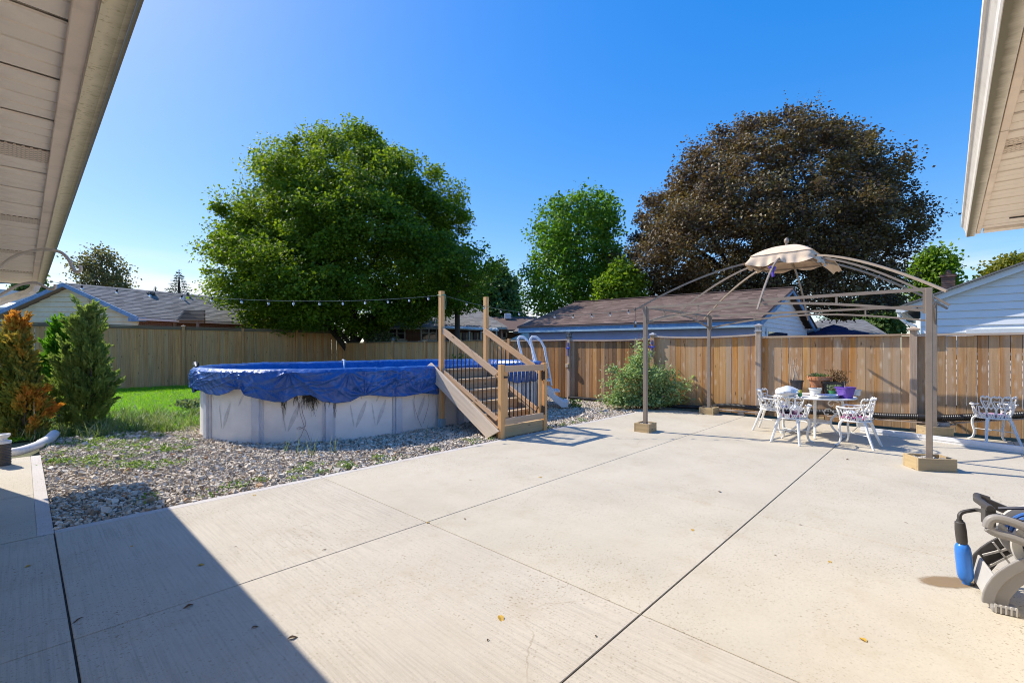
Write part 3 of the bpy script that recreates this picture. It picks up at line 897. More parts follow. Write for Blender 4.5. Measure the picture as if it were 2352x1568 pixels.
mb.tube([cr @ p for p in dp], 1.0, 4, prof=[(a_*1.0, b_) for a_, b_ in pr])
for i in range(2, 5):
    p = dp[i]; q = dp[i+1]
    mb.tube([cr @ p, cr @ (p+(q-p)*.12)], 1.0, 4, prof=[(a_*1.1, b_*1.1) for a_, b_ in pr])
mb.build('downspout', M['gutter_white'], hl)

# --- right wing: local x = a, local y = b ; the yard is +y
hr = thing('house', 'pale soffit and white gutter of the near house in the upper right corner', 'house', (0, 0, 0), ANG1)
a0, a1 = .40, 5.06
pan2 = soffit_mesh('soffit_panel', .75, .097, M['soffit'], False)
ven2 = soffit_mesh('soffit_panel', .75, .097, M['soffit_vent'], False)
x = a1-.1; k = 0
while x > a0+.1:
    c = x-.0509
    v = 2.9 < c < 3.15
    o = link('soffit_panel', ven2 if v else pan2, hr, (c, -.178, SO+(.003 if k % 2 else 0)))
    o.rotation_euler = (0, 0, -PI/2)
    x -= .1018; k += 1
mb = MB()
for xa, xb in ((a0, 1.56), (1.565, 2.74), (2.745, 3.96), (3.965, a1)):
    mb.box(((xa+xb)/2, -.165, SO-.006), (xb-xa-.003, .026, .024))
mb.build('trim', M['soffit_trim'], hr, bevel=.003)
mb = MB(); mb.box((a1-.05, -.5, SO-.006), (.1, .62, .024)); mb.build('end_trim', M['soffit'], hr)
mb = MB(); mb.box(((a0+a1)/2, -.155, SO+.07), (a1-a0, .01, .15)); mb.build('fascia', M['soffit_trim'], hr)
gp2 = [(-.148, 2.62), (-.148, 2.474), (-.10, 2.474), (-.096, 2.482), (-.096, 2.50), (-.094, 2.515), (-.084, 2.54), (-.076, 2.553), (-.070, 2.556), (-.070, 2.60), (-.080, 2.605), (-.083, 2.57), (-.106, 2.51), (-.106, 2.49), (-.14, 2.484), (-.14, 2.62)]
mb = MB(); strip(mb, a0, a1+.03, [p for p in gp2]); mb.add([(a1+.03, y, z) for y, z in gp2], [tuple(range(len(gp2)))])
mb.build('gutter', M['gutter_white'], hr)
mb = MB(); mb.box(((a0+a1)/2, -.1235, 2.4725), (a1-a0+.05, .043, .002)); mb.build('gutter_underside', M['gutter_right'], hr)
nt = M['gutter_right'].node_tree
mb = MB(); mb.prism([(a0, -.09, 2.625), (a0, -4.5, 4.2), (a0, -4.5, 4.3), (a0, -.09, 2.70)], (a1-a0, 0, 0)); mb.build('roof', M['shingle_grey'], hr)
mb = MB(); mb.box((2.6, -.99, 1.2), (4.4, .14, 2.6)); mb.box((4.74, -3, 1.2), (.12, 4, 2.6)); mb.build('wall', M['house_wall'], hr)
mb = MB()
mb.tube([Vector((4.62, -.30, 2.488)), Vector((4.60, -.40, 2.482)), Vector((4.66, -.55, 2.487)), Vector((4.58, -.8, 2.482)), Vector((4.6, -.95, 2.48))], .006, 5); mb.build('cable', M['black_metal'], hr, smooth=True)

# ================================================================== neighbours
def shingles(root, e0, e1, r0, r1, mat, course=.15, tab=.32, n_parts=300, lift=.006):
    """roof slope from eave e0-e1 up to ridge r0-r1: overlapping tabs, nearest ones as parts, the rest as one part"""
    e0, e1, r0, r1 = (Vector(p) for p in (e0, e1, r0, r1))
    o = Vector(root.location)
    ex = (e1-e0).normalized()
    nrm = ex.cross(((r0+r1)/2-(e0+e1)/2)).normalized()
    if nrm.z < 0: nrm = -nrm
    up = nrm.cross(ex)
    if up.z < 0: up = -up
    rise = ((r0-e0).dot(up)+(r1-e1).dot(up))/2
    nc = max(2, round(rise/course)); items = []
    for i in range(nc):
        f0 = i/nc
        l, r = e0.lerp(r0, f0), e1.lerp(r1, f0)
        f1 = min(1, (i+1)/nc)
        l1, r1_ = e0.lerp(r0, f1), e1.lerp(r1, f1)
        s0 = (l-e0).dot(ex); s1 = (r-e0).dot(ex); s = s0-(tab*.5 if i % 2 else random.uniform(0, .1))
        cl = l-ex*((l-e0).dot(ex))+0*ex
        while s < s1:
            t = min(s+tab*random.uniform(.85, 1.1), s1)
            a_ = max(s, s0)
            if t-a_ > .05:
                items.append((l+ex*(a_-s0), t-a_, course*1.18))
            s = t
    me = bpy.data.meshes.new('shingle')
    mbx = MB()
    mbx.add([(.004, 0, 0), (.996, 0, 0), (.996, 1, 0), (.004, 1, 0), (.004, 0, 1), (.996, 0, 1), (.996, 1, .25), (.004, 1, .25)],
            [(3, 2, 1, 0), (4, 5, 6, 7), (0, 1, 5, 4), (1, 2, 6, 5), (2, 3, 7, 6), (3, 0, 4, 7)])
    me = mesh_from('shingle', mbx.v, mbx.f); me.materials.append(mat)
    items.sort(key=lambda q: (q[0].x**2+q[0].y**2))
    th = .014
    rest = MB(o)
    base = Matrix((ex, up, nrm)).transposed()
    for k, (p, w, h) in enumerate(items):
        p = p+nrm*(lift+random.uniform(0, .004))
        if k < n_parts:
            ob = link('shingle', me, root)
            ob.matrix_basis = Matrix.Translation(p-o) @ base.to_4x4() @ Matrix.Diagonal((w, h, th, 1))
        else:
            V = [p+ex*(x*w)+up*(y*h)+nrm*(z*th) for x, y, z in mbx.v]
            rest.add(V, mbx.f)
    if rest.v: rest.build('shingles', mat, root, kind='stuff')
def shingle_mat(name, cols):
    m, nt, b = newmat(name)
    gi = nd(nt, 'ShaderNodeNewGeometry'); oi = nd(nt, 'ShaderNodeObjectInfo')
    ad = nd(nt, 'ShaderNodeMath', operation='ADD'); nt.links.new(gi.outputs['Random Per Island'], ad.inputs[0]); nt.links.new(oi.outputs['Random'], ad.inputs[1])
    fr_ = nd(nt, 'ShaderNodeMath', operation='FRACT'); nt.links.new(ad.outputs[0], fr_.inputs[0])
    r = ramp(nt, cols); nt.links.new(fr_.outputs[0], r.inputs[0])
    mp = mapped(nt); n = noise_n(nt, mp, 25, 4)
    c = mixc(nt, rng_n(nt, n.outputs[0], .35, .7, 0, .4), r.outputs[0], mixc(nt, 1.0, r.outputs[0], (.6, .6, .6), 'MULTIPLY'))
    nt.links.new(c, b.inputs['Base Color']); b.inputs['Roughness'].default_value = .95; b.inputs['Specular IOR Level'].default_value = .2
    return m
M['shingle_brown'] = shingle_mat('shingle_brown', [(0, (.12, .08, .068)), (.35, (.22, .155, .13)), (.7, (.15, .10, .085)), (1, (.26, .19, .16))])
M['shingle_lgrey'] = shingle_mat('shingle_lgrey', [(0, (.16, .155, .155)), (.4, (.28, .275, .275)), (.7, (.2, .195, .195)), (1, (.32, .315, .31))])
M['shingle_tan'] = shingle_mat('shingle_tan', [(0, (.19, .165, .145)), (.5, (.24, .21, .185)), (1, (.21, .18, .16))])
M['blue_trim'] = plain('blue_trim', (.13, .27, .47), .6, 4, .15, .1, 40, dirt=(.5, .56, .62), dirt_amt=.55)
M['pale_blue_wall'] = plain('pale_blue_wall', (.40, .45, .74), .8, 1.6, .07, .15, 30, dirt=(.34, .37, .46), dirt_amt=.4)
M['white_paint'] = plain('white_paint', (.72, .74, .78), .6, 4, .06, .1, 40, dirt=(.45, .44, .42), dirt_amt=.35)
M['light_blue_trim'] = plain('light_blue_trim', (.48, .62, .70), .6, 5, .1, .1, 40, dirt=(.3, .34, .36), dirt_amt=.4)

# --- garage with brown shingles behind the cedar fence
G0 = Vector((7.34, 13.7, 0)); gd = Vector((-.805, .593, 0)); ge = Vector((.6866, .727, 0))
GL, GW, GZ, GR = 8.75, 7.9, 2.47, 3.76
gr = thing('garage', 'low garage with brown shingle roof and blue fascia behind the cedar fence', 'garage', tuple(G0))
def Gp(t, w, z): return G0+gd*t+ge*w+Vector((0, 0, z))
mb = MB(G0)
mb.prism([Gp(.25, .35, -.1), Gp(GL-.2, .35, -.1), Gp(GL-.2, .35, 2.34), Gp(.25, .35, 2.34)], ge*.15)
mb.build('wall', M['pale_blue_wall'], gr)
mb = MB(G0)
mb.prism([Gp(GL-.3, .6, -.1), Gp(GL-.3, GW-.4, -.1), Gp(GL-.3, GW-.4, 2.3), Gp(GL-.3, GW/2, 3.55), Gp(GL-.3, .6, 2.3)], gd*.12)
mb.prism([Gp(.25, GW-.5, -.1), Gp(GL-.2, GW-.5, -.1), Gp(GL-.2, GW-.5, 2.34), Gp(.25, GW-.5, 2.34)], ge*.15)
mb.build('rear_wall', M['pale_blue_wall'], gr)
mb = MB(G0); mb.prism([Gp(-.02, -.045, 2.30), Gp(GL, -.045, 2.30), Gp(GL, -.045, 2.47), Gp(-.02, -.045, 2.47)], ge*.04); mb.build('fascia', M['blue_trim'], gr)
mb = MB(G0); mb.prism([Gp(-.02, -.06, 2.235), Gp(GL, -.06, 2.235), Gp(GL, -.06, 2.30), Gp(-.02, -.06, 2.30)], ge*.42); mb.build('eave_board', M['light_blue_trim'], gr)
# gable end: lapped boards, window
z0 = .9
kk = 0
while z0 < 3.6:
    z1 = min(z0+.155, 3.66)
    def wl(z): return .35 if z <= 2.3 else .35+(z-2.3)/(3.70-2.3)*(GW/2-.35)
    w0, w1 = wl(z0)+.05, wl(z1)+.05
    h0, h1 = GW-w0, GW-w1
    if h1-w1 > .2:
        mb = MB(G0)
        A, B_, C_, D_ = Gp(.22, w0, z0), Gp(.22, h0, z0), Gp(.25, h1, z1), Gp(.25, w1, z1)
        mb.prism([A, B_, C_, D_], gd*.03)
        mb.build('siding_board', M['white_paint'], gr)
    z0 += .155
for w0, w1, z0_, z1_, mt in ((.0, GW/2, 2.33, 3.73, 1), (GW, GW/2, 2.33, 3.73, 1)):
    mb = MB(G0); mb.prism([Gp(-.03, w0-.02, z0_-.10), Gp(-.03, w1, z1_-.12), Gp(-.03, w1, z1_+.04), Gp(-.03, w0-.02, z0_+.06)], gd*.04); mb.build('rake_board', M['blue_trim'], gr)
mb = MB(G0); mb.prism([Gp(.195, 1.5, 1.5), Gp(.195, 4.3, 1.5), Gp(.195, 4.3, 2.26), Gp(.195, 1.5, 2.26)], gd*.02); wfr = mb.build('window', M['white_paint'], gr)
mb = MB(G0); mb.prism([Gp(.185, 1.65, 1.5), Gp(.185, 4.1, 1.5), Gp(.185, 4.1, 2.15), Gp(.185, 1.65, 2.15)], gd*.012); mb.build('pane', M['window_glass'], wfr)
E0, E1 = Gp(-.06, -.07, 2.475), Gp(GL+.05, -.07, 2.475); R0, R1 = Gp(-.06, GW/2, GR), Gp(GL+.05, GW/2, GR)
F0, F1 = Gp(-.06, GW+.07, 2.475), Gp(GL+.05, GW+.07, 2.475)
mb = MB(G0); mb.prism([E0, E1, R1, R0], (0, 0, -.05)); mb.prism([F0, F1, R1+Vector((0, 0, .001)), R0+Vector((0, 0, .001))], (0, 0, -.05)); mb.build('roof', M['shingle_brown'], gr)
shingles(gr, E1, E0, R1, R0, M['shingle_brown'], .15, .31, 300)
mb = MB(G0); mb.bar(R0+Vector((0, 0, .03)), R1+Vector((0, 0, .03)), .22, .03); mb.build('ridge_cap', M['shingle_brown'], gr)

# --- bungalow beyond the far fence, gable towards us
pk = at(144, 650, 21.0); bf = Vector((1, .05, 0)).normalized(); br = Vector((.5, .866, 0))
BH, BZ = 3.26, 2.98
bo = Vector((pk.x, pk.y, 0))
bg = thing('bungalow', 'bungalow with cream gable and blue trim and grey roof beyond the far fence', 'house', tuple(bo))
def Bp(s, r, z): return bo+bf*s+br*r+Vector((0, 0, z))
zp = pk.z
mb = MB(bo)
mb.prism([Bp(-BH+.3, .35, -.1), Bp(BH-.3, .35, -.1), Bp(BH-.3, .35, BZ), Bp(0, .35, zp-.1), Bp(-BH+.3, .35, BZ)], br*10.5)
M['brick'] = None
def brick_mat(name, c1, c2, mortar):
    m, nt, b = newmat(name)
    tc = nd(nt, 'ShaderNodeTexCoord'); sp = nd(nt, 'ShaderNodeSeparateXYZ'); cb = nd(nt, 'ShaderNodeCombineXYZ')
    nt.links.new(tc.outputs['Object'], sp.inputs[0])
    ad = nd(nt, 'ShaderNodeMath', operation='ADD'); nt.links.new(sp.outputs['X'], ad.inputs[0]); nt.links.new(sp.outputs['Y'], ad.inputs[1])
    nt.links.new(ad.outputs[0], cb.inputs['X']); nt.links.new(sp.outputs['Z'], cb.inputs['Y'])
    bt = nd(nt, 'ShaderNodeTexBrick'); nt.links.new(cb.outputs[0], bt.inputs['Vector'])
    bt.inputs['Color1'].default_value = (*c1, 1); bt.inputs['Color2'].default_value = (*c2, 1); bt.inputs['Mortar'].default_value = (*mortar, 1)
    bt.inputs['Scale'].default_value = 1; bt.inputs['Mortar Size'].default_value = .008; bt.inputs['Brick Width'].default_value = .21; bt.inputs['Row Height'].default_value = .075
    nt.links.new(bt.outputs['Color'], b.inputs['Base Color']); b.inputs['Roughness'].default_value = .9
    bump(nt, b, bt.outputs['Fac'], -.4, .01)
    return m
M['brick'] = brick_mat('brick', (.20, .085, .05), (.27, .13, .075), (.30, .25, .21))
M['brick_dark'] = brick_mat('brick_dark', (.11, .055, .04), (.15, .08, .055), (.2, .17, .15))
mb.build('wall', M['brick_dark'], bg)
M['cream_siding'] = plain('cream_siding', (.62, .60, .42), .6, 2, .06, .1, 40, dirt=(.40, .36, .22), dirt_amt=.4)
z0 = 2.62
while z0 < zp-.35:
    z1 = z0+.225
    def hw(z): return (BH-.32) if z < BZ else (BH-.32)*(zp-.12-z)/(zp-.12-BZ)
    h0, h1 = hw(z0), max(hw(z1), .02)
    mb = MB(bo); mb.prism([Bp(-h0, .27, z0), Bp(h0, .27, z0), Bp(h1, .32, z1), Bp(-h1, .32, z1)], br*.03); mb.build('siding_board', M['cream_siding'], bg)
    z0 = z1
for s in (-1, 1):
    mb = MB(bo); mb.prism([Bp(s*(BH+.02), -.03, BZ-.12), Bp(0, -.03, zp-.16), Bp(0, -.03, zp+.02), Bp(s*(BH+.02), -.03, BZ+.06)], br*.05); mb.build('rake_board', M['blue_trim'], bg)
    mb = MB(bo); mb.prism([Bp(s*BH, -.02, BZ+.02), Bp(0, -.02, zp), Bp(0, 11, zp), Bp(s*BH, 11, BZ+.02)], (0, 0, -.06)); mb.build('roof', M['shingle_lgrey'], bg)
shingles(bg, Bp(BH, 0, BZ+.03), Bp(BH, 11, BZ+.03), Bp(0, 0, zp), Bp(0, 11, zp), M['shingle_lgrey'], .16, .33, 300)
mb = MB(bo); mb.bar(Bp(BH+.05, 0, BZ-.04), Bp(BH+.05, 11, BZ-.04), .1, .1); mb.build('gutter', M['white_paint'], bg)
mb = MB(bo); mb.prism([Bp(BH-.42, .0, BZ-.14), Bp(BH+.06, .0, BZ-.14), Bp(BH+.06, .0, BZ+.03), Bp(BH-.42, 0, BZ+.03)], br*.3); mb.build('eave_return', M['blue_trim'], bg)
M['vent_dark'] = plain('vent_dark', (.05, .05, .055), .6, 10, .2, .1)
sl = (zp-BZ)/BH
for s, r, w, h, mt in ((.45, 3.0, .38, .14, 'vent_dark'), (.45, 6.2, .4, .16, 'vent_dark'), (.8, 4.2, .12, .22, 'white_paint'), (.55, 7.2, .1, .26, 'white_paint'), (1.75, 6.8, .34, .2, 'white_paint'), (.6, 9.2, .4, .15, 'vent_dark'), (.25, 4.9, .14, .2, 'vent_dark')):
    c_ = Bp(s, r, zp-s*sl+h*.4)
    mb = MB(bo); mb.lathe([(w*.5, -h*.6), (w*.5, h*.3), (w*.42, h*.55), (.01, h*.62)], 12, c_); mb.build('roof_vent', M[mt], bg, smooth=True)
mb = MB(bo); mb.bar(Bp(1.25, 7.2, zp-1.25*sl+.03), Bp(3.0, 7.6, zp-3.0*sl+.03), .12, .03); mb.build('roof_flashing', M['white_paint'], bg)
# bay window
bay = MB(bo)
bz = 2.62
bay.prism([Bp(-1.25, -.55, 2.42), Bp(1.85, -.55, 2.42), Bp(1.85, -.55, 2.47), Bp(-1.25, -.55, 2.47)], br*.9)
bw = bay.build('window', M['light_blue_trim'], bg)
mb = MB(bo); P_ = [Bp(-1.3, -.6, 2.47), Bp(1.9, -.6, 2.47), Bp(1.5, .3, 2.86), Bp(-.9, .3, 2.86), Bp(-1.3, .3, 2.47), Bp(1.9, .3, 2.47)]
mb.add(P_, [(0, 1, 2, 3), (0, 3, 4), (1, 5, 2), (2, 5, 4, 3), (0, 4, 5, 1)]); mb.build('bay_roof', M['shingle_lgrey'], bw)
for s0, s1 in ((-1.2, -.55), (-.45, 1.0), (1.1, 1.8)):
    mb = MB(bo); mb.prism([Bp(s0, -.5, 1.4), Bp(s1, -.5, 1.4), Bp(s1, -.5, 2.42), Bp(s0, -.5, 2.42)], br*.03); mb.build('pane', M['window_glass'], bw)
for s in (-1.25, -.5, 1.05, 1.83):
    mb = MB(bo); mb.prism([Bp(s-.06, -.53, 1.3), Bp(s+.06, -.53, 1.3), Bp(s+.06, -.53, 2.42), Bp(s-.06, -.53, 2.42)], br*.06); mb.build('frame', M['light_blue_trim'], bw)

# --- slatted roof of a pergola at its right
po = at(415, 800, 22.5); po.z = 0
pg = thing('pergola', 'weathered slatted pergola roof showing over the far fence beside the maple', 'pergola', tuple(po))
for k in range(8):
    a_ = at(389-k*0+k*4.2, 735-k*3.0, 22.5+k*.16); b_ = at(470, 735-k*3.0, 22.5+k*.16)
    mb = MB(po); mb.bar(a_, b_, .1, .05); mb.build('slat', M['pergola_wood'], pg)
for x in (402, 455):
    mb = MB(po); a_ = at(x, 733, 22.6); mb.bar((a_.x, a_.y, -.1), a_, .12, .12, (0, 1, 0)); mb.build('post', M['pergola_wood'], pg)
mb = MB(po); mb.bar(at(392, 738, 22.6), at(470, 739, 22.6), .08, .14); mb.build('beam', M['pergola_wood'], pg)

# --- white house at the far left
wo = at(0, 800, 34); wo.z = 0
wh = thing('white_house', 'white sided house just showing behind the downspout at the far left', 'house', tuple(wo))
mb = MB(wo); c_ = at(-60, 800, 36); mb.box((c_.x-.7, 37, 3.0), (7.6, 4, 6.2)); mb.build('wall', M['white_paint'], wh)
mb = MB(wo)
e0, e1 = at(-240, 648, 34.8), at(32, 648, 34.8); r0, r1 = at(-240, 610, 37), at(26, 622, 37)
mb.prism([e0, e1, r1, r0], (0, 0, -.12)); mb.build('roof', M['shingle_lgrey'], wh)
mb = MB(wo); mb.prism([at(-200, 712, 33.5), at(44, 704, 33.5), at(22, 682, 35), at(-200, 672, 35)], (0, 0, -.12)); mb.build('porch_roof', M['white_paint'], wh)
for k in range(9):
    z_ = 4.4+k*.2
    mb = MB(wo); mb.box((c_.x-.7, 34.985, z_), (7.62, .02, .185)); mb.build('siding_board', M['white_paint'], wh)

# --- brick house with grey hip roof seen past the stair posts
ho = at(1040, 800, 30); ho.z = 0
bh = thing('brick_house', 'brick bungalow with grey hip roof and white windows behind the stair posts', 'house', tuple(ho))
def Hq(x, y, Y=30.0): return at(x, y, Y)
wx0, wx1 = at(835, 800, 30).x, at(1150, 800, 30).x
mb = MB(ho); mb.box(((wx0+wx1)/2, 34.0, 1.42), (wx1-wx0, 7.9, 3.04)); mb.build('wall', M['brick'], bh)
ez = 2.95
el_, er_ = Vector((wx0-.5, 29.6, ez)), Vector((wx1+.4, 29.6, ez))
rl_, rr_ = Vector((at(1000, 0, 34).x, 34, 4.62)), Vector((at(1087, 0, 34).x, 34, 4.62))
bl_, brr = Vector((wx0-.5, 38.4, ez)), Vector((wx1+.4, 38.4, ez))
mb = MB(ho); mb.add([el_, er_, brr, bl_, rl_, rr_], [(0, 1, 5, 4), (1, 2, 5), (2, 3, 4, 5), (3, 0, 4), (0, 3, 2, 1)]); mb.build('roof', M['shingle_lgrey'], bh)
shingles(bh, el_, er_, rl_, rr_, M['shingle_lgrey'], .17, .36, 300)
mb = MB(ho); mb.bar(el_+Vector((0, -.06, -.06)), er_+Vector((0, -.06, -.06)), .1, .13); mb.build('gutter', M['white_paint'], bh)
for x0, x1, y0, y1 in ((892, 929, 752, 779), (967, 1002, 749, 781)):
    p0, p1 = at(x0, y1, 29.95), at(x1, y0, 29.95)
    w_, h_ = p1.x-p0.x, p1.z-p0.z
    mb = MB(ho); mb.box(((p0.x+p1.x)/2, 30.03, (p0.z+p1.z)/2), (w_, .06, h_)); wd = mb.build('window', M['window_glass'], bh)
    mb = MB(ho)
    for fx in (0, .5, 1): mb.box((p0.x+w_*fx, 29.98, (p0.z+p1.z)/2), (.09, .07, h_))
    for fz in (0, .5, 1): mb.box(((p0.x+p1.x)/2, 29.985, p0.z+h_*fz), (w_, .05, .09 if fz != .5 else .05))
    mb.build('frame', M['white_vinyl'], wd)
    mb = MB(ho); mb.box(((p0.x+p1.x)/2, 29.93, p0.z-.13), (w_+.35, .2, .16)); mb.build('sill', M['white_vinyl'], wd)
M['awning_white'] = plain('awning_white', (.80, .78, .72), .5, 5, .06, .1)
mb = MB(ho)
nS = 26
ap = [(at(1008, 752, 28.6), at(1146, 758, 28.6)), (at(1025, 748.5, 29.9), at(1140, 751, 29.9))]
for k in range(nS):
    f0, f1 = k/nS, (k+.92)/nS
    A, B_ = ap[0][0].lerp(ap[0][1], f0), ap[0][0].lerp(ap[0][1], f1); D_, C_ = ap[1][0].lerp(ap[1][1], f0), ap[1][0].lerp(ap[1][1], f1)
    mb.prism([A, B_, C_, D_], (0, 0, -.07))
mb.build('awning', M['awning_white'], bh)
mb = MB(ho)
for x in (1012, 1050, 1078, 1105, 1140):
    p = at(x, 757, 28.7); mb.bar((p.x, p.y, -.1), (p.x, p.y, p.z-.1), .09, .09, (0, 1, 0))
mb.build('awning_post', M['awning_white'], bh)
for x0, x1 in ((1058, 1072), (1083, 1097), (1108, 1122)):
    p0, p1 = at(x0, 790, 29.95), at(x1, 764, 29.95)
    mb = MB(ho); mb.box(((p0.x+p1.x)/2, 30.03, (p0.z+p1.z)/2), (p1.x-p0.x, .06, p1.z-p0.z)); wd = mb.build('window', M['window_glass'], bh)
    mb = MB(ho); mb.box((p0.x, 29.98, (p0.z+p1.z)/2), (.1, .08, p1.z-p0.z)); mb.box((p1.x, 29.98, (p0.z+p1.z)/2), (.1, .08, p1.z-p0.z)); mb.build('frame', M['cream_siding'], wd)

# --- brown roofed house further back
ko = at(1170, 800, 40); ko.z = 0
kh = thing('brown_roofed_house', 'low house with brown roof between the brick house and the garage', 'house', tuple(ko))
A, B_, C_, D_ = at(1100, 757, 38.5), at(1230, 757, 38.5), at(1230, 727, 43), at(1100, 727, 43)
mb = MB(ko); mb.prism([A, B_, C_, D_], (0, 0, -.15)); mb.build('roof', M['shingle_brown'], kh)
mb = MB(ko); mb.prism([at(1178, 761, 36.5), at(1290, 761, 36.5), at(1290, 733, 40), at(1214, 733, 40)], (0, 0, -.15)); mb.build('side_roof', M['shingle_tan'], kh)
x0, x1 = at(1100, 0, 39.3).x, at(1300, 0, 39.3).x
mb = MB(ko); mb.box(((x0+x1)/2, 41.2, 1.45), (x1-x0, 3.6, 3.1)); mb.build('wall', M['brick_dark'], kh)
p0, p1 = at(1141, 776, 39.3), at(1163, 759, 39.3)
mb = MB(ko); mb.box(((p0.x+p1.x)/2, 39.38, (p0.z+p1.z)/2), (p1.x-p0.x, .06, p1.z-p0.z)); wd = mb.build('window', M['window_glass'], kh)
mb = MB(ko)
for fx in (0, 1): mb.box((p0.x+(p1.x-p0.x)*fx, 39.33, (p0.z+p1.z)/2), (.12, .07, p1.z-p0.z+.12))
for fz in (0, 1): mb.box(((p0.x+p1.x)/2, 39.33, p0.z+(p1.z-p0.z)*fz), (p1.x-p0.x+.12, .07, .12))
mb.build('frame', M['white_vinyl'], wd)
q = at(1166, 729, 42); mb = MB(ko); mb.box((q.x, q.y, q.z+.1), (.6, .6, .5)); mb.build('roof_vent', M['white_paint'], kh, bevel=.05)

# cream shade sail beside the garage
so = at(1190, 800, 21); so.z = 0
ss = thing('shade_canopy', 'cream fabric shade canopy over the fence beside the pale blue garage', 'canopy', tuple(so))
mb = MB(so)
A, B_, C_, D_ = at(1171, 779, 20.4), at(1226, 777, 20.4), at(1222, 764, 22.5), at(1202, 765, 22.5)
mb.prism([A, B_, C_, D_], (0, 0, -.03)); mb.build('fabric', M['canvas'], ss)
for x in (1174, 1222):
    p = at(x, 779, 20.5); mb = MB(so); mb.bar((p.x, p.y, -.05), (p.x, p.y, p.z), .05, .05, (0, 1, 0)); mb.build('pole', M['gazebo_metal'], ss)

# --- white sided house behind the cedar fence at the right
aW = 18.0
wo2 = AB(aW, 1.2)
ws = thing('white_house', 'white sided house with dark chimney behind the cedar fence at far right', 'house', tuple(wo2))
def Wp(b, z, da=0.0): return AB(aW+da, b, z)
bL, zL, slope = 1.02, 2.74, .405
bR = -5.5; mid = (bL+bR)/2; zM = zL+(bL-mid)*slope
def zr(b): return zL+(bL-b)*slope if b > mid else zL+(b-bR)*slope
M['siding_white'] = plain('siding_white', (.80, .81, .83), .45, 2, .04, .05, 30)
z0 = .6
while z0 < zM-.1:
    z1 = z0+.205
    def ext(z):
        if z <= zL-.02: return bL-.42, bR+.42
        d = (z-zL)/slope
        return bL-d-.06, bR+d+.06
    (l0, r0_), (l1, r1_) = ext(z0), ext(z1)
    if l1-r1_ > .1:
        mb = MB(wo2); mb.prism([Wp(l0, z0, -.035), Wp(r0_, z0, -.035), Wp(r1_, z1, -.004), Wp(l1, z1, -.004)], U1*.03); mb.build('siding_board', M['siding_white'], ws)
    z0 = z1
mb = MB(wo2); mb.prism([Wp(bL-.42, -.1, .03), Wp(bR+.42, -.1, .03), Wp(bR+.42, zL, .03), Wp(mid, zM-.1, .03), Wp(bL-.42, zL, .03)], U1*8); mb.build('wall', M['siding_white'], ws)
mb = MB(wo2); mb.prism([Wp(bL, zL-.10, -.19), Wp(mid, zM-.10, -.19), Wp(mid, zM+.07, -.19), Wp(bL, zL+.07, -.19)], U1*.04); mb.build('rake_board', M['siding_white'], ws)
mb = MB(wo2); mb.prism([Wp(bL, zL-.04, -.148), Wp(mid, zM-.04, -.148), Wp(mid, zM-.02, -.148), Wp(bL, zL-.02, -.148)], U1*.14); mb.build('rake_soffit', M['white_vinyl'], ws)
for lo, hi in ((bL, mid), (bR, mid)):
    mb = MB(wo2); mb.prism([Wp(lo+.02*(1 if lo > hi else -1), zL+.07, -.3), Wp(hi, zM+.075, -.3), Wp(hi, zM+.12, -.3), Wp(lo+.02*(1 if lo > hi else -1), zL+.115, -.3)], U1*8.4); mb.build('roof', M['shingle_grey'], ws)
mb = MB(wo2); mb.bar(Wp(bL+.06, zL-.01, -.19), Wp(bL+.06, zL-.01, 8), .13, .12); mb.build('gutter', M['white_vinyl'], ws)
mb = MB(wo2)
mb.tube([Wp(bL+.05, zL-.05, -.1), Wp(bL+.05, zL-.22, -.1), Wp(bL-.1, zL-.38, -.05), Wp(bL-.3, zL-.5, -.05), Wp(bL-.36, zL-.7, -.05), Wp(bL-.36, .2, -.05)], .05, 6); mb.build('downspout', M['white_vinyl'], ws, smooth=True)
mb = MB(wo2); mb.prism([Wp(-.35, 1.5, -.06), Wp(-3.4, 1.5, -.06), Wp(-3.4, 2.13, -.06), Wp(-.35, 2.13, -.06)], U1*.05); wf = mb.build('window', M['white_vinyl'], ws)
mb = MB(wo2); mb.prism([Wp(-.50, 1.5, -.075), Wp(-3.3, 1.5, -.075), Wp(-3.3, 2.0, -.075), Wp(-.50, 2.0, -.075)], U1*.03); mb.build('pane', M['window_glass'], wf)
q = Wp(.16, 1.92, -.1); mb = MB(wo2); mb.box(q, (.2, .2, .16), Matrix.Rotation(ANG1, 3, 'Z')); mb.build('wall_light', M['lantern_black'], ws, bevel=.02)
cc = at(2177, 700, 16.3)
mb = MB(wo2); mb.box((cc.x, cc.y, 3.05), (.36, .36, 2.1), Matrix.Rotation(ANG1, 3, 'Z')); ch = mb.build('chimney', M['brick_dark'], ws)
mb = MB(wo2); mb.box((cc.x, cc.y, 4.14), (.44, .44, .09), Matrix.Rotation(ANG1, 3, 'Z')); mb.lathe([(.09, 4.18), (.08, 4.3), (.1, 4.31), (.02, 4.36)], 10, (cc.x, cc.y, 0)); mb.build('cap', M['brick_dark'], ch)

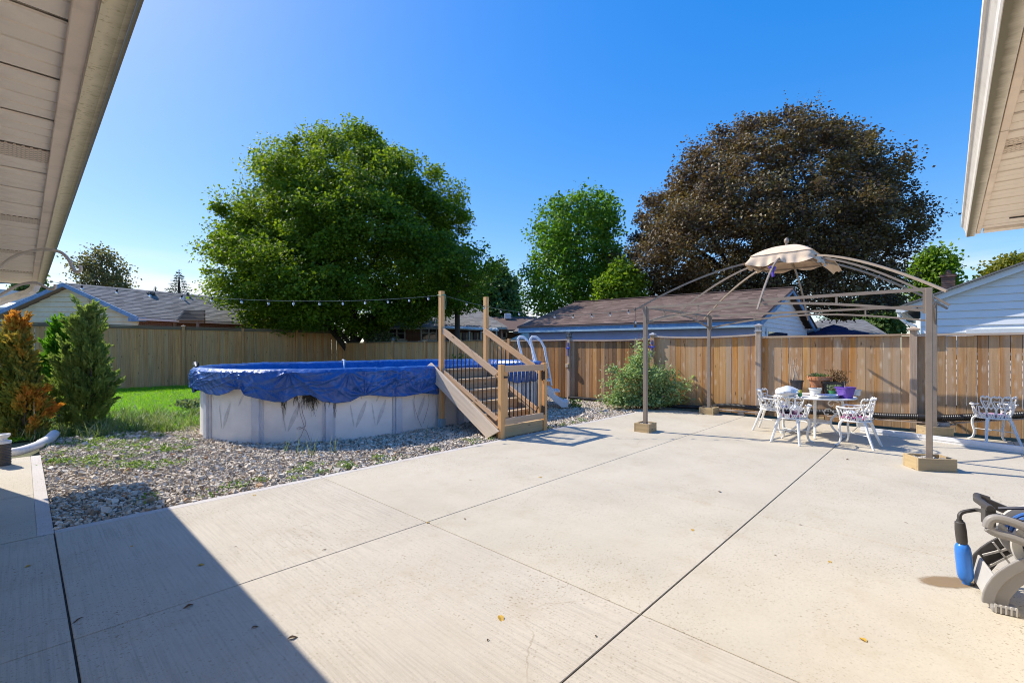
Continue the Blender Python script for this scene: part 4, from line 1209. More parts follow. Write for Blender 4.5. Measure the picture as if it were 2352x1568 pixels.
# --- grey hip roof and navy parasol between garage and white house
qo = at(1945, 800, 27); qo.z = 0
qh = thing('grey_roofed_house', 'grey shingle hip roof showing above the cedar fence behind the navy parasol', 'house', tuple(qo))
el_, er_, rr_, rl_ = at(1845, 772, 25), at(2045, 772, 25), at(1985, 735, 28.5), at(1890, 735, 28.5)
mb = MB(qo); mb.add([el_, er_, rr_, rl_, Vector((er_.x, 32, er_.z)), Vector((el_.x, 32, el_.z))], [(0, 1, 2, 3), (1, 4, 2), (4, 5, 3, 2), (5, 0, 3), (0, 5, 4, 1)]); mb.build('roof', M['shingle_lgrey'], qh)
shingles(qh, el_, er_, rl_, rr_, M['shingle_lgrey'], .17, .36, 300)
mb = MB(qo); mb.box(((el_.x+er_.x)/2, 28.6, 1.1), (er_.x-el_.x-.6, 6.2, 2.4)); mb.build('wall', M['white_paint'], qh)
uo = at(1914, 800, 19.5); uo.z = 0
M['navy'] = plain('navy', (.022, .024, .085), .8, 6, .12, .15, 100)
um = thing('parasol', 'navy two tier garden parasol poking above the cedar fence', 'parasol', tuple(uo))
def umb(z0, r0, z1, r1): return [(r0, z0-.1), (r0, z0), ((r0*.55+r1*.45), z0+(z1-z0)*.5), (r1, z1)]
mb = MB(); mb.lathe(umb(2.22, 1.2, 2.42, .28), 8); mb.build('canopy', M['navy'], um)
mb = MB(); mb.lathe(umb(2.44, .50, 2.60, .02), 8); mb.build('vent_canopy', M['navy'], um)
mb = MB(); mb.lathe([(.025, 0), (.025, 2.42)], 8); mb.build('pole', M['black_metal'], um)

# utility pole
uo = at(1050, 800, 26.5); uo.z = 0
up = thing('utility_pole', 'dark utility pole standing behind the fence between the two stair posts', 'pole', tuple(uo))
M['pole_wood'] = wood('pole_wood', [(0, (.085, .07, .06)), (1, (.12, .10, .085))])
mb = MB(); mb.lathe([(.16, -.05), (.15, 2.5), (.13, 5.6), (.0, 5.62)], 10); mb.build('shaft', M['pole_wood'], up, smooth=True)
mb = MB(); mb.box((0, 0, 5.2), (1.3, .1, .12)); mb.build('crossarm', M['pole_wood'], up)
# ================================================================== above-ground pool
PH = 1.20
def stad(s, r):
    """point and outward normal at arc length s of the pool outline, radius r; s = 0 at the middle of the near side, running towards -a"""
    h = (PA1-PA0)/2; ac = (PA0+PA1)/2; arc = PI*PR; L = 4*h+2*arc
    s = s % L
    if s < h: a_, b_, na, nb = ac-s, PB, 0, -1
    elif s < h+arc:
        t = (s-h)/PR; na, nb = -math.sin(t), -math.cos(t); a_, b_ = PA0, PB
    elif s < 3*h+arc: a_, b_, na, nb = PA0+(s-h-arc), PB, 0, 1
    elif s < 3*h+2*arc:
        t = (s-3*h-arc)/PR; na, nb = math.sin(t), math.cos(t); a_, b_ = PA1, PB
    else: a_, b_, na, nb = PA1-(s-3*h-2*arc), PB, 0, -1
    n = U1*na+U2*nb
    return U1*a_+U2*b_+n*r, n
PL = 4*(PA1-PA0)/2+2*PI*PR
def pool_s(a, b):
    """arc length of the outline point nearest to (a, b)"""
    best, bs = 1e9, 0
    for k in range(720):
        s = PL*k/720; p, _ = stad(s, PR)
        d = (p.dot(U1)-a)**2+(p.dot(U2)-b)**2
        if d < best: best, bs = d, s
    return bs
po = AB((PA0+PA1)/2, PB)
pool = thing('swimming_pool', 'oval white above ground pool with grey uprights standing on the gravel', 'pool', tuple(po))
ns = 220
up_s = [pool_s(2.15, 9.62), pool_s(2.62, 8.42), pool_s(3.59, 7.62), pool_s(4.90, 7.6), pool_s(6.45, 7.6), pool_s(7.5, 7.6), pool_s(8.6, 7.65), pool_s(9.8, 8.2), pool_s(10.5, 9.6), pool_s(2.6, 11.3), pool_s(4.2, 12.3), pool_s(6.8, 12.3), pool_s(8.4, 12.3), pool_s(10, 11.3)]
us = sorted(up_s)
for i in range(len(us)):
    s0, s1 = us[i], us[(i+1) % len(us)]
    if s1 < s0: s1 += PL
    k = max(4, int((s1-s0)/.12)); mb = MB(po); V = []
    for j in range(k+1):
        p, n = stad(s0+(s1-s0)*j/k, PR-.03)
        V += [p+Vector((0, 0, -.03)), p+Vector((0, 0, PH-.02))]
    mb.add(V, [(2*j, 2*j+2, 2*j+3, 2*j+1) for j in range(k)])
    mb.build('wall_panel', M['pool_wall'], pool, smooth=True)
def on_wall(s, off, z):
    p, n = stad(s, PR-.03+off); return p+Vector((0, 0, z))
for s in us:      # each upright: channel with a raised middle, wider at the foot
    mb = MB(po)
    for w, d, z0, z1 in ((.20, .035, -.03, PH-.03), (.12, .075, -.03, PH-.03), (.22, .028, -.03, .08)):
        A = [on_wall(s-w/2, 0, z0), on_wall(s+w/2, 0, z0), on_wall(s+w/2, d, z0), on_wall(s-w/2, d, z0)]
        mb.prism(A, (0, 0, z1-z0))
    mb.build('upright', M['pool_trim'], pool, bevel=.006)
mb = MB(po)
rail = [[stad(PL*k/ns, r)[0]+Vector((0, 0, z)) for k in range(ns)] for r, z in ((PR-.11, PH), (PR-.11, PH+.02), (PR+.06, PH+.02), (PR+.06, PH-.02), (PR-.02, PH-.02))]
V = [p for ring in rail for p in ring]
mb.add(V, [(i*ns+k, i*ns+(k+1) % ns, (i+1)*ns+(k+1) % ns, (i+1)*ns+k) for i in range(4) for k in range(ns)])
mb.build('top_rail', M['pool_trim'], pool, smooth=True)
# printed leaf shaped marks on the wall
def mark(s, z, ln, w, tilt):
    mb = MB(po); N_ = 7; L_, R_ = [], []
    for k in range(N_):
        f = k/(N_-1); x = math.sin(tilt)*ln*(f-.5); zz = math.cos(tilt)*ln*(f-.5); ww = w*math.sin(PI*min(1, f*.92+.02))**.8
        L_.append(on_wall(s-x-ww/2, .0025, z+zz)); R_.append(on_wall(s-x+ww/2, .0025, z+zz))
    mb.add(L_+R_, [(k, k+1, k+1+N_, k+N_) for k in range(N_-1)])
    mb.build('leaf_mark', M['pool_mark'], pool)
mk = [(2.30, 9.05), (3.05, 7.95), (4.15, 7.6), (5.45, 7.6), (4.55, 7.6), (6.0, 7.6), (7.2, 7.6)]
for a_, b_ in mk:
    s = pool_s(a_, b_)
    mark(s, .42, .5, .085, .38)
    mark(s+.16, .40, .42, .03, -.16)
    if a_ < 6: mark(s-.35, .74, .3, .05, .5); mark(s+.42, .8, .26, .035, -.35)

# ------------------------------------------------------------------ blue tarpaulin over it
def hem(s):
    """lower edge of the skirt, read along the front; loose and uneven elsewhere"""
    p, n = stad(s, PR+.09)
    x = 1175.5+F*p.x/p.y
    if n.dot(Vector((p.x, p.y, 0)).normalized()) < .12 and x < 1010:
        tab = [(430, 884), (447, 892), (477, 904), (505, 908), (525, 902), (538, 893), (557, 894), (562, 908), (597, 916), (630, 923), (655, 923), (672, 913), (684, 908), (713, 907), (724, 913), (740, 922), (772, 925.5), (805, 922), (827, 910), (849, 907), (893, 911), (926, 910), (955, 905), (970, 903), (1000, 905)]
        y = np.interp(x, [t[0] for t in tab], [t[1] for t in tab])
        return 1.6-(y-800)*p.y/F
    return .78+.12*noise.noise(Vector((s*.9, 1.3, 0)))+.04*noise.noise(Vector((s*4, 5, 0)))
NS = 2200
prof_in = [(-.95, .80), (-.60, .86), (-.42, .92), (-.30, 1.00), (-.22, 1.08), (-.17, 1.15), (-.13, 1.20), (-.09, 1.235), (-.05, 1.25), (-.0, 1.255), (.045, 1.25), (.078, 1.235), (.095, 1.205)]
NO = 38
def nz(*c): return noise.noise(Vector(c))
VV = []
GATH = []
for k in range(720):
    s = PL*k/720; p, n = stad(s, PR+.09); x = 1175.5+F*p.x/p.y
    if n.dot(Vector((p.x, p.y, 0)).normalized()) < .12:
        for gx in (538, 690, 838, 962):
            if abs(x-gx) < .9 and not any(abs(g[0]-s) < .2 for g in GATH): GATH.append((s, 1.0, .055, gx*.01))
        for gx in (455, 500, 600, 640, 735, 772, 800, 890, 920):
            if abs(x-gx) < .9 and not any(abs(g[0]-s) < .06 for g in GATH): GATH.append((s, 0.0, .036, gx*.017))
for k in range(26):
    s = PL*k/26
    if not any(abs(g[0]-s) < .35 for g in GATH): GATH.append((s, float(k % 2), .045, k*1.3))
for i in range(NS):
    s = PL*i/NS
    hz = hem(s)
    lift = .012*nz(s*1.1, 0, 7)+.008*nz(s*4.5, 2, 7)
    for (r, z) in prof_in:
        inn = 1 if r < -.1 else .4
        wr = .012*nz(s*5, z*6, 3)+.006*nz(s*14, z*10, 8)
        p, n = stad(s, PR+r+wr*inn)
        VV.append(p+Vector((0, 0, z+lift*(1 if z > 1.1 else .3)+(.008*nz(s*11, r*30, 4) if r > -.15 else .03*nz(s*1.3, r*3, 2)))))
    for k in range(1, NO+1):
        f = k/NO
        z = 1.205+(hz-1.205)*f
        # broad drape, creases fanning out of the gathers at hem and rim, small pleats under the rim
        fold = .030*f*nz(s*2.2, f*.8, 1.0)+.016*f*nz(s*5+f*2.2, f*1.5, 5)+.004*nz(s*16+f*9, f*6, 2)
        for gs, gf, amp, ph in GATH:
            ds = (s-gs+PL/2) % PL-PL/2
            if abs(ds) > .9: continue
            dz = (f-gf)*.42
            dd = math.hypot(ds, dz); an = math.atan2(dz, ds)
            k_ = abs(math.cos(an*5.5+ph+1.2*nz(an*2, gs, 3)))**5
            fold += amp*(k_-.25)*math.exp(-(dd/.42)**2)*min(1, dd/.05)
        pl = (1-abs(nz(s*13+f*4, f*1.2, 31))*2.4); fold += .020*max(0, pl)**2*math.exp(-f*4.5)
        cr = (1-abs(nz(s*2.6-f*3.5, f*1.8, 41))*3.2); fold += .030*max(0, cr)**3*math.sin(PI*min(1, f*1.1+.05))
        cr = (1-abs(nz(s*4.4+f*2.5, f*1.3, 51))*3.2); fold += .024*max(0, cr)**3*f
        r = PR+.097+.03*math.sin(min(1, f*1.6)*PI)*.6+fold*.9
        r = max(r, PR+.055)
        p, n = stad(s, r)
        VV.append(p+Vector((0, 0, z+.012*nz(s*8, f*5, 6)*(f < 1))))
    p, n = stad(s, PR+.075); VV.append(p+Vector((0, 0, hz+.008)))
rows = len(prof_in)+NO+1
FF = []
for i in range(NS):
    j = (i+1) % NS
    for k in range(rows-1): FF.append((i*rows+k, i*rows+k+1, j*rows+k+1, j*rows+k))
def tarp_mat():
    m, nt, b = newmat('tarp')
    mp = mapped(nt); n1 = noise_n(nt, mp, 2.2, 5, .6); n2 = noise_n(nt, mp, 9, 6, .7)
    r = ramp(nt, [(.25, (.018, .075, .27)), (.55, (.028, .112, .38)), (.8, (.05, .155, .46))]); nt.links.new(n1.outputs[0], r.inputs[0])
    c = mixc(nt, rng_n(nt, n2.outputs[0], .52, .75, 0, .3), r.outputs[0], (.13, .25, .46))
    nt.links.new(c, b.inputs['Base Color'])
    nt.links.new(rng_n(nt, n2.outputs[0], .3, .7, .2, .42), b.inputs['Roughness'])
    b.inputs['Specular IOR Level'].default_value = .55
    vo = nd(nt, 'ShaderNodeTexNoise'); vo.inputs['Scale'].default_value = 7; vo.inputs['Detail'].default_value = 6; vo.inputs['Distortion'].default_value = 2.2
    nt.links.new(mp.outputs[0], vo.inputs['Vector'])
    bump(nt, b, vo.outputs[0], .45, .012)
    return m
M['tarp'] = tarp_mat()
tc_ = thing('pool_cover', 'crumpled blue tarpaulin draped over the pool with a scalloped hem', 'pool cover', (po.x, po.y, .8))
o3 = Vector((po.x, po.y, .8))
me = mesh_from('tarpaulin', [v-o3 for v in VV], FF, True); me.materials.append(M['tarp']); fix_normals(me)
link('tarpaulin', me, tc_)
mb = MB(o3)    # sagging middle with rain water
ring = [VV[i*rows] for i in range(0, NS, 11)]
mb.add(ring+[Vector((po.x, po.y, .70))], [(k, (k+1) % len(ring), len(ring)) for k in range(len(ring))])
mb.build('sagging_middle', M['tarp'], tc_, smooth=True)
M['black_sheet'] = plain('black_sheet', (.02, .02, .03), .4, 10, .2, .2)
mb = MB(o3)
s = pool_s(2.25, 10.4); p, n = stad(s, PR+.03); tt_ = Vector((-n.y, n.x, 0))
mb.tube([p+tt_*(-.25)+Vector((0, 0, 1.27)), p+tt_*(-.08)+Vector((0, 0, 1.30)), p+tt_*.1+Vector((0, 0, 1.285)), p+tt_*.26+Vector((0, 0, 1.262))], [.05, .055, .04, .015], 8); mb.build('rolled_corner', M['black_sheet'], tc_, smooth=True)
M['rope'] = plain('rope', (.62, .64, .68), .8, 20, .2, .2)
s = pool_s(6.1, 12.3); p, n = stad(s, PR-.02)
mb = MB(o3); mb.tube([p+n*.02+Vector((0, 0, 1.275)), p-n*.05+Vector((.02, 0, 1.27)), p-n*.16+Vector((-.04, 0, 1.18)), p-n*.3+Vector((-.12, 0, 1.02))], .03, 6); mb.build('bunched_edge', M['rope'], tc_, smooth=True)
# dead vine hanging from under the hem
M['dead_vine'] = plain('dead_vine', (.055, .045, .03), .9, 20, .4, .2)
vo_ = at(690, 915, 7.62)
dv = thing('dead_vine', 'dry dark roots and twigs hanging from under the blue tarpaulin', 'vine', tuple(vo_))
mb = MB(vo_)
sc0 = pool_s(3.15, 7.78); sL, sR = pool_s(2.86, 8.05), pool_s(3.62, 7.6)
cen = [(.0, .5), (.04, .3), (-.06, .3), (.28, .2), (-.24, .15), (-.36, .12), (.18, .1), (.33, .15)]
for k in range(95):
    f = random.random()
    g_ = random.choice([.02, .08, .30, .45, .52, .55, .58, .62, .68, .93, .97])+random.gauss(0, .03)
    s = sR+(sL-sR)*(1-g_)
    z = hem(s)+.04
    ln = abs(random.gauss(.16, .10))+.05
    pts = []; ds = 0; off = .045+random.random()*.04
    for q in range(6):
        ds += random.gauss(0, .012); p, n = stad(s+ds, PR-.03+off*(1-q*.05)); pts.append(p+Vector((0, 0, z-ln*q/5)))
    mb.tube(pts, [.0045, .004, .0035, .003, .0025, .0015], 4, caps=False)
mb.build('twigs', M['dead_vine'], dv)
mb = MB(vo_)
for k in range(60):
    s = sR+(sL-sR)*(1-(.55+random.gauss(0, .035))); z = hem(s)+random.uniform(-.07, .05); p, n = stad(s, PR+random.uniform(.01, .07))
    q = p+Vector((0, 0, z)); mb.tube([q, q+Vector((random.gauss(0, .03), random.gauss(0, .02), random.gauss(-.02, .03))), q+Vector((random.gauss(0, .05), random.gauss(0, .03), random.gauss(-.05, .04)))], .004, 4, caps=False)
mb.build('root_ball', M['dead_vine'], dv)
M['cord'] = plain('cord', (.34, .20, .17), .7, 20, .15, .1)
cd = thing('cord_loop', 'thin reddish cord looping down the pool wall under the dead vine', 'cord', tuple(gp(690, 1018)))
co_ = Vector(cd.location)
def cord(pl): return [stad(pool_s(3.12, 7.75)+ds, PR+.0)[0]+Vector((0, 0, z)) for ds, z in pl]
mb = MB(co_); mb.tube(cord([(.05, .68), (.04, .5), (0, .36), (-.03, .26), (.02, .12), (.08, .02)]), .0035, 4); mb.build('cord', M['cord'], cd)
mb = MB(co_); mb.tube(cord([(.03, .68), (.0, .5), (-.04, .38), (-.05, .28), (.06, .22), (.1, .24), (.04, .27), (-.06, .2), (-.12, .02)]), .0035, 4); mb.build('cord', M['cord'], cd)
cd = thing('wire_loop', 'thin dark wire loop hanging on the pool wall left of the stairs', 'wire', tuple(gp(965, 985)))
co_ = Vector(cd.location); s0 = pool_s(5.45, 7.6)
mb = MB(co_); mb.tube([stad(s0+.26*math.cos(t)*(.6+.4*math.sin(t)), PR)[0]+Vector((0, 0, .42+.36*math.sin(t))) for t in np.linspace(-1.6, 4.2, 28)], .003, 4); mb.build('wire', M['cord'], cd)

# ================================================================== wooden stairs with a gate
# local x along U1 (a), local y along U2 (b)
so = AB(5.80, 5.74)
stp = thing('wooden_stairs', 'wooden stairs with two tall posts and a black barred gate leading up to the pool', 'stairs', tuple(so), ANG1)
SW = 1.22
def post4(x, y, h, name='post', w=.094, z0=0.0, label=None):
    o = link(name, box_mesh(name, w, w, h, M['lumber'], .008), stp, (x, y, z0)); 
    if label: o['label'] = label
    return o
post4(.04, 1.74, 2.62, 'tall_post', z0=.14)
post4(SW+.06, 1.74, 2.60, 'tall_post', z0=.14)
M['bracket_blue'] = plain('bracket_blue', (.33, .46, .52), .5, 12, .12, .1)
for x in (.04, SW+.06):
    mb = MB(); mb.box((x, 1.74, .085), (.116, .116, .19)); mb.box((x, 1.74, -.01), (.16, .16, .012)); mb.build('post_base', M['bracket_blue'], stp, bevel=.004)
post4(.03, 0.03, 1.315, 'gate_post')
post4(SW, 0.03, 1.315, 'gate_post')
# side boards (wide outer plank, inner stringers)
def side_plank(x, y0, z0, y1, z1, h, t, mat, name):
    mb = MB((x, (y0+y1)/2, (z0+z1)/2))
    mb.prism([(x-t/2, y0, z0-h), (x-t/2, y1, z1-h), (x-t/2, y1, z1), (x-t/2, y0, z0)], (t, 0, 0))
    return mb
def slope_plank(name, x, y0, z0, y1, z1, h, t, mat, clip=True):
    """board lying along a slope: built along local x so that the grain follows it"""
    d = math.hypot(y1-y0, z1-z0); ang = math.atan2(z1-z0, y1-y0)
    hv = h*math.cos(ang)
    mb = MB()
    k = math.tan(ang)*h     # vertical end cuts
    if clip: P = [(0, -t/2, 0), (-math.sin(ang)*hv*0, -t/2, 0)]
    e = h*math.tan(ang)
    poly = [(0, -t/2, -h), (d, -t/2, -h), (d, -t/2, 0), (0, -t/2, 0)]
    if clip: poly = [(e*.98, -t/2, -h), (d+e*.98, -t/2, -h), (d, -t/2, 0), (0, -t/2, 0)]
    mb.prism(poly, (0, t, 0))
    o = mb.build(name, mat, stp, bevel=.004)
    o.matrix_basis = Matrix.Translation((x, y0, z0)) @ Matrix.Rotation(PI/2, 4, 'Z') @ Matrix.Rotation(-ang, 4, 'Y')
    return o
slope_plank('side_plank', -.075, -.02, .15, 1.93, 1.31, .285, .038, M['lumber_grey'])
slope_plank('stringer', -.02, .05, .19, 1.80, 1.20, .27, .038, M['tread'])
slope_plank('stringer', SW+.05, .05, .19, 1.80, 1.20, .27, .038, M['tread'])
RISE, RUN = .197, .305
for k in range(6):
    z = RISE*(k+1); y = .10+RUN*k
    mb = MB(); mb.box((0, 0, 0), (SW-.03, .30, .038)); o = mb.build('tread', M['tread'], stp, bevel=.005); o.location = (SW/2+.015, y+.14, z-.019)
    mb = MB(); mb.box((0, 0, 0), (SW-.03, .022, RISE-.04)); o = mb.build('riser', M['tread'], stp); o.location = (SW/2+.015, y+.04, z-RISE/2-.02)
mb = MB(); mb.box((0, 0, 0), (.05, .04, .2)); o = mb.build('ledger_block', M['tread'], stp); o.location = (-.075, 1.86, 1.03)
# handrails and lower rails
def hand(x, z0, z1, y0, y1, h, t, name):
    o = slope_plank(name, x, y0, z0, y1, z1, h, t, M['lumber'])
hand(.03, 1.18, 2.04, .078, 1.70, .125, .038, 'handrail')
hand(SW+.03, 1.18, 2.04, .078, 1.70, .125, .038, 'handrail')
M['lumber_x'] = wood('lumber_x', [(0, (.66, .41, .22)), (.5, (.68, .44, .25)), (1, (.62, .41, .24))], axis='x', grey=(.60, .49, .38), grey_amt=.45, spread=.6)
for nm in ('handrail',): pass
hand(.035, .36, 1.20, .078, 1.70, .09, .038, 'bottom_rail')
hand(SW+.03, .36, 1.20, .078, 1.70, .09, .038, 'bottom_rail')
for ob in stp.children:
    if ob.name.startswith(('handrail', 'bottom_rail')): ob.data.materials[0] = M['lumber_x']
balme = MB(); balme.lathe([(.0095, 0), (.0095, .86)], 8); bal = mesh_from('baluster', balme.v, balme.f, True); bal.materials.append(M['black_metal'])
for x in (.03, SW+.03):
    for k in range(13):
        y = .165+k*.118
        zz = .33+(y-.078)*(.84/1.62)
        link('baluster', bal, stp, (x, y, zz))
# bottom kick board and gate
mb = MB(); mb.box((0, 0, 0), (SW-.11, .038, .2)); o = mb.build('kick_board', M['planter_wood'], stp); o.location = (SW/2+.015, .03, .115)
gt = bpy.data.objects.new('gate', None); C.objects.link(gt); gt.parent = stp; gt.location = (.095, .0, 0)
GW_ = SW-.165
def gpart(name, c, d, mat, bev=.004):
    mb = MB(); mb.box((0, 0, 0), d); o = mb.build(name, mat, gt, bevel=bev); o.location = c; return o
gpart('gate_stile', (.045, 0.03, .75), (.085, .036, .98), M['lumber'])
gpart('gate_stile', (GW_-.04, 0.03, .75), (.085, .036, .98), M['lumber'])
gpart('gate_rail', (GW_/2-.005, -.008, 1.235), (GW_+.02, .038, .115), M['lumber_x'])
gpart('gate_rail', (GW_/2-.005, -.008, .30), (GW_+.02, .038, .115), M['lumber_x'])
balg = MB(); balg.lathe([(.0095, 0), (.0095, .86)], 8); balgm = mesh_from('gate_bar', balg.v, balg.f, True); balgm.materials.append(M['black_metal'])
for k in range(8):
    link('gate_bar', balgm, gt, (.15+k*(GW_-.29)/7, .03, .335))
mb = MB(); mb.tube([(.09, .045, .47), (.2, .045, .345)], .01, 5); mb.tube([(GW_-.08, .045, .47), (GW_-.2, .045, .345)], .01, 5); mb.tube([(.09, .045, 1.08), (.2, .045, 1.185)], .01, 5); mb.build('corner_brace', M['black_metal'], gt)
for z in (.40, 1.08):
    mb = MB(); mb.box((GW_-.03, -.02, z), (.035, .01, .2)); mb.box((GW_+.02, -.025, z), (.03, .012, .16)); mb.tube([(GW_-.003, -.028, z-.08), (GW_-.003, -.028, z+.08)], .008, 6); mb.build('hinge', M['black_metal'], gt)
mb = MB(); mb.box((-.005, -.028, 1.09), (.09, .012, .035)); mb.tube([(-.03, -.036, 1.1), (.05, -.036, 1.1)], .006, 5); mb.build('latch', M['black_metal'], gt)

# ================================================================== white A-frame pool ladder
lo = AB(10.45, 7.55)
ld = thing('pool_ladder', 'white plastic pool ladder with two looped handrails beside the cedar fence', 'ladder', tuple(lo))
# measured at its own depth: outer legs lean from the rim down to the ground
def Lp(x, y, Y): return at(x, y, Y)
side_poly = [(1228, 836), (1238, 846), (1243, 868), (1252, 880), (1262, 886), (1270, 889), (1276, 905), (1290, 914), (1303, 919), (1302, 930), (1290, 931), (1268, 912), (1245, 890), (1229, 868)]
for dY in (0.0, -.62):
    P_ = [Lp(x, y, 12.75) for x, y in side_poly]
    sh = U1*.0+Vector((-.06, dY+.12, 0))
    mb = MB(lo); mb.prism([p+sh for p in P_], Vector((.03, .05, 0))); mb.build('side_panel', M['white_vinyl'], ld, bevel=.01)
for k in range(4):
    f = k/3
    p = Lp(1234+f*58, 850+f*70, 12.75)+Vector((-.05, .1, 0))
    mb = MB(lo); mb.prism([p+Vector((-.06, .02, 0)), p+Vector((.16, .02, 0)), p+Vector((.16, -.58, 0)), p+Vector((-.06, -.58, 0))], (0, 0, .05)); mb.build('step', M['white_vinyl'], ld, bevel=.008)
for dx, dY in ((0, 0), (-29, .45)):
    Y = 12.6+dY
    pts = [(1240, 868), (1235, 845), (1227, 815), (1220, 790), (1218, 778), (1222, 773), (1231, 774), (1242, 783), (1250, 798), (1254, 820), (1260, 850), (1266, 885)]
    if dx: pts = pts[1:]+[(1272, 900)]
    pts = [Lp(x+dx, y, Y) for x, y in pts]
    mb = MB(lo); mb.tube(pts, .034, 8); mb.build('handrail', M['white_vinyl'], ld, smooth=True)
mb = MB(lo); q = Lp(1212, 838, 12.7); mb.box(q, (.75, .35, .05), Matrix.Rotation(ANG1, 3, 'Z')); mb.build('platform', M['white_vinyl'], ld, bevel=.01)

# ================================================================== gazebo frame
A0, A1, B0, B1 = 8.30, 11.58, .19, 4.28
gzb = thing('gazebo', 'bare brown metal gazebo frame with only its small beige top canopy left on', 'gazebo', tuple(AB((A0+A1)/2, (B0+B1)/2)), ANG1)
ac, bc = (A0+A1)/2, (B0+B1)/2; ha, hb = (A1-A0)/2, (B1-B0)/2
ZT = 2.41
for sx in (-1, 1):
    for sy in (-1, 1):
        mb = MB(); x, y = sx*ha, sy*hb
        mb.bar((x, y, .03), (x, y, ZT), .070, .070, (0, 1, 0), bev=.005)
        mb.box((x-sx*.05, y, ZT-.17), (.03, .03, .34)); mb.box((x, y-sy*.05, ZT-.17), (.03, .03, .34))
        mb.build('post', M['gazebo_metal'], gzb)
def beam(p, q, name='beam'):
    mb = MB(); mb.bar(p, q, .035, .045); mb.build(name, M['gazebo_metal'], gzb)
def arch(p, q):
    p, q = Vector(p), Vector(q)
    pts = []
    for k in range(17):
        f = k/16; z = 2.10+.22*math.sin(PI*f)
        pts.append(p.lerp(q, f)+Vector((0, 0, z-p.z)))
    mb = MB(); mb.tube(pts, 1.0, 4, prof=[(.014, -.018), (.014, .018), (-.014, .018), (-.014, -.018)]); mb.build('arch', M['gazebo_metal'], gzb)
    for f in (.25, .5, .75):
        c_ = p.lerp(q, f); z = 2.10+.22*math.sin(PI*f)
        mb = MB(); mb.bar((c_.x, c_.y, z), (c_.x, c_.y, ZT-.02), .025, .025, (0, 1, 0)); mb.build('spacer', M['gazebo_metal'], gzb)
cor = [(-ha, -hb), (-ha, hb), (ha, hb), (ha, -hb)]
for i in range(4):
    p, q = cor[i], cor[(i+1) % 4]
    beam((*p, ZT-.02), (*q, ZT-.02)); arch((*p, 2.1), (*q, 2.1))
def rib(x, y, zt, over=.22):
    d = Vector((x, y, 0)); r = d.length; u = d.normalized()
    pts = []
    z1 = zt+.03
    for k in range(15):
        f = k/14; rr = .35+(r+over-.35)*f
        g_ = (rr-.35)/(r-.35)
        z = 3.27-(3.27-z1)*(g_**1.55)
        pts.append(u*rr+Vector((0, 0, z)))
    mb = MB(); mb.tube(pts, 1.0, 4, prof=[(.013, -.017), (.013, .017), (-.013, .017), (-.013, -.017)]); mb.build('rib', M['gazebo_metal'], gzb)
for x, y in cor: rib(x, y, ZT+.02)
for x, y in ((-ha, 0), (ha, 0), (0, hb), (0, -hb)): rib(x, y, ZT-.01, .2)
# top canopy: square cap with drooping, scalloped valance
hs = .52
NC = 96
def sq(t, h):
    c, s = math.cos(t), math.sin(t); k = 1/((abs(c)**16+abs(s)**16)**(1/16)); return c*k*h, s*k*h
VV2, nr = [], 0
for f in np.linspace(0.02, 1, 12):
    for k in range(NC):
        x, y = sq(2*PI*k/NC, hs*f)
        z = 3.545-.215*(f**1.9)+.02*math.sin(4*2*PI*k/NC)*f*0+.012*nz(x*3, y*3, 1)*f
        z -= .03*(max(abs(x), abs(y))/hs > .9)*abs(math.cos(2*(2*PI*k/NC)))*0
        VV2.append(Vector((x, y, z)))
    nr += 1
mb = MB(); mb.add(VV2+[Vector((0, 0, 3.547))], [(i*NC+k, i*NC+(k+1) % NC, (i+1)*NC+(k+1) % NC, (i+1)*NC+k) for i in range(nr-1) for k in range(NC)]+[(k, (k+1) % NC, nr*NC) for k in range(NC)])
mb.build('canopy_top', M['canvas'], gzb, smooth=True)
VV2 = []
rowsv = 9
for i in range(rowsv):
    f = i/(rowsv-1)
    for k in range(NC*2):
        t = 2*PI*k/(NC*2)
        sc_ = abs(math.sin(4*t))
        drop = .13+.085*sc_+.04*nz(math.cos(t)*2, math.sin(t)*2, 5)
        x, y = sq(t, hs*1.0-.012+.06*f+.018*math.sin(22*t)*f+.03*nz(math.cos(t)*4, math.sin(t)*4, f*2)*f)
        VV2.append(Vector((x, y, 3.325-drop*f*1.0)))
mb = MB(); m2 = NC*2
mb.add(VV2, [(i*m2+k, i*m2+(k+1) % m2, (i+1)*m2+(k+1) % m2, (i+1)*m2+k) for i in range(rowsv-1) for k in range(m2)])
mb.build('valance', M['canvas'], gzb, smooth=True)
mb = MB(); tt2 = -PI/4+.05     # loose flap at the right corner
fl_ = []
for i in range(7):
    for k in range(6):
        f = i/6; g_ = (k/5-.5)
        fl_.append(Vector((.50+.24*f-.16*g_*0, -.50-.20*f, 3.30-.10*f-.13*f*f+.02*math.sin(k*2.2)))+Vector((g_*.30*(1-.45*f), g_*.30*(1-.45*f), -.05*abs(g_))))
mb.add(fl_, [(i*6+k, i*6+k+1, (i+1)*6+k+1, (i+1)*6+k) for i in range(6) for k in range(5)])
mb.build('loose_flap', M['canvas'], gzb, smooth=True)
mb = MB(); mb.lathe([(.024, 3.53), (.028, 3.565), (.016, 3.58), (.034, 3.60), (.044, 3.63), (.040, 3.66), (.022, 3.685), (.003, 3.695)], 12); mb.build('finial', M['gazebo_metal'], gzb, smooth=True)
mb = MB()
for i in range(8):
    t = 2*PI*i/8; x, y = sq(t, .50); x2, y2 = sq(t+PI/4, .50); mb.bar((x, y, 3.17), (x2, y2, 3.17), .03, .03)
mb.build('crown_frame', M['gazebo_metal'], gzb)
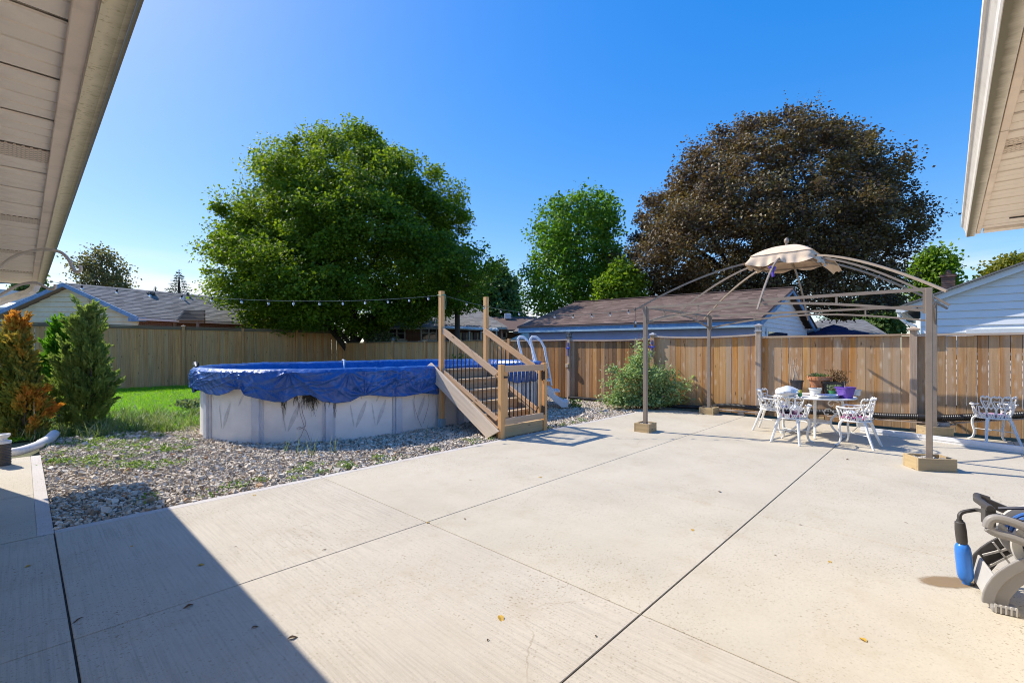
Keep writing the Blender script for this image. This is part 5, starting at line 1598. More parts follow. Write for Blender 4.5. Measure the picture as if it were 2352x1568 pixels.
# wooden planter boxes full of stones round the feet
def planter(a_, b_, label, rot, w=.36, d=.30, h=.165):
    loc = AB(a_, b_)
    t = thing('planter_box', label, 'planter', tuple(loc), rot, 'wooden weight boxes at the gazebo feet')
    for s in (-1, 1):
        mb = MB(); mb.box((0, 0, 0), (w, .03, h)); o = mb.build('side_board', M['planter_wood'], t, bevel=.003); o.location = (0, s*(d/2-.015), h/2)
        mb = MB(); mb.box((0, 0, 0), (d-.062, .03, h)); o = mb.build('end_board', M['planter_wood'], t, bevel=.003); o.location = (s*(w/2-.015), 0, h/2); o.rotation_euler = (0, 0, PI/2)
    mb = MB(); mb.box((0, 0, h/2-.03), (w-.062, d-.062, h-.05)); mb.build('fill', M['dirt'], t)
    mb = MB()
    for k in range(60):
        x, y = random.uniform(-w/2+.05, w/2-.05), random.uniform(-d/2+.05, d/2-.05)
        if abs(x) < .06 and abs(y) < .06: continue
        r = random.uniform(.012, .024)
        mb.lathe([(r*.5, -r*.5), (r, 0), (r*.6, r*.5)], 5, (x, y, h-.03), Matrix.Rotation(random.random()*6, 3, 'Z'))
    mb.build('stones', M['stone_white'], t, kind='stuff')
M['stone_white'] = plain('stone_white', (.5, .47, .42), .8, 30, .3, .2)
planter(A0, B1, 'wooden stone filled box at the foot of the nearest left gazebo post', ANG1+.05)
planter(A0, B0, 'large wooden stone filled box at the gazebo post closest to the hose reel', R(-11), .44, .32)
planter(A1, B1, 'wooden stone filled box at the gazebo foot against the fence beside the rose bush', ANG1, .40, .34)
planter(A1, B0, 'wooden stone filled box half hidden behind the right gazebo post near the bucket', R(-6), .42, .30)
# things hanging from the frame
q = AB(A0, B1)+(U2-U1).normalized()*.20
t = thing('hanging_solar_light', 'small dark solar light hanging by a cord at the left corner of the gazebo', 'solar light', (q.x, q.y, 2.02), .3)
mb = MB(); mb.box((0, 0, .05), (.05, .03, .13)); mb.build('body', M['lantern_black'], t, bevel=.006)
mb = MB(); mb.box((0, -.017, .08), (.035, .004, .05)); mb.build('panel', M['lantern_glass'], t)
mb = MB(); mb.tube([(0, 0, .115), (0.005, 0, .38)], .004, 4); mb.build('cord', M['black_metal'], t)
M['purple'] = plain('purple', (.12, .06, .45), .4, 10, .1, .05)
q = AB(ac-.95, bc)
t = thing('plastic_clip', 'purple plastic clip on the gazebo rib under the canopy', 'clip', (q.x, q.y, 2.93), .2)
mb = MB(); mb.bar((-.06, 0, .10), (0, 0, 0), .03, .03); mb.build('jaw', M['purple'], t)
mb = MB(); mb.bar((.05, 0, .09), (0.0, 0, 0), .03, .03); mb.bar((0, 0, 0), (0.01, 0, -.08), .03, .035); mb.build('jaw', M['purple'], t)
# ================================================================== white cast garden chairs and table
def on_barrel(ph, z, off=0.0):
    """point on the flared back of the chair; ph = 0 at the middle of the back (local -y)"""
    r = .205+.20*max(0, z-.42)+off
    return Vector((r*math.sin(ph), -r*math.cos(ph)*.96, z))
def bpath(pts, n=1): return [on_barrel(R(p), z) for p, z in pts]
def smooth_path(pts, k=4, closed=False):
    out = []; m = len(pts)
    rngi = range(m if closed else m-1)
    for i in rngi:
        p0 = pts[(i-1) % m] if (closed or i > 0) else pts[i]
        p1, p2 = pts[i], pts[(i+1) % m]
        p3 = pts[(i+2) % m] if (closed or i+2 < m) else p2
        for j in range(k):
            t = j/k
            out.append(tuple(.5*((2*b_)+(c_-a_)*t+(2*a_-5*b_+4*c_-d_)*t*t+(-a_+3*b_-3*c_+d_)*t**3) for a_, b_, c_, d_ in zip(p0, p1, p2, p3)))
    if not closed: out.append(tuple(pts[-1]))
    return out
CH = {}
def make_chair(name, label, loc, rz):
    t = thing(name, label, 'chair', tuple(loc), rz, 'white cast garden chairs')
    r_ = .0105
    mb = MB()
    mb.lathe([(.215, .405), (.225, .415), (.22, .43), (.20, .434), (.0, .430)], 28); mb.build('seat', M['white_iron'], t, smooth=True)
    mb = MB()
    # upper row: four heart shaped loops with ruffled tops
    for c_ in (-43.5, -14.5, 14.5, 43.5):
        w = 14
        lp = smooth_path([(c_, .565), (c_-8, .63), (c_-w+1, .70), (c_-w+.5, .755), (c_-w*.55, .785), (c_, .765), (c_+w*.55, .785), (c_+w-.5, .755), (c_+w-1, .70), (c_+8, .63)], 3, True)
        mb.tube(bpath(lp), r_, 5, closed=True)
        for k in range(5):
            q = on_barrel(R(c_-w*.7+k*w*.35), .782+.012*(k % 2)); mb.lathe([(.002, -.014), (.014, 0), (.002, .014)], 6, q)
        lp = smooth_path([(c_, .62), (c_-6, .68), (c_-6.5, .715), (c_, .70), (c_+6.5, .715), (c_+6, .68)], 2, True)
        mb.tube(bpath(lp), .007, 4, closed=True)
    # lower row
    for c_ in (-58, -29, 0, 29, 58):
        w = 13.5
        lp = smooth_path([(c_-3, .44), (c_-w+2, .50), (c_-w, .56), (c_-w*.7, .615), (c_-3, .60), (c_, .575), (c_+3, .60), (c_+w*.7, .615), (c_+w, .56), (c_+w-2, .50), (c_+3, .44)], 3)
        mb.tube(bpath(lp), r_, 5)
        for s in (-1, 1):
            sp_ = smooth_path([(c_+s*11, .46), (c_+s*7, .435), (c_+s*1, .455), (c_+s*2, .49), (c_+s*6, .485)], 3)
            mb.tube(bpath(sp_), .008, 4)
    mb.build('backrest', M['white_iron'], t, smooth=True)
    for s in (-1, 1):
        mb = MB()
        top = smooth_path([(s*60, .66), (s*75, .645), (s*95, .635), (s*118, .635), (s*136, .64), (s*144, .625), (s*142, .60), (s*136, .56), (s*133, .50), (s*134, .43)], 4)
        mb.tube([on_barrel(R(p), z, .035) for p, z in top], .0135, 6)
        for c_ in (80, 100, 120):
            w = 10
            lp = smooth_path([(s*(c_-w), .62), (s*(c_-3), .55), (s*c_, .50), (s*(c_+3), .55), (s*(c_+w), .62)], 3); mb.tube([on_barrel(R(p), z, .02) for p, z in lp], .008, 4)
            sp_ = smooth_path([(s*(c_-8), .44), (s*(c_-9), .48), (s*c_, .515), (s*(c_+8), .49), (s*(c_+7), .45), (s*c_, .44), (s*(c_-1), .47)], 3); mb.tube([on_barrel(R(p), z) for p, z in sp_], .008, 4)
        mb.build('armrest', M['white_iron'], t, smooth=True)
    for s in (-1, 1):
        mb = MB()
        pts = smooth_path([(s*.13, -.14, .42), (s*.155, -.175, .36), (s*.185, -.225, .2), (s*.21, -.275, .06), (s*.225, -.30, 0)], 3)
        mb.tube(pts, [.027-.011*k/(len(pts)-1) for k in range(len(pts))], 6); mb.build('rear_leg', M['white_iron'], t, smooth=True)
        mb = MB()
        pts = smooth_path([(s*.165, .12, .42), (s*.20, .155, .38), (s*.205, .165, .28), (s*.185, .15, .16), (s*.195, .165, .06), (s*.235, .20, .012), (s*.25, .215, .02)], 3)
        mb.tube(pts, [.022-.008*k/(len(pts)-1) for k in range(len(pts))], 6); mb.build('front_leg', M['white_iron'], t, smooth=True)
    mb = MB(); mb.tube([(-.19, .15, .20), (0, .02, .20), (.19, .15, .20)], .007, 5); mb.tube([(-.18, -.22, .20), (0, .02, .20), (.18, -.22, .20)], .007, 5); mb.build('stretcher', M['white_iron'], t, smooth=True)
    return t
TB = Vector((5.60, 8.55, 0))
chA = Vector((4.80, 7.93, 0)); chB = Vector((5.66, 7.62, 0)); chC = Vector((5.08, 9.02, 0)); chD = Vector((8.25, 7.93, 0))
def face(p, q): d = q-p; return math.atan2(d.y, d.x)-PI/2
rA, rB, rC, rD = face(chA, TB)+.02, R(38), face(chC, TB), R(-22)
c0 = make_chair('garden_chair', 'white cast garden chair seen from behind with bags and clutter on its seat', chA, rA)
for lab, p, r in (('white cast garden chair with a magenta cushion nearest the right of the round table', chB, rB), ('white cast garden chair at the far left of the table behind the plastic bag', chC, rC),
                  ('white cast garden chair standing alone by the fence at the right edge', chD, rD)):
    c_ = copy_tree(c0); c_.location = p; c_.rotation_euler = (0, 0, r); c_['label'] = lab
M['magenta'] = plain('magenta', (.34, .045, .17), .85, 8, .15, .25, 200)
M['lilac'] = plain('lilac', (.42, .22, .40), .85, 9, .5, .25, 200, dirt=(.75, .68, .72), dirt_amt=.9)
M['plastic_white'] = plain('plastic_white', (.72, .75, .78), .28, 7, .1, .3, 14)
def cushion(p, r, mat, label):
    t = thing('seat_cushion', label, 'cushion', (p.x, p.y, .432), r, 'cushions on the garden chairs')
    mb = MB(); mb.lathe([(.02, .001), (.17, .001), (.192, .012), (.195, .028), (.17, .045), (.09, .05), (.005, .042)], 24); mb.build('pad', mat, t, smooth=True)
    mb = MB(); mb.tube([Vector((.195*math.cos(k*PI/12), .195*math.sin(k*PI/12), .022)) for k in range(24)], .006, 5, closed=True); mb.build('piping', mat, t, smooth=True)
cushion(chA, rA, M['magenta'], 'magenta cushion under the clutter on the chair seen from behind')
cushion(chB, rB, M['magenta'], 'magenta cushion on the chair at the right of the round table')
cushion(chD, rD, M['lilac'], 'pale lilac patterned cushion on the lone chair by the fence')
def bag(p, z, r, sx, sy, h, label, mat=None, seed=0, knot=True):
    t = thing('plastic_bag', label, 'bag', (p.x, p.y, z), r)
    mb = MB(); V = []; n1, n2 = 20, 10
    for i in range(n2+1):
        f = i/n2
        rad = (math.sin(PI*min(1, f*.93+.07))**.8)*(1-.25*f)
        for k in range(n1):
            u = 2*PI*k/n1; q = 1+.30*nz(math.cos(u)*2+seed, math.sin(u)*2, f*3)+.14*nz(math.cos(u)*7, math.sin(u)*7+seed, f*9)
            V.append(Vector((math.cos(u)*sx*rad*q, math.sin(u)*sy*rad*q, h*f)))
    mb.add(V, [(i*n1+k, i*n1+(k+1) % n1, (i+1)*n1+(k+1) % n1, (i+1)*n1+k) for i in range(n2) for k in range(n1)]+[tuple(range(n1-1, -1, -1))])
    mb.build('bag', mat or M['plastic_white'], t, smooth=True)
    if knot:
        mb = MB(); mb.tube([(0, 0, h*.98), (.01, .0, h*1.05), (.03, .01, h*1.14)], [.012, .008, .02], 6); mb.build('tied_end', mat or M['plastic_white'], t, smooth=True)
bag(chA+Vector((.07, .03, 0)), .475, .3, .11, .10, .17, 'crumpled white plastic bag on the chair seen from behind', seed=3)
bag(chB+Vector((-.04, .06, 0)), .482, .3, .13, .10, .10, 'flat white plastic bag on the magenta cushion of the right chair', seed=5, knot=False)
M['black_bag'] = plain('black_bag', (.03, .03, .032), .3, 8, .3, .4, 18)
bag(chA+Vector((-.10, .02, 0)), .475, 1.2, .08, .08, .13, 'small black bag on the chair seen from behind', M['black_bag'], 8, False)
t = thing('blue_carton', 'small dark blue carton standing on the cluttered chair', 'carton', tuple(chA+Vector((-.07, .10, .478))), .5)
mb = MB(); mb.box((0, 0, .06), (.07, .05, .12)); mb.build('box', M['blue_paint'], t, bevel=.003)
mb = MB(); mb.box((0, 0, .122), (.074, .054, .006)); mb.build('flap', M['blue_paint'], t)

# table
tb = thing('garden_table', 'round white cast garden table crowded with plant pots', 'table', tuple(TB), .2)
mb = MB(); mb.lathe([(.0, .70), (.60, .70), (.625, .705), (.635, .718), (.625, .73), (.59, .728), (.0, .722)], 40); mb.build('tabletop', M['white_iron'], tb, smooth=True)
for k in range(4):
    u = k*PI/2+PI/4; cs, sn = math.cos(u), math.sin(u)
    pts = [(cs*r, sn*r, z) for r, z in smooth_path([(.36, .70), (.42, .62), (.38, .48), (.26, .34), (.25, .20), (.34, .08), (.42, .012), (.45, .02)], 4)]
    mb = MB(); mb.tube(pts, [.026-.010*i/(len(pts)-1) for i in range(len(pts))], 6)
    sp_ = [(cs*r, sn*r, z) for r, z in smooth_path([(.30, .42), (.22, .50), (.14, .46), (.16, .39), (.21, .41)], 3)]; mb.tube(sp_, .010, 5)
    sp_ = [(cs*r, sn*r, z) for r, z in smooth_path([(.36, .63), (.26, .66), (.2, .60), (.25, .55), (.29, .59)], 3)]; mb.tube(sp_, .010, 5)
    mb.build('leg', M['white_iron'], tb, smooth=True)
mb = MB(); mb.tube([Vector((.25*math.cos(k*PI/12), .25*math.sin(k*PI/12), .26)) for k in range(24)], .010, 5, closed=True); mb.lathe([(.0, .26), (.25, .262), (.25, .268), (0, .27)], 24); mb.build('lower_ring', M['white_iron'], tb, smooth=True)
TZ = .7285
M['terracotta'] = plain('terracotta', (.47, .19, .085), .85, 6, .12, .15, 60, dirt=(.55, .42, .34), dirt_amt=.4)
M['black_plastic'] = plain('black_plastic', (.028, .027, .028), .45, 8, .2, .05)
M['white_ceramic'] = plain('white_ceramic', (.74, .73, .69), .35, 8, .06, .05, dirt=(.5, .46, .4), dirt_amt=.4)
M['purple_pot'] = plain('purple_pot', (.125, .055, .36), .4, 6, .1, .05)
M['green_pot'] = plain('green_pot', (.03, .22, .08), .4, 6, .1, .05)
M['soil'] = plain('soil', (.05, .035, .025), .95, 20, .4, .6, 40)
M['dry_leaf'] = leafmat('dry_leaf', [(0, (.14, .07, .025)), (.5, (.27, .14, .05)), (1, (.42, .30, .16))], .3, .7, (1, .9, .6))
M['herb'] = leafmat('herb', [(0, (.10, .14, .07)), (.6, (.22, .26, .15)), (1, (.36, .38, .26))], .3, .6)
M['succulent'] = leafmat('succulent', [(0, (.06, .12, .05)), (.6, (.15, .22, .08)), (1, (.30, .28, .10))], .2, .5)
M['twig'] = plain('twig', (.50, .42, .33), .85, 20, .2, .1)
M['foil'] = plain('foil', (.78, .78, .78), .22, 12, .05, .5, 40, metal=.9)
M['galv'] = plain('galv', (.32, .34, .36), .45, 8, .12, .1, dirt=(.2, .2, .2), dirt_amt=.4)
def sprig(t, name, mat, base, n, spread, h0, h1, ls, shape=KITE, up=.5):
    P = rng.normal(size=(n, 3))*np.array([spread, spread, 0])+np.array(base); P[:, 2] = base[2]+rng.uniform(h0, h1, n)
    d = rand_dirs(n); d[:, 2] = np.abs(d[:, 2])+up
    L = rng.uniform(.6, 1.3, n)*ls
    V, tr_, tt = leaf_arrays(P, d, rand_dirs(n), L, L*.5, rng.random(n), shape)
    return np_mesh(name, V, tr_, mat, tt, t)
def stems(t, base, n, spread, h, r=.003, mat=None, lean=.25):
    mb = MB()
    for k in range(n):
        x, y = random.gauss(0, spread*.4), random.gauss(0, spread*.4); dx, dy = random.gauss(0, lean*h*.5), random.gauss(0, lean*h*.5); hh = h*random.uniform(.6, 1)
        b_ = Vector(base)
        mb.tube([b_+Vector((x, y, 0)), b_+Vector((x+dx*.4, y+dy*.4, hh*.5)), b_+Vector((x+dx, y+dy, hh))], [r*1.2, r, r*.5], 4)
    mb.build('stems', mat or M['twig'], t)
def pot(name, label, x, y, prof, mat, soil_z, soil_r, n=20, sq=0.0, rz=0.0, group=None, sc=(1, 1)):
    """x: pixel column of the photo, y: depth offset from the table centre"""
    Y = TB.y+y; X = (x-1175.5)/F*Y
    t = thing(name, label, 'plant pot', (X, Y, TZ+.001), rz, group)
    Mx = Matrix.Diagonal((sc[0], sc[1], 1))
    mb = MB(); mb.lathe(prof, n, M=Mx, sq=sq, caps=False); mb.lathe([(.0, .0), (prof[0][0], .0)], n, M=Mx, sq=sq, caps=False); mb.build('pot', mat, t, smooth=True)
    if soil_r:
        mb = MB(); mb.lathe([(0, soil_z-.004), (soil_r, soil_z)], n, M=Mx, sq=sq, caps=False); mb.build('soil', M['soil'], t)
    return t
def potprof(r0, r1, h, rim=.012, rh=.03, th=.006):
    return [(r0, 0), (r1-rim*.8, h-rh), (r1, h-rh), (r1+.002, h), (r1-th, h), (r1-th-.002, h-.03), (r0-.004, .02)]
bag(Vector(((1808-1175.5)/F*8.42, 8.42, 0)), TZ+.001, 0.2, .24, .18, .20, 'bulging white plastic bag on the left of the garden table', seed=1, knot=False)
t = pot('plant_pot', 'black pot holding tall bare pale twigs at the back left of the table', 1829, .28, potprof(.08, .115, .265), M['black_plastic'], .23, .105)
stems(t, (-.05, 0, .22), 16, .10, .50, .0042, lean=.30)
t = pot('plant_pot', 'wide terracotta bowl with succulents standing at the back of the table', 1881, .26, [(.13, .15), (.175, .275), (.195, .275), (.198, .34), (.185, .34), (.18, .30), (.13, .16)], M['terracotta'], .32, .18)
mb = MB(); mb.lathe([(.10, 0), (.135, .15), (.0, .15)], 18); mb.build('foot', M['terracotta'], t, smooth=True)
sprig(t, 'succulents', M['succulent'], (0, 0, .32), 170, .085, 0, .05, .045)
t = pot('plant_pot', 'white ceramic pot in front of the terracotta bowl', 1872, .05, potprof(.085, .105, .135), M['white_ceramic'], .11, .095)
t = pot('trough_planter', 'long black trough planter with a dried brown plant on the table', 1914, .12, potprof(.07, .095, .25), M['black_plastic'], .225, .085, 24, 2.0, .1, None, (2.5, 1.0))
sprig(t, 'dried_plant', M['dry_leaf'], (.07, 0, .23), 460, .065, 0, .22, .037)
stems(t, (.07, 0, .21), 16, .08, .24, .0025, M['dead_vine'], .5)
sprig(t, 'side_growth', M['dry_leaf'], (.22, 0, .22), 110, .035, 0, .09, .03)
t = pot('plant_pot', 'small green pot with a dry grey herb in front of the black trough', 1913, -.18, potprof(.052, .068, .11), M['green_pot'], .09, .06)
sprig(t, 'herb', M['herb'], (.02, 0, .09), 320, .048, 0, .10, .034)
t = pot('plant_pot', 'square purple pot at the right front of the table', 1941, -.42, potprof(.085, .125, .195, .016, .028), M['purple_pot'], .16, .112, 24, 3.0, .25)
stems(t, (.02, 0, .15), 5, .05, .20, .002, M['twig'], .5)
t = pot('plant_pot', 'small white pot beside the purple pot at the table edge', 1967, .0, potprof(.055, .07, .11), M['white_ceramic'], .09, .062)
t = thing('serving_tray', 'oval crumpled foil tray at the front of the table', 'tray', ((1902-1175.5)/F*8.15, 8.15, TZ+.001), .1)
mb = MB(); Mx = Matrix.Diagonal((2.1, 1.15, 1.4)); mb.lathe([(0, .004), (.085, .004), (.10, .035), (.118, .037), (.118, .041), (.098, .041), (.082, .01), (0, .01)], 28, M=Mx, caps=False); mb.build('tray', M['foil'], t, smooth=True)
mb = MB(); mb.tube([Mx @ Vector((.118*math.cos(k*PI/14), .118*math.sin(k*PI/14), .039)) for k in range(28)], .005, 5, closed=True); mb.build('rim', M['foil'], t, smooth=True)
t = thing('drink_can', 'green and yellow can standing between bag and trough on the table', 'can', ((1837-1175.5)/F*8.3, 8.3, TZ+.001))
M['yellow'] = plain('yellow', (.55, .48, .04), .4, 10, .1, .0)
mb = MB(); mb.lathe([(.0, 0), (.026, 0), (.032, .008), (.032, .075), (.032, .075)], 14, caps=False); mb.build('body', M['green_pot'], t, smooth=True)
mb = MB(); mb.lathe([(.0322, .075), (.0322, .112), (.027, .122), (.0, .12)], 14, caps=False); mb.build('band', M['yellow'], t, smooth=True)
t = thing('stone_bowl', 'dark grey bowl lying by the white ceramic pot on the table', 'bowl', ((1884-1175.5)/F*8.25, 8.25, TZ+.001))
mb = MB(); mb.lathe([(0, 0), (.04, 0), (.055, .03), (.058, .05), (.05, .05), (.045, .02), (0, .01)], 16, caps=False); mb.build('bowl', M['galv'], t, smooth=True)
mb = MB(); mb.lathe([(0, .02), (.046, .024)], 16, caps=False); mb.build('soil', M['soil'], t)

# ================================================================== drain pipe, bucket, channel, blocks along the cedar fence
def corrugate(name, pts, r, mat, parent, pitch=.028, n=14, amp=.10):
    P = [Vector(p) for p in smooth_path([tuple(p) for p in pts], 8)]
    out, rad = [P[0]], []
    L_ = [0]
    for i in range(1, len(P)): L_.append(L_[-1]+(P[i]-P[i-1]).length)
    m = int(L_[-1]/(pitch/4)); path = []; j = 0
    for k in range(m+1):
        d = L_[-1]*k/m
        while j < len(P)-2 and L_[j+1] < d: j += 1
        f = (d-L_[j])/max(1e-6, L_[j+1]-L_[j]); path.append(P[j].lerp(P[j+1], f))
        rad.append(r*(1-amp*(.5 if k % 4 in (1, 3) else (1.0 if k % 4 == 2 else 0))))
    mb = MB(parent.location); mb.tube(path, rad, n)
    return mb.build(name, mat, parent, smooth=True)
def fp(b, off, z): return AB(12.1-.10-off, b, z)
dp0 = fp(3, .1, 0)
t = thing('drain_pipe', 'long black corrugated drain pipe lying along the foot of the cedar fence', 'pipe', tuple(dp0))
corrugate('hose_section', [fp(8.75, .1, .045), fp(8.0, .10, .05), fp(7.0, .12, .05), fp(6.4, .2, .06), fp(5.6, .22, .08), fp(4.6, .16, .10), fp(4.3, .13, .14)], .055, M['corrugated'], t)
corrugate('hose_section', [fp(4.32, .14, .15), fp(3.9, .10, .20), fp(3.2, .10, .19), fp(2.7, .12, .21), fp(2.2, .10, .215), fp(1.6, .10, .25), fp(1.0, .10, .245), fp(.4, .12, .28), fp(.25, .12, .285)], .062, M['corrugated'], t)
corrugate('hose_section', [fp(.26, .13, .285), fp(0, .14, .31), fp(-.35, .13, .36), fp(-.75, .12, .42), fp(-1.2, .11, .52), fp(-2.0, .10, .74), fp(-2.9, .10, .95)], .066, M['corrugated'], t)
mb = MB(dp0); mb.tube([fp(.42, .12, .28), fp(.1, .135, .298)], .071, 14); mb.build('coupling', M['corrugated'], t, smooth=True)
def board(label, p0, p1, w, h, z):
    p0, p1 = Vector(p0), Vector(p1); c_ = (p0+p1)/2; d = p1-p0
    t = thing('support_board', label, 'board', (c_.x, c_.y, z), math.atan2(d.y, d.x), 'boards propping up the drain pipe')
    mb = MB(); mb.box((0, 0, 0), (d.length, w, h)); o = mb.build('plank', M['cap_wood'], t, bevel=.003); o.rotation_euler = (0, -math.asin(max(-1, min(1, (p1.z-p0.z)/d.length))), 0)
board('pale board under the raised drain pipe behind the garden chairs', fp(1.9, .11, .15), fp(-.1, .12, .19), .09, .02, .17)
board('pale board under the rising drain pipe right of the gazebo post', fp(-.1, .12, .22), fp(-1.9, .11, .57), .09, .025, .40)
board('flat pale board on a block by the fence foot near the rose bush', fp(4.3, .16, .10), fp(3.1, .14, .10), .12, .022, .095)
def block(label, p, s, z=0.0, rz=ANG2, mat=None):
    t = thing('support_block', label, 'block', (p.x, p.y, z), rz, 'blocks under the drain pipe')
    mb = MB(); mb.box((0, 0, s[2]/2), s); mb.build('block', mat or M['planter_wood'], t, bevel=.006)
block('pinkish block under the flat board by the fence foot', fp(3.62, .15, 0), (.14, .11, .082), 0, ANG2, M['terracotta_pale'] if 'terracotta_pale' in M else M['cap_wood'])
block('upright wood block propping the drain pipe behind the table', fp(2.0, .11, 0), (.10, .09, .13))
bk = thing('bucket', 'grey metal bucket under the drain pipe by the gazebo post', 'bucket', tuple(fp(.12, .22, 0)))
mb = MB(); mb.lathe([(0, .004), (.105, 0), (.135, .17), (.141, .175), (.14, .225), (.147, .23), (.147, .238), (.136, .238), (.128, .17), (.10, .01), (0, .01)], 24, caps=False); mb.build('pail', M['galv'], bk, smooth=True)
mb = MB(); mb.tube([Vector((.146*math.cos(u), .146*math.sin(u)*.3-.12, .225-.07*math.sin(u))) for u in np.linspace(.15, PI-.15, 14)], .005, 5); mb.build('handle', M['galv'], bk, smooth=True)
bk2 = thing('storage_bin', 'dark grey plastic bin standing against the fence behind the right chair', 'bin', tuple(fp(1.25, .22, 0)), ANG2)
mb = MB(); mb.lathe([(0, .002), (.12, 0), (.14, .17), (.15, .172), (.15, .19), (.138, .19), (.118, .01), (0, .01)], 20, sq=4, caps=False); mb.build('tub', M['galv'], bk2, smooth=True)
mb = MB(); mb.box((0, .152, .16), (.09, .012, .02)); mb.build('grip', M['galv'], bk2)
p0, p1 = gp(1975, 992), gp(2420, 1050)
ch = thing('vinyl_channel', 'long white vinyl channel lying on the concrete along the cedar fence', 'channel', tuple((p0+p1)/2), math.atan2((p1-p0).y, (p1-p0).x))
ln = (p1-p0).length
mb = MB(); mb.box((0, 0, .05), (ln, .012, .098)); mb.build('web', M['white_vinyl'], ch)
mb = MB(); mb.box((0, .035, .094), (ln, .058, .010)); mb.box((0, .035, .006), (ln, .058, .010)); mb.build('flange', M['white_vinyl'], ch)
mb = MB(); mb.box((0, -.009, .05), (ln, .006, .02)); mb.build('groove_ridge', M['white_vinyl'], ch)

# ================================================================== hose reel cart at the right edge
M['reel_grey'] = plain('reel_grey', (.26, .245, .23), .45, 6, .07, .05, 60)
M['reel_dark'] = plain('reel_dark', (.06, .055, .052), .5, 8, .15, .06)
M['reel_light'] = plain('reel_light', (.50, .48, .44), .42, 6, .06, .04)
M['hose_dark'] = plain('hose_dark', (.03, .034, .06), .4, 10, .2, .05)
M['hose_blue'] = plain('hose_blue', (.05, .16, .50), .4, 10, .1, .03)
M['float_blue'] = plain('float_blue', (.035, .20, .66), .28, 3, .06, .02)
hro = Vector((2.985, 2.83, 0))
hx = Vector((.83, -.56, 0)).normalized()
hrz = math.atan2(hx.y, hx.x)
hrl = thing('hose_reel', 'grey plastic hose reel cart with wound dark hose at the right edge of the patio', 'hose reel', tuple(hro), hrz)
DEP = .40    # distance between the two side frames along local y
def ext(poly, y0, t): return [Vector((x, y0, z)) for x, z in poly], Vector((0, t, 0))
leg_o = [(-.035, 0), (-.05, .03), (-.045, .10), (-.01, .20), (.05, .29), (.13, .37), (.23, .43), (.34, .47), (.47, .49), (.62, .49)]
leg_o = [(a_, b_*.9) for a_, b_ in leg_o]
leg_i = [(.62, .42), (.47, .415), (.36, .39), (.26, .345), (.165, .275), (.09, .185), (.045, .09), (.035, .03), (.04, 0)]
leg_i = [(a_, b_*.9) for a_, b_ in leg_i]
def frame(y, mat, name):
    p, d = ext(leg_o+leg_i, y, .035); mb = MB(); mb.prism(p, d)
    # inner flange gives the moulding its depth
    inner = smooth_path([(a_, y-.0, b_) for a_, b_ in leg_o[1:]], 2)
    mb.tube(inner, 1.0, 4, prof=[(.010, -.03), (.010, .03), (-.010, .03), (-.010, -.03)])
    return mb.build(name, mat, hrl, bevel=.006)
frame(0, M['reel_grey'], 'side_frame'); frame(DEP, M['reel_dark'], 'side_frame')
# lower foot pads with ribs
for y in (0, DEP):
    mb = MB(); mb.box((.015, y+.0, .018), (.12, .11, .036)); mb.build('foot', M['reel_grey'], hrl, bevel=.008)
    mb = MB()
    for k in range(5): mb.box((-.03+k*.022, y-.055, .03), (.008, .012, .05))
    mb.build('foot_rib', M['reel_light'], hrl)
mb = MB(); mb.prism([Vector((-.05, .03, .03)), Vector((-.05, DEP, .03)), Vector((-.02, DEP, .19)), Vector((-.02, .03, .19))], (.012, 0, 0)); mb.build('cross_panel', M['reel_light'], hrl, bevel=.004)
mb = MB()      # lattice of ribs on the far frame
for a_, b_ in (((.0, .2), (.2, .32)), ((.05, .3), (.14, .16)), ((.02, .12), (.26, .36)), ((.1, .35), (.2, .22))):
    mb.bar((a_[0], DEP-.03, a_[1]), (b_[0], DEP-.03, b_[1]), .012, .012)
mb.build('lattice', M['reel_light'], hrl)
# reel: two flanges, drum, wound hose
RX, RZ, RR = .25, .40, .185
My = Matrix.Rotation(-PI/2, 3, 'X')
def disc(y, mat, name, rr=RR):
    mb = MB()
    mb.lathe([(rr-.045, -.010), (rr, -.012), (rr+.006, 0), (rr, .012), (rr-.045, .010), (rr-.045, -.010)], 36, (RX, y, RZ), My, caps=False)
    mb.lathe([(0, -.012), (.06, -.012), (.065, 0), (.06, .012), (0, .012)], 24, (RX, y, RZ), My, caps=False)
    o = mb.build(name, mat, hrl, smooth=True)
    mb = MB()
    for k in range(6):
        u = k*PI/3+.3; d = Vector((math.cos(u), 0, math.sin(u))); c_ = Vector((RX, y, RZ)); mb.bar(c_+d*.055, c_+d*(rr-.04), .014, .035, (0, 1, 0) if False else d.cross(Vector((0, 1, 0))))
    m2 = mb.build('spoke', mat, o); m2.matrix_basis = Matrix.Identity(4)
disc(.07, M['reel_light'], 'flange'); disc(DEP-.05, M['reel_light'], 'flange')
mb = MB(); mb.lathe([(.07, .08), (.07, DEP-.06)], 20, (RX, 0, RZ), My); mb.build('drum', M['reel_dark'], hrl, smooth=True)
mb = MB()
for lay in range(3):
    for k in range(11):
        y = .10+k*.0245+(lay % 2)*.012; r = .085+lay*.021
        mb.tube([Vector((RX+r*math.cos(u), y, RZ+r*math.sin(u))) for u in np.linspace(0, 2*PI, 25)[:-1]], .0115, 6, closed=True)
mb.build('wound_hose', M['hose_dark'], hrl, smooth=True)
mb = MB()
for k in range(3):
    y = .14+k*.07; r = .155
    mb.tube([Vector((RX+r*math.cos(u), y+.03*u/6, RZ+r*math.sin(u))) for u in np.linspace(.3, 2.9, 16)], .011, 6)
mb.build('wound_hose', M['hose_blue'], hrl, smooth=True)
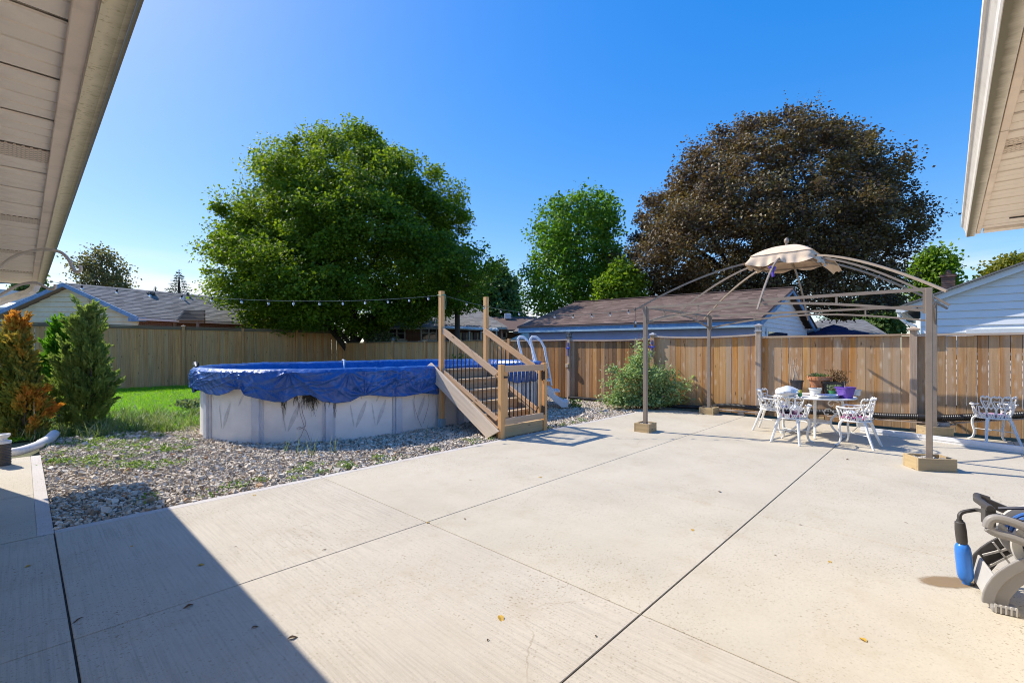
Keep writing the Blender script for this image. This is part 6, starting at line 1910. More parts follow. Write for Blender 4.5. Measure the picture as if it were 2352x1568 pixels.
# carrying handle: flat arm with a slot
ho = [(-.075, .53), (-.085, .57), (-.06, .62), (-.02, .635), (.06, .615), (.16, .575), (.26, .53), (.38, .465), (.50, .41), (.50, .33), (.36, .37), (.25, .42), (.13, .47), (.04, .49), (-.03, .505)]
hi = [(-.03, .55), (-.02, .585), (.01, .595), (.07, .58), (.115, .555), (.10, .525), (.05, .53), (0, .54)]
mb = MB()
p, d = ext(ho, -.035, .034)
# outline bars around the slot instead of one flat plate
mb.tube(smooth_path([(a_, -.02, b_-.05) for a_, b_ in [(-.06, .55), (-.045, .60), (0, .615), (.09, .59), (.17, .55)]], 4), .026, 8)
mb.tube(smooth_path([(a_, -.02, b_-.05) for a_, b_ in [(-.06, .55), (-.02, .525), (.05, .512), (.12, .49), (.18, .48)]], 4), .026, 8)
mb.prism([Vector((x, -.042, z-.05)) for x, z in [(.13, .575), (.26, .535), (.38, .475), (.52, .42), (.52, .32), (.36, .365), (.25, .415), (.13, .465)]], (0, .045, 0))
mb.build('handle_arm', M['reel_grey'], hrl, smooth=True, bevel=.004)
mb = MB()
mb.bar((-.03, .02, .60), (-.05, DEP-.02, .64), .035, .03); mb.bar((-.05, DEP-.03, .64), (.22, DEP-.03, .53), .03, .05); mb.bar((-.06, .18, .60), (.30, .20, .53), .025, .03)
mb.tube([(-.06, .05, .66), (-.09, .20, .67), (-.06, .36, .66), (0, .38, .64)], .022, 8); mb.box((-.055, .12, .60), (.05, .1, .12))
mb.v = [v+Vector((.03, 0, -.06)) for v in mb.v]; mb.build('hose_guide', M['reel_dark'], hrl, bevel=.004)
mb = MB(); mb.tube(smooth_path([(.22, .06, .42), (.30, .0, .46), (.40, -.02, .50), (.55, .02, .53)], 4), .012, 6); mb.tube(smooth_path([(.05, .25, .56), (.2, .2, .60), (.34, .2, .56), (.5, .2, .50)], 4), .011, 6); mb.build('loose_hose', M['hose_dark'], hrl, smooth=True)
mb = MB(); mb.bar((.26, -.03, .24), (.62, -.03, .40), .05, .05); mb.lathe([(.02, -.05), (.024, .02), (.012, .03)], 10, (.31, -.05, .20), My); mb.build('crank', M['reel_dark'], hrl, bevel=.006)
mb = MB(); mb.lathe([(.10, -.02), (.12, -.02), (.125, 0), (.12, .02), (.10, .02)], 24, (.66, .0, .125), My); mb.lathe([(0, -.018), (.1, -.018), (.1, .018), (0, .018)], 24, (.66, .0, .125), My, caps=False); mb.build('wheel', M['reel_dark'], hrl, smooth=True)
mb = MB(); mb.lathe([(.10, -.02), (.12, -.02), (.125, 0), (.12, .02), (.10, .02)], 24, (.66, DEP, .125), My); mb.lathe([(0, -.018), (.1, -.018), (.1, .018), (0, .018)], 24, (.66, DEP, .125), My, caps=False); mb.build('wheel', M['reel_dark'], hrl, smooth=True)
mb = MB(); mb.bar((.66, -.02, .125), (.66, DEP+.02, .125), .025, .025); mb.bar((.60, .02, .42), (.66, .0, .14), .03, .04, (0, 1, 0)); mb.bar((.60, DEP, .42), (.66, DEP, .14), .03, .04, (0, 1, 0)); mb.build('axle', M['reel_dark'], hrl)
# blue float hanging from the loose hose end
flo = Vector((3.085, 3.14, 0))
ft = thing('hose_float', 'bright blue capsule on a dark bent hose end standing on the patio', 'float', tuple(flo))
Mt = Matrix.Rotation(R(-4), 3, 'Y')
mb = MB(); mb.lathe([(0, .0), (.018, .0), (.022, .012), (.022, .02), (.033, .035), (.042, .06), (.043, .10), (.043, .225), (.040, .255), (.032, .275), (.022, .282), (.022, .295)], 24, M=Matrix.Rotation(R(-6), 3, 'Y'), caps=False); mb.build('capsule', M['float_blue'], ft, smooth=True)
mb = MB(); mb.lathe([(.028, .283), (.030, .30), (.031, .37), (.027, .425), (.020, .43), (.018, .44)], 16, M=Matrix.Rotation(R(-6), 3, 'Y')); mb.build('grip', M['reel_dark'], ft, smooth=True)
q = hro+Matrix.Rotation(hrz, 3, 'Z') @ Vector((-.03, .14, .545))-flo
mb = MB(); mb.tube(smooth_path([(-.045, 0, .43), (-.047, 0, .465), (-.03, 0, .487), (.005, -.01, .502), (.05, -.03, .515), tuple(q)], 5), .0125, 8); mb.build('hose_end', M['reel_dark'], ft, smooth=True)

# ================================================================== left edge: plant hooks, drain fittings
M['cream_metal'] = plain('cream_metal', (.56, .50, .42), .45, 10, .1, .05)
hk = thing('plant_hook', 'cream curved double plant hook reaching in from the left below the gutter', 'plant hook', (-2.42, 2.02, 0))
o3 = Vector((-2.42, 2.02, 0))
mb = MB(o3); mb.tube([(-2.42, 2.02, 0), (-2.42, 2.02, 1.75)], .008, 8); mb.build('pole', M['cream_metal'], hk, smooth=True)
def hook(pts, r, name='hook'):
    P = [at(x, y, 2.0) for x, y in pts]
    mb = MB(o3); mb.tube(smooth_path([tuple(p) for p in P], 6), r, 8); mb.build(name, M['cream_metal'], hk, smooth=True)
hook([(-110, 720), (-70, 675), (-30, 640), (5, 609), (35, 588), (75, 576), (110, 573), (140, 580), (158, 597), (167, 616), (175, 625), (185, 621), (184, 610)], .0065)
hook([(-110, 740), (-60, 710), (-20, 690), (10, 672), (40, 656), (65, 650), (85, 650), (102, 658), (114, 664), (125, 662), (127, 653)], .0058)
wp = gp(40, 1035)
pp_ = thing('drain_elbow', 'white flexible downspout pipe lying across the end of the walkway', 'pipe', tuple(wp))
mb = MB(wp)
pth = [gp(-30, 1052)+Vector((0, 0, .062)), gp(12, 1049)+Vector((0, 0, .062)), gp(40, 1046)+Vector((0, 0, .062)), gp(70, 1037)+Vector((0, 0, .062)), gp(95, 1026)+Vector((0, 0, .058))]
mb.tube(smooth_path([tuple(p) for p in pth], 5), .064, 14); mb.build('pipe', M['white_pvc'], pp_, smooth=True)
mb = MB(wp); pth = [gp(92, 1027)+Vector((0, 0, .058)), gp(105, 1021)+Vector((0, 0, .062)), gp(116, 1015)+Vector((0, 0, .075)), gp(124, 1008)+Vector((0, 0, .09))]
mb.tube(smooth_path([tuple(p) for p in pth], 5), [.064, .072, .066, .074, .067, .075, .068, .076, .068, .076, .069, .077, .070, .077, .072, .074], 14); mb.build('elbow', M['white_pvc'], pp_, smooth=True)
cb = gp(5, 1068)
cp_ = thing('corrugated_riser', 'dark corrugated pipe riser with a white fitting on top at the left edge', 'pipe', tuple(cb))
M['riser_brown'] = plain('riser_brown', (.10, .085, .07), .55, 12, .2, .08)
corrugate('riser', [cb, cb+Vector((0, 0, .15)), cb+Vector((0, 0, .30))], .09, M['riser_brown'], cp_, .022, 20, .09)
mb = MB(); mb.lathe([(.088, .30), (.092, .30), (.09, .33), (.05, .345), (.05, .37), (.08, .40), (.082, .425), (.07, .43), (.04, .39), (.03, .33)], 18); mb.build('fitting', M['white_pvc'], cp_, smooth=True)

# ================================================================== string lights
def catenary(p, q, sag, n=40):
    p, q = Vector(p), Vector(q)
    return [p.lerp(q, i/n)-Vector((0, 0, sag*4*(i/n)*(1-i/n))) for i in range(n+1)]
M['bulb_glass'], _nt, _b = newmat('bulb_glass')
_b.inputs['Base Color'].default_value = (.86, .88, .9, 1); _b.inputs['Roughness'].default_value = .06; _b.inputs['Transmission Weight'].default_value = .8
M['cable_green'] = plain('cable_green', (.13, .17, .15), .6, 20, .2, .0)
bulb_mb = MB(); bulb_mb.lathe([(.009, -.024), (.016, -.036), (.020, -.050), (.018, -.064), (.009, -.074), (.001, -.076)], 12, caps=False)
bulb_me = mesh_from('bulb', bulb_mb.v, bulb_mb.f, True); bulb_me.materials.append(M['bulb_glass'])
sock_mb = MB(); sock_mb.lathe([(.008, .008), (.013, .004), (.014, -.03), (.010, -.034)], 10); sock_me = mesh_from('socket', sock_mb.v, sock_mb.f, True); sock_me.materials.append(M['black_metal'])
def lights(label, path, n, f0, f1):
    o3 = path[0]
    t = thing('string_lights', label, 'string lights', tuple(o3), 0, 'festoon cables tied to the tall stair post')
    mb = MB(o3); mb.tube(path, .0038, 5); mb.build('cable', M['cable_green'], t)
    for k in range(n):
        f = f0+(f1-f0)*k/max(1, n-1); x = f*(len(path)-1); i = min(int(x), len(path)-2)
        p = path[i].lerp(path[i+1], x-i)-o3
        b_ = link('bulb', bulb_me, t, tuple(p)); b_.rotation_euler = (random.gauss(0, .15), random.gauss(0, .15), 0)
        link('socket', sock_me, b_)
tp = so+U1*.04+U2*1.70+Vector((0, 0, 2.68))
lights('string of clear bulbs running left from the tall stair post to the gutter', catenary(tp, AB(.2, 9.36, 2.56), .20), 14, .05, .93)
lights('string of clear bulbs running right from the stair post to the gazebo', catenary(tp, AB(A0, B1, 2.40), .26), 10, .12, .92)
t = thing('green_cord', 'loop of green cord wrapped round the top of the tall stair post', 'cord', tuple(tp))
mb = MB(tp); w = .056
c_ = so+U1*.04+U2*1.74+Vector((0, 0, 2.66))
mb.tube([c_+U1*x+U2*y+Vector((0, 0, z)) for x, y, z in ((-w, -w, 0), (w, -w, .03), (w, w, .05), (-w, w, .02))], .007, 5, closed=True)
mb.tube([c_+U1*w-U2*w+Vector((0, 0, .03)), c_+U1*(w+.012)-U2*w+Vector((0, 0, -.12)), c_+U1*(w+.004)-U2*w+Vector((0, 0, -.27))], .006, 5); mb.build('cord', M['cord_green'] if 'cord_green' in M else plain('cord_green', (.16, .42, .33), .6, 20, .1, 0), t)

# ================================================================== fallen leaves on the concrete
M['fallen'] = plain('fallen', (.50, .30, .03), .6, 30, .4, .3, 90)
M['fallen_brown'] = plain('fallen_brown', (.13, .075, .035), .8, 30, .4, .3, 90)
def leaf_me(mat, w=.55, curl=.12):
    mb = MB(); st_ = [(0, 0), (.2, .32), (.45, .5), (.75, .32), (1, 0)]
    L_ = [(x-.5, y*w, curl*abs(y)+.06*math.sin(x*5)) for x, y in st_]; Rr = [(x-.5, -y*w, curl*1.3*abs(y)+.06*math.sin(x*5)) for x, y in st_]
    mid_ = [(x-.5, 0, .06*math.sin(x*5)) for x, y in st_]
    V = [Vector(p) for p in mid_+L_[1:4]+Rr[1:4]]
    mb.add(V, [(0, 1, 5), (1, 2, 6, 5), (2, 3, 7, 6), (3, 4, 7), (0, 8, 1), (1, 8, 9, 2), (2, 9, 10, 3), (3, 10, 4)])
    me = mesh_from('fallen_leaf', mb.v, mb.f); me.materials.append(mat); return me
lms = [leaf_me(M['fallen']), leaf_me(M['fallen_brown'], .4, .25), leaf_me(M['fallen_brown'], .14, .1)]
LV = [(1150, 1420, .062, 0, 'large yellow fallen leaf lying in the sunlit middle of the concrete near the camera'),
      (1981, 1468, .045, 0, 'yellow fallen leaf on the concrete at the lower right below the hose reel'),
      (672, 1465, .05, 1, 'curled brown leaf on sunlit concrete just right of the house shadow edge'),
      (1590, 1217, .04, 0, 'small yellow leaf on the concrete left of the long diagonal joint'),
      (1652, 1129, .05, 1, 'brown curled leaf on the concrete near the long joint behind the middle'),
      (1240, 1096, .045, 0, 'small yellow leaf beside the joint in front of the gate shadow'),
      (584, 1137, .045, 0, 'yellow leaf lying by the gravel edge left of the pool'),
      (462, 1297, .05, 0, 'yellow leaf lying right at the edge of the house shadow'),
      (178, 1425, .07, 2, 'brown twig lying across the wide joint in the house shadow'),
      (64, 1300, .042, 0, 'yellow leaf in the shade on the leftmost slab'),
      (432, 1393, .05, 1, 'brown leaf in the house shadow near the thin joint'),
      (302, 1254, .03, 0, 'small tan leaf in the house shadow near the gravel'),
      (1946, 1055, .05, 1, 'brown leaf on concrete in front of the right garden chair'),
      (1067, 1192, .035, 1, 'tiny brown leaf right of the crossing of two joints'),
      (983, 1200, .035, 0, 'tiny yellow leaf on the crossing of two joints'),
      (1838, 1205, .045, 2, 'thin brown twig on the concrete at the right of the long joint'),
      (1905, 1290, .035, 0, 'small yellow leaf on the concrete left of the blue float'),
      (1080, 1102, .035, 2, 'dark twig on concrete below the stairs'),
      (745, 1262, .05, 2, 'dark bent twig on the concrete left of the middle joint'),
      (2080, 1200, .035, 2, 'dark twig on the concrete before the front gazebo planter'),
      (1120, 1470, .02, 1, 'dark seed husk left below the large yellow leaf'),
      (1368, 1460, .02, 1, 'dark seed husk left of the long joint at the bottom'),
      (1780, 1275, .02, 1, 'dark crumb of leaf right of the long joint'),
      (540, 1255, .03, 2, 'dark stalk on the sunlit concrete beside the shadow edge'),
      (585, 1440, .035, 1, 'brown leaf crumb just inside the sunlit edge of the house shadow')]
for x, y, s, k, lab in LV:
    p = gp(x, y)
    o = link('fallen_leaf', lms[k], None, (p.x, p.y, .002 if k != 1 else .003), random.uniform(0, 6.28))
    s *= 1.15
    o.scale = (s, s, s); tag(o, lab, 'leaf', 'fallen leaves on the patio')
# leaf litter under the rose bush
n = 420
bb = rng.uniform(4.2, 7.6, n); aa = 11.9-np.abs(rng.normal(0, .28, n))
P = np.stack([U1.x*aa+U2.x*bb, U1.y*aa+U2.y*bb, rng.uniform(.004, .02, n)], 1)
d = rand_dirs(n); d[:, 2] *= .2
V, tr_, tt = leaf_arrays(P, d, np.array([0, 0, 1.])+rand_dirs(n)*.3, rng.uniform(.02, .05, n), rng.uniform(.012, .025, n), rng.random(n)*.6, KITE)
np_mesh('leaf_litter', V, tr_, M['dry_leaf'], tt, kind='stuff')
# ================================================================== trees and shrubs
def leaf_stops(*c): return [(i/(len(c)-1), x) for i, x in enumerate(c)]
M['maple_green'] = leafmat('maple_green', leaf_stops((.045, .092, .010), (.09, .172, .015), (.155, .25, .018), (.25, .34, .03)), .5, .5, (1.3, 1.25, .2), .28)
M['maple_bronze'] = leafmat('maple_bronze', leaf_stops((.058, .038, .034), (.098, .064, .040), (.145, .10, .046), (.14, .122, .036), (.23, .175, .095)), .32, .45, (1.1, .9, .3), .38)
M['leaf_fresh'] = leafmat('leaf_fresh', leaf_stops((.06, .13, .014), (.11, .23, .022), (.19, .33, .035)), .48, .45, (1.0, 1.2, .3), .3)
M['leaf_lime'] = leafmat('leaf_lime', leaf_stops((.09, .17, .012), (.16, .27, .02), (.24, .34, .03)), .5, .45, (1, 1.1, .3), .3)
M['leaf_far'] = leafmat('leaf_far', leaf_stops((.06, .115, .03), (.11, .185, .05), (.19, .27, .085)), .42, .5, (1, 1.1, .5), .3)
M['leaf_olive'] = leafmat('leaf_olive', leaf_stops((.09, .09, .035), (.15, .145, .05), (.23, .21, .08)), .4, .5, (1, 1, .5), .3)
M['leaf_yellow'] = leafmat('leaf_yellow', leaf_stops((.10, .13, .012), (.18, .19, .015), (.27, .23, .02)), .45, .5, (1, 1, .3), .3)
M['spruce'] = leafmat('spruce', leaf_stops((.012, .03, .018), (.025, .055, .03), (.05, .085, .045)), .2, .6)
M['bark'] = plain('bark', (.085, .065, .05), .95, 9, .35, .7, 25)
M['bark_dark'] = plain('bark_dark', (.04, .032, .026), .95, 9, .35, .7, 25)

def envelope(rows, Y, dep=.85):
    """outline seen from the eye, tangent to a crown of elliptical plan at depth Y: list of (z, centre x, radius)"""
    out = []
    for y, l, r in rows:
        tl, tr = (l-1175.5)/F, (r-1175.5)/F
        Sl, Sr = math.sqrt(1+(tl*dep)**2), math.sqrt(1+(tr*dep)**2)
        rad = (tr-tl)*Y/(Sl+Sr)
        out.append((1.6+(800-y)*Y/F, tl*Y+rad*Sl, rad))
    out.sort(); return np.array(out)
def tree(name, label, rows, Y, mat, n_cl, per, leaf, cl_r=.55, base_x=None, bark=None, trunk_r=.25, depth=.85, inner=.45, rough=.16, shape=KITE, group=None, sd=0, limbs=9, low=0.0, cat='tree', flat=.6, top_tint=0.0, sprigs=0, out_n=.45):
    E = envelope(rows, Y, depth)
    z0, z1 = E[0, 0], E[-1, 0]
    cx = float(np.mean(E[:, 1])) if base_x is None else base_x
    t = thing(name, label, cat, (cx, Y, -.06), 0, group)
    # clumps of foliage
    zs = np.linspace(z0, z1, 200); rs = np.interp(zs, E[:, 0], E[:, 2]); pr = rs**1.6+.02; pr /= pr.sum()
    zc = rng.choice(zs, n_cl, p=pr)+rng.normal(0, (z1-z0)/260, n_cl)
    rc = np.interp(zc, E[:, 0], E[:, 2]); xc = np.interp(zc, E[:, 0], E[:, 1])
    th = rng.uniform(0, 2*PI, n_cl)
    rad = np.maximum(rng.random(n_cl)**.5, 0)
    rad = inner+(1-inner)*rad
    bumpy = np.array([noise.noise(Vector((math.cos(a_)*2.2+sd, math.sin(a_)*2.2, z_*.45))) for a_, z_ in zip(th, zc)])*rough*2+np.array([noise.noise(Vector((math.cos(a_)*6+sd, math.sin(a_)*6, z_*1.3))) for a_, z_ in zip(th, zc)])*rough
    bumpy = np.clip(bumpy, -.35, .05)
    rr = np.maximum(rc*rad*(1+bumpy)-cl_r*.85*np.clip((rad-.4)*2.5, 0, 1), .02)
    CX = xc+np.cos(th)*rr; CY = Y+np.sin(th)*rr*depth; CZ = zc
    if low: CZ = CZ+0
    Cc = np.stack([CX, CY, CZ], 1)
    size = cl_r*rng.uniform(.55, 1.25, n_cl)
    # leaves in each clump: a drooping umbrella of leaves
    idx = np.repeat(np.arange(n_cl), per); n = len(idx)
    g_ = np.clip(rng.normal(size=(n, 3)), -1.7, 1.7)*np.array([.62, .62, .40])
    P = Cc[idx]+g_*size[idx][:, None]
    outd = unit(np.stack([np.cos(th), np.sin(th), np.full(n_cl, .25)], 1))[idx]
    N_ = unit(rand_dirs(n)*.75+np.array([0, 0, flat])+outd*out_n)
    D_ = unit(rand_dirs(n)+outd*.5+np.array([0, 0, -.35]))
    L = leaf*rng.uniform(.65, 1.3, n)
    hz = (P[:, 2]-z0)/(z1-z0)
    T = np.clip(rng.normal(.45, .2, n)+np.repeat(rng.normal(0, .14, n_cl), per)+top_tint*(hz-.5), 0, 1)
    W = L*rng.uniform(.75, 1.0, n)
    if sprigs:      # young shoots standing out of the top of the crown
        k_ = np.argsort(-(CZ+rng.normal(0, 1.2, n_cl)))[:sprigs*3]; k_ = rng.choice(k_, sprigs, replace=False)
        for i in k_:
            m_ = 16; ln_ = rng.uniform(.3, .9); q0 = Cc[i]+np.array([math.cos(th[i])*.3, math.sin(th[i])*.3, .25])
            f_ = np.linspace(0, 1, m_)
            dr = np.array([math.cos(th[i])*.25, math.sin(th[i])*.25, 1.0])+rng.normal(0, .08, 3)
            pp = q0+dr*(f_*ln_)[:, None]+rng.normal(0, .05, (m_, 3))
            ll = leaf*(1.05-.65*f_)
            P = np.concatenate([P, pp]); D_ = np.concatenate([D_, unit(rand_dirs(m_)+np.array([0, 0, -.2]))]); N_ = np.concatenate([N_, unit(rand_dirs(m_)+np.array([0, 0, .5]))])
            L = np.concatenate([L, ll]); W = np.concatenate([W, ll*.85]); T = np.concatenate([T, np.clip(rng.normal(.6, .2, m_), 0, 1)])
    V, tr_, tt = leaf_arrays(P, D_, N_, L, W, T, shape)
    o3 = np.array([cx, Y, -.06])
    np_mesh('crown', V-o3, tr_, mat, tt, t)
    # trunk and limbs
    mb = MB((cx, Y, -.06)); bk_ = bark or M['bark']
    zt = z0+(z1-z0)*.75; xt = float(np.interp(zt, E[:, 0], E[:, 1]))
    pts = [Vector((cx, Y, -.06)), Vector((cx+(xt-cx)*.15+.05, Y, z0*.6+.2)), Vector((cx+(xt-cx)*.5, Y+.1, z0+(z1-z0)*.3)), Vector((xt, Y, zt))]
    pts = [Vector(p) for p in smooth_path([tuple(p) for p in pts], 4)]
    mb.tube(pts, [trunk_r*(1-.85*k/(len(pts)-1)) for k in range(len(pts))], 9)
    for k in range(limbs):
        i = int(rng.integers(int(len(pts)*.3), len(pts)-2)); p = pts[i]
        j = int(rng.integers(0, n_cl)); q = Vector(Cc[j]);
        m_ = p.lerp(q, .5)+Vector((0, 0, (q-p).length*.08))
        r0_ = trunk_r*(1-.85*i/(len(pts)-1))*.55
        mb.tube([p, m_, q], [r0_, r0_*.55, r0_*.15], 6)
    mb.build('trunk', bk_, t, smooth=True)
    return t, Cc

m1 = [(287, 800, 835), (308, 742, 880), (342, 660, 932), (376, 600, 975), (420, 542, 1045), (480, 502, 1090), (540, 476, 1125), (600, 462, 1150), (650, 460, 1148), (695, 466, 1110), (728, 482, 1040), (748, 530, 920), (768, 580, 830)]
tree('maple_tree', 'big round green maple overhanging the fence behind the pool', m1, 25.5, M['maple_green'], 1350, 190, .135, .58, base_x=at(812, 0, 25.5).x, bark=M['bark_dark'], trunk_r=.30, depth=.8, inner=.3, rough=.15, sd=1, limbs=16, shape=KITE, sprigs=34, flat=.75, out_n=.6)
m2 = [(272, 1745, 1890), (294, 1665, 1965), (336, 1570, 2040), (384, 1530, 2085), (430, 1495, 2125), (480, 1445, 2150), (520, 1405, 2165), (560, 1388, 2150), (600, 1395, 2115), (640, 1440, 2100), (680, 1470, 2100), (718, 1500, 2085)]
tree('copper_maple_tree', 'large dark bronze leaved maple behind the garage', m2, 23.0, M['maple_bronze'], 1250, 150, .12, .52, base_x=at(1760, 0, 23).x, bark=M['bark_dark'], trunk_r=.40, depth=.75, inner=.45, rough=.15, sd=5, limbs=22, sprigs=22, flat=.7, out_n=.6)
m3 = [(440, 1305, 1405), (478, 1225, 1438), (530, 1205, 1450), (580, 1196, 1452), (630, 1180, 1448), (680, 1176, 1432), (722, 1195, 1400)]
tree('ash_tree', 'light green upright tree left of the bronze maple', m3, 25.0, M['leaf_fresh'], 420, 62, .15, .55, trunk_r=.2, rough=.2, inner=.3, sd=9, limbs=14, shape=KITE)
tree('small_ash_tree', 'dense bright lime green young tree just behind the garage roof', [(596, 1422, 1448), (620, 1385, 1466), (650, 1358, 1484), (692, 1352, 1490)], 22.0, M['leaf_lime'], 150, 55, .16, .42, trunk_r=.1, rough=.2, sd=12, limbs=4)
tree('shade_tree', 'tall grey green tree behind the brick house between the stair posts', [(608, 1122, 1160), (640, 1072, 1188), (680, 1056, 1208), (722, 1050, 1214), (745, 1050, 1214)], 46.0, M['leaf_far'], 300, 46, .36, .95, trunk_r=.3, rough=.2, sd=15, limbs=9)
tree('locust_tree', 'loose olive tree with airy crown above the bungalow roof', [(570, 212, 268), (594, 160, 300), (628, 140, 320), (662, 132, 332), (676, 148, 318)], 48.0, M['leaf_olive'], 120, 44, .24, .85, trunk_r=.28, rough=.25, inner=.1, sd=18, limbs=30)
tree('dark_tree', 'dark tree half hidden behind the downspout at the far left', [(628, 48, 84), (650, 34, 98), (690, 24, 104), (715, 24, 104)], 42.0, M['leaf_far'], 110, 46, .34, .9, trunk_r=.25, rough=.2, sd=20, limbs=5)
tree('honey_locust_tree', 'pale feathery tree left of the dark chimney', [(572, 2128, 2180), (600, 2078, 2214), (640, 2072, 2222), (680, 2082, 2204), (720, 2100, 2190)], 31.0, M['leaf_lime'], 210, 38, .22, .6, trunk_r=.2, rough=.25, inner=.15, sd=23, limbs=14)
tree('golden_tree', 'rounded yellow green tree above the white house roof', [(586, 2310, 2410), (604, 2255, 2430), (634, 2238, 2440), (668, 2245, 2440)], 30.0, M['leaf_yellow'], 230, 46, .22, .55, trunk_r=.2, rough=.18, sd=26, limbs=6)
tree('hedge_tree', 'dark green bushy tree below the bronze maple beside the white house', [(685, 1960, 2085), (715, 1890, 2090), (750, 1880, 2090), (775, 1890, 2080)], 32.0, M['leaf_far'], 190, 46, .26, .6, trunk_r=.15, rough=.2, sd=29, limbs=4)
tree('flowering_shrub', 'pale leafy bush behind the low fence beside the maple trunk', [(757, 850, 880), (770, 838, 905), (785, 836, 915), (800, 840, 912)], 26.0, M['herb'], 90, 44, .13, .32, trunk_r=.06, sd=31, limbs=3, cat='shrub')
tree('background_tree', 'low dark trees joining the maple and the brick house', [(672, 1040, 1070), (695, 1010, 1070), (720, 970, 1060), (735, 970, 1050)], 40.0, M['leaf_far'], 130, 46, .3, .8, trunk_r=.2, sd=33, limbs=4)

# the maple's leaning lower limb by the step in the fence
# spruces
def conifer_far(label, x, ytop, ybot, half, Y, n, name='spruce_tree'):
    zt, zb = 1.6+(800-ytop)*Y/F, 1.6+(800-ybot)*Y/F; X = (x-1175.5)/F*Y; hw_ = half*Y/F
    t = thing(name, label, 'tree', (X, Y, -.06))
    f = rng.random(n)**.6; layer = np.round(f*13)/13+rng.normal(0, .012, n); f = np.clip(layer, 0, 1)
    r = hw_*f*np.sqrt(rng.random(n))*(1+.25*np.sin(f*50)); th = rng.uniform(0, 2*PI, n)
    P = np.stack([np.cos(th)*r, np.sin(th)*r, zt+.06-(zt-zb)*f-.12*r], 1)
    D_ = unit(np.stack([np.cos(th), np.sin(th), np.full(n, -.25)], 1)+rand_dirs(n)*.5)
    L = rng.uniform(.3, .6, n)*(zt-zb)*.13
    V, tr_, tt = leaf_arrays(P, D_, unit(rand_dirs(n)+np.array([0, 0, 1.])), L, L*.35, rng.random(n), SPRAY)
    np_mesh('crown', V, tr_, M['spruce'], tt, t)
    mb = MB(); mb.lathe([(.3, 0), (.22, zb), (.02, zt)], 8); mb.build('trunk', M['bark_dark'], t, smooth=True)
conifer_far('tall dark spruce far behind the bungalow roof', 411, 620, 700, 38, 52, 1500)
conifer_far('small dark spruce tip left of the tall spruce', 357, 657, 700, 24, 52, 600)

# garden conifers at the left
M['cedar_bronze'] = leafmat('cedar_bronze', [(0, (.10, .14, .03)), (.3, (.22, .23, .045)), (.5, (.36, .26, .045)), (.75, (.52, .21, .03)), (1, (.58, .25, .07))], .42, .6, (1.1, .9, .4), .15)
M['cypress_green'] = leafmat('cypress_green', [(0, (.10, .15, .045)), (.4, (.19, .26, .065)), (.75, (.28, .34, .10)), (1, (.38, .31, .12))], .45, .6, (1, 1.1, .4), .15)
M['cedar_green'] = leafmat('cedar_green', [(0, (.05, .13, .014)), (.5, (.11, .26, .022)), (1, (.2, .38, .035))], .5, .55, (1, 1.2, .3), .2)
def conifer(name, label, base, cones, mat, n, spray, tintf, group=None):
    """cones: (dx, dy, z bottom, z top, radius, share)"""
    t = thing(name, label, 'conifer', tuple(base), 0, group)
    PP, DD, TT = [], [], []
    mb = MB()
    for dx, dy, zb, zt, rad, share in cones:
        m = int(n*share)
        ncl = max(12, m//46)
        f = rng.random(ncl)**.8; th = rng.uniform(0, 2*PI, ncl)
        prof = np.clip(np.minimum(1.0, (1-f)*1.35)*np.minimum(1, .55+f*2.4), 0.04, 1)
        rr = rad*prof*(.2+.85*np.sqrt(rng.random(ncl)))*(1+.5*np.array([noise.noise(Vector((math.cos(a_)*2.4+dx*7, math.sin(a_)*2.4, z_*5+zb))) for a_, z_ in zip(th, f)]))
        cz = zb+(zt-zb)*f
        Cc = np.stack([dx+np.cos(th)*rr, dy+np.sin(th)*rr, cz], 1)
        idx = rng.integers(0, ncl, m); u_ = rng.random(m)
        axis = unit(np.stack([np.cos(th), np.sin(th), rng.uniform(.9, 2.2, ncl)], 1)+rand_dirs(ncl)*.25)
        ln_ = rng.uniform(.16, .40, ncl)*min(1, rad*2.6)
        P = Cc[idx]+axis[idx]*(u_*ln_[idx])[:, None]+rng.normal(size=(m, 3))*(.045*(1.15-u_))[:, None]
        D_ = unit(axis[idx]+rand_dirs(m)*.5)
        PP.append(P); DD.append(D_)
        TT.append(np.clip(tintf(P)+np.repeat(rng.normal(0, .1, ncl)[:, None], 1, 1)[idx][:, 0]+rng.normal(0, .1, m), 0, 1))
        mb.tube([(dx*.3, dy*.3, -.03), (dx*.8, dy*.8, zb+(zt-zb)*.4), (dx, dy, zt-.1)], [.06*rad/.6+.01, .04*rad/.6, .006], 7)
        for k in range(16):
            j = int(rng.integers(0, ncl)); q = Vector(Cc[j]); p = Vector((dx*.8, dy*.8, max(.05, q.z-.35*rad-.1)))
            mb.tube([p, q], [.012, .004], 5)
    P, D_, T = np.concatenate(PP), np.concatenate(DD), np.concatenate(TT); m = len(P)
    L = spray*rng.uniform(.6, 1.35, m)
    keep = P[:, 2] > .01
    P, D_, T, L = P[keep], D_[keep], T[keep], L[keep]
    V, tr_, tt = leaf_arrays(P, D_, rand_dirs(len(P)), L, L*.42, T, SPRAY)
    np_mesh('foliage', V, tr_, mat, tt, t)
    mb.build('trunk', M['bark'], t, smooth=True)
b_or = gp(40, 998); b_or.z = -.03
conifer('dying_cedar', 'cedar turned orange and brown at the left edge of the garden', b_or,
        [(-.10, .1, .0, 2.2, .28, .40), (-.42, 0, .0, 1.8, .30, .2), (.14, -.05, .05, 1.75, .20, .2), (.34, -.15, .0, 1.05, .27, .2)], M['cedar_bronze'], 10500, .105,
        lambda P: .12+.55*np.clip((P[:, 2]-1.25)/1.0, 0, 1)+.42*np.clip((P[:, 0]-.20)/.2, 0, 1)*np.clip((1.1-P[:, 2])/.3, 0, 1)+.13*np.sin(P[:, 0]*9+P[:, 2]*4))
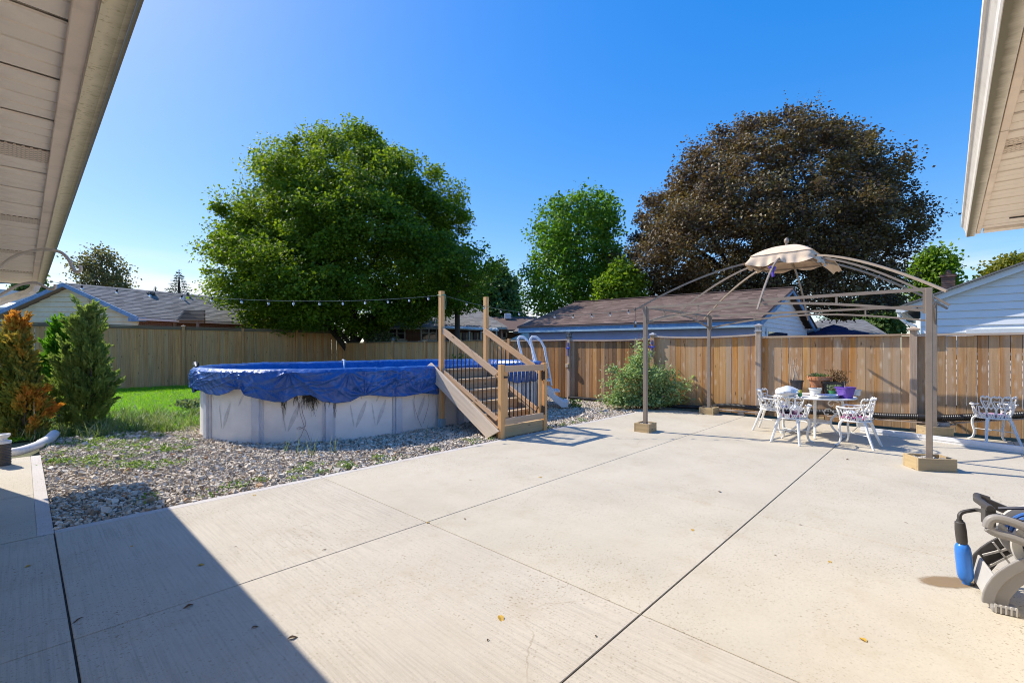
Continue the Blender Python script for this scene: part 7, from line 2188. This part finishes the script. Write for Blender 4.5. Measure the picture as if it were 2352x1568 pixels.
b_g1 = gp(128, 962); b_g1.z = -.03
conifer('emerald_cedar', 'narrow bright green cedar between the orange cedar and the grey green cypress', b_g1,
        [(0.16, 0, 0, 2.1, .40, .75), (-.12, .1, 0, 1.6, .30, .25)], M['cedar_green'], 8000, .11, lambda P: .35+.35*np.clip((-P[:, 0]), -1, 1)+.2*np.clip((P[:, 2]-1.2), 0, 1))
b_g2 = gp(190, 982); b_g2.z = -.03
conifer('false_cypress', 'tall grey green cypress in front of the far fence', b_g2,
        [(.08, 0, .05, 2.35, .36, .5), (-.16, -.1, .0, 1.55, .34, .25), (.25, -.08, .0, 1.45, .32, .25)], M['cypress_green'], 12500, .10, lambda P: .42+.10*np.sin(P[:, 0]*6+P[:, 2]*3)+.16*np.clip((.5-P[:, 2])*1.2, 0, .6))
# bare sapling twig beyond the fence and the spindly stake
t = thing('garden_stake', 'thin pale stake leaning under the orange cedar', 'stake', tuple(gp(80, 1004)))
mb = MB(); mb.tube([(0, 0, -.03), (-.12, .1, .62)], .008, 6); mb.build('rod', M['twig'], t)
mb = MB(); mb.lathe([(.010, .0), (.011, .01), (.0, .015)], 6, (-.12, .1, .61)); mb.build('tip', M['twig'], t)
so_ = at(207, 800, 20); so_.z = 0
t = thing('bare_sapling', 'dry leafless sapling rising above the far fence in front of the bungalow gable', 'sapling', tuple(so_))
mb = MB(); mb.tube([(0, 0, 0), (.02, 0, 2.2), (-.03, 0, 3.3), (.0, 0, 3.9)], [.03, .022, .014, .005], 6); mb.build('trunk', M['bark'], t)
mb = MB()
for k in range(14):
    z = random.uniform(2.4, 3.7); s = random.choice((-1, 1)); mb.tube([(0, 0, z), (s*random.uniform(.05, .16), random.gauss(0, .05), z+random.uniform(.05, .2))], .006, 4)
mb.build('twigs', M['bark'], t)

# ------------------------------------------------------------------ rose bush against the cedar fence
M['rose_leaf'] = leafmat('rose_leaf', [(0, (.19, .29, .11)), (.5, (.34, .48, .20)), (.85, (.50, .60, .30)), (.95, (.55, .47, .12)), (1, (.45, .2, .13))], .4, .5, (1, 1.05, .5), .4)
rb = gp(1478, 938); rb.z = -.01
rt = thing('rose_bush', 'sprawling rose bush with pale green leaves against the cedar fence', 'shrub', tuple(rb))
mbs = MB(); PP, DD, TT = [], [], []
mpx = rb.y/F
canes = []
for k in range(58):
    x = random.gauss(-.05, .62); h = max(.25, 1.15-abs(x+.15)*.75+random.gauss(0, .18)); dy = random.gauss(.0, .22)-.05
    canes.append((x*.95, dy, h))
canes += [(-.10, .0, 1.75), (-.02, .0, 1.62), (.14, .05, 1.5), (-.28, 0, 1.25), (-.85, 0, 1.15), (-.75, 0, 1.0), (.62, .0, .95), (.8, -.1, .7), (.95, -.1, .62), (1.15, -.15, .78), (.45, .1, 1.05)]
for x, dy, h in canes:
    bx = x*.25+random.gauss(0, .05)
    pts = smooth_path([(bx, dy*.3, 0), (bx+(x-bx)*.4, dy*.6, h*.6), (x*.9, dy, h*.95), (x*1.06, dy, h*random.uniform(.88, 1.05))], 4)
    mbs.tube(pts, [.008*(1-.7*i/(len(pts)-1)) for i in range(len(pts))], 5)
    m = int(105*min(h, 1.3)+30)
    f = rng.random(m)**.6*len(pts); ii = np.clip(f.astype(int), 2, len(pts)-1)
    P = np.array(pts)[ii]+rng.normal(size=(m, 3))*np.array([.095, .095, .075]); P = P[P[:, 2] > .03]
    if h > 1.3: P = P[rng.random(len(P)) < .55]
    PP.append(P); TT.append(np.clip(rng.normal(.5+.15*random.gauss(0, 1), .2, len(P)), 0, 1))
for k in range(30):       # low skirt of growth
    x = random.uniform(-.8, .85); q = np.array([x, random.uniform(-.3, .1), .12]); m = 90
    PP.append(np.abs(rng.normal(size=(m, 3)))*np.array([0, 0, .14])+q+rng.normal(size=(m, 3))*np.array([.12, .1, 0])); TT.append(rng.random(m)*.7)
P = np.concatenate(PP); T = np.concatenate(TT); m = len(P)
D_ = unit(rand_dirs(m)+np.array([0, 0, .15])); L = rng.uniform(.05, .105, m)
V, tr_, tt = leaf_arrays(P, D_, unit(rand_dirs(m)*.8+np.array([0, 0, 1.])), L, L*.62, T, KITE)
np_mesh('foliage', V, tr_, M['rose_leaf'], tt, rt)
mbs.build('canes', M['bark'], rt)
M['red_leaf'] = leafmat('red_leaf', [(0, (.16, .03, .03)), (1, (.32, .09, .06))], .35, .5, (1, .7, .5))
P = np.concatenate([np.array([(-.10, 0, 1.75)])+rng.normal(size=(50, 3))*np.array([.035, .035, .14]), np.array([(.20, .05, 1.62)])+rng.normal(size=(20, 3))*np.array([.04, .03, .10]), np.array([(1.15, -.15, .72)])+rng.normal(size=(40, 3))*np.array([.07, .05, .05]), np.array([(-.9, 0, 1.2)])+rng.normal(size=(26, 3))*np.array([.06, .05, .05])])
m = len(P); L = rng.uniform(.03, .06, m)
V, tr_, tt = leaf_arrays(P, rand_dirs(m), rand_dirs(m), L, L*.45, rng.random(m), KITE)
np_mesh('young_leaves', V, tr_, M['red_leaf'], tt, rt)
mb = MB(rb)       # canes tied up as a stake
mb.tube([rb+Vector((.28, -.05, .35)), rb+Vector((.46, .05, 1.35))], .010, 6); mb.tube([rb+Vector((.42, -.1, -.03)), rb+Vector((.44, .0, 1.2))], .012, 6)
mb.build('support_sticks', M['twig'], rt)
P = np.array([(.42, -.2, .30), (.38, -.22, .27)]); 
M['rose_pink'] = plain('rose_pink', (.62, .22, .36), .6, 20, .1, .2)
mb = MB(); mb.lathe([(.002, -.03), (.03, -.01), (.036, .012), (.02, .02), (.002, .015)], 9, (.44, -.24, .36)); mb.build('flower', M['rose_pink'], rt, smooth=True)
# small weeds at the foot of the ladder side post, and a hosta beyond the pool
for lab, pos, n_, s_, mt, nm, ls in (('small leafy weed at the foot of the pale post beside the ladder', gp(1318, 936), 90, .10, 'weeds', 'garden_weed', .09),
                                 ('low blue green leafy plant on the lawn by the left end of the pool', gp(436, 938), 170, .16, 'herb', 'garden_plant', .13),
                                 ('green plant climbing the shaded fence behind the stairs', AB(11.85, 14.2), 200, .30, 'leaf_fresh', 'climbing_plant', .12)):
    t = thing(nm, lab, 'plant', (pos.x, pos.y, -.03))
    hz_ = 1.4 if nm == 'climbing_plant' else .22
    P = rng.normal(size=(n_, 3))*np.array([s_, s_*.6, 0]); P[:, 2] = rng.uniform(.03, hz_, n_)
    D_ = rand_dirs(n_); D_[:, 2] = np.abs(D_[:, 2])+.2
    L = ls*rng.uniform(.6, 1.3, n_)
    V, tr_, tt = leaf_arrays(P, D_, unit(rand_dirs(n_)+np.array([0, 0, .8])), L, L*.5, rng.random(n_), KITE)
    np_mesh('leaves', V, tr_, M[mt], tt, t)
    mb = MB()
    for k in range(10):
        q = P[int(rng.integers(0, n_))]; mb.tube([(q[0]*.3, q[1]*.3, 0), tuple(q)], .005, 4)
    mb.build('stems', M['bark'], t)
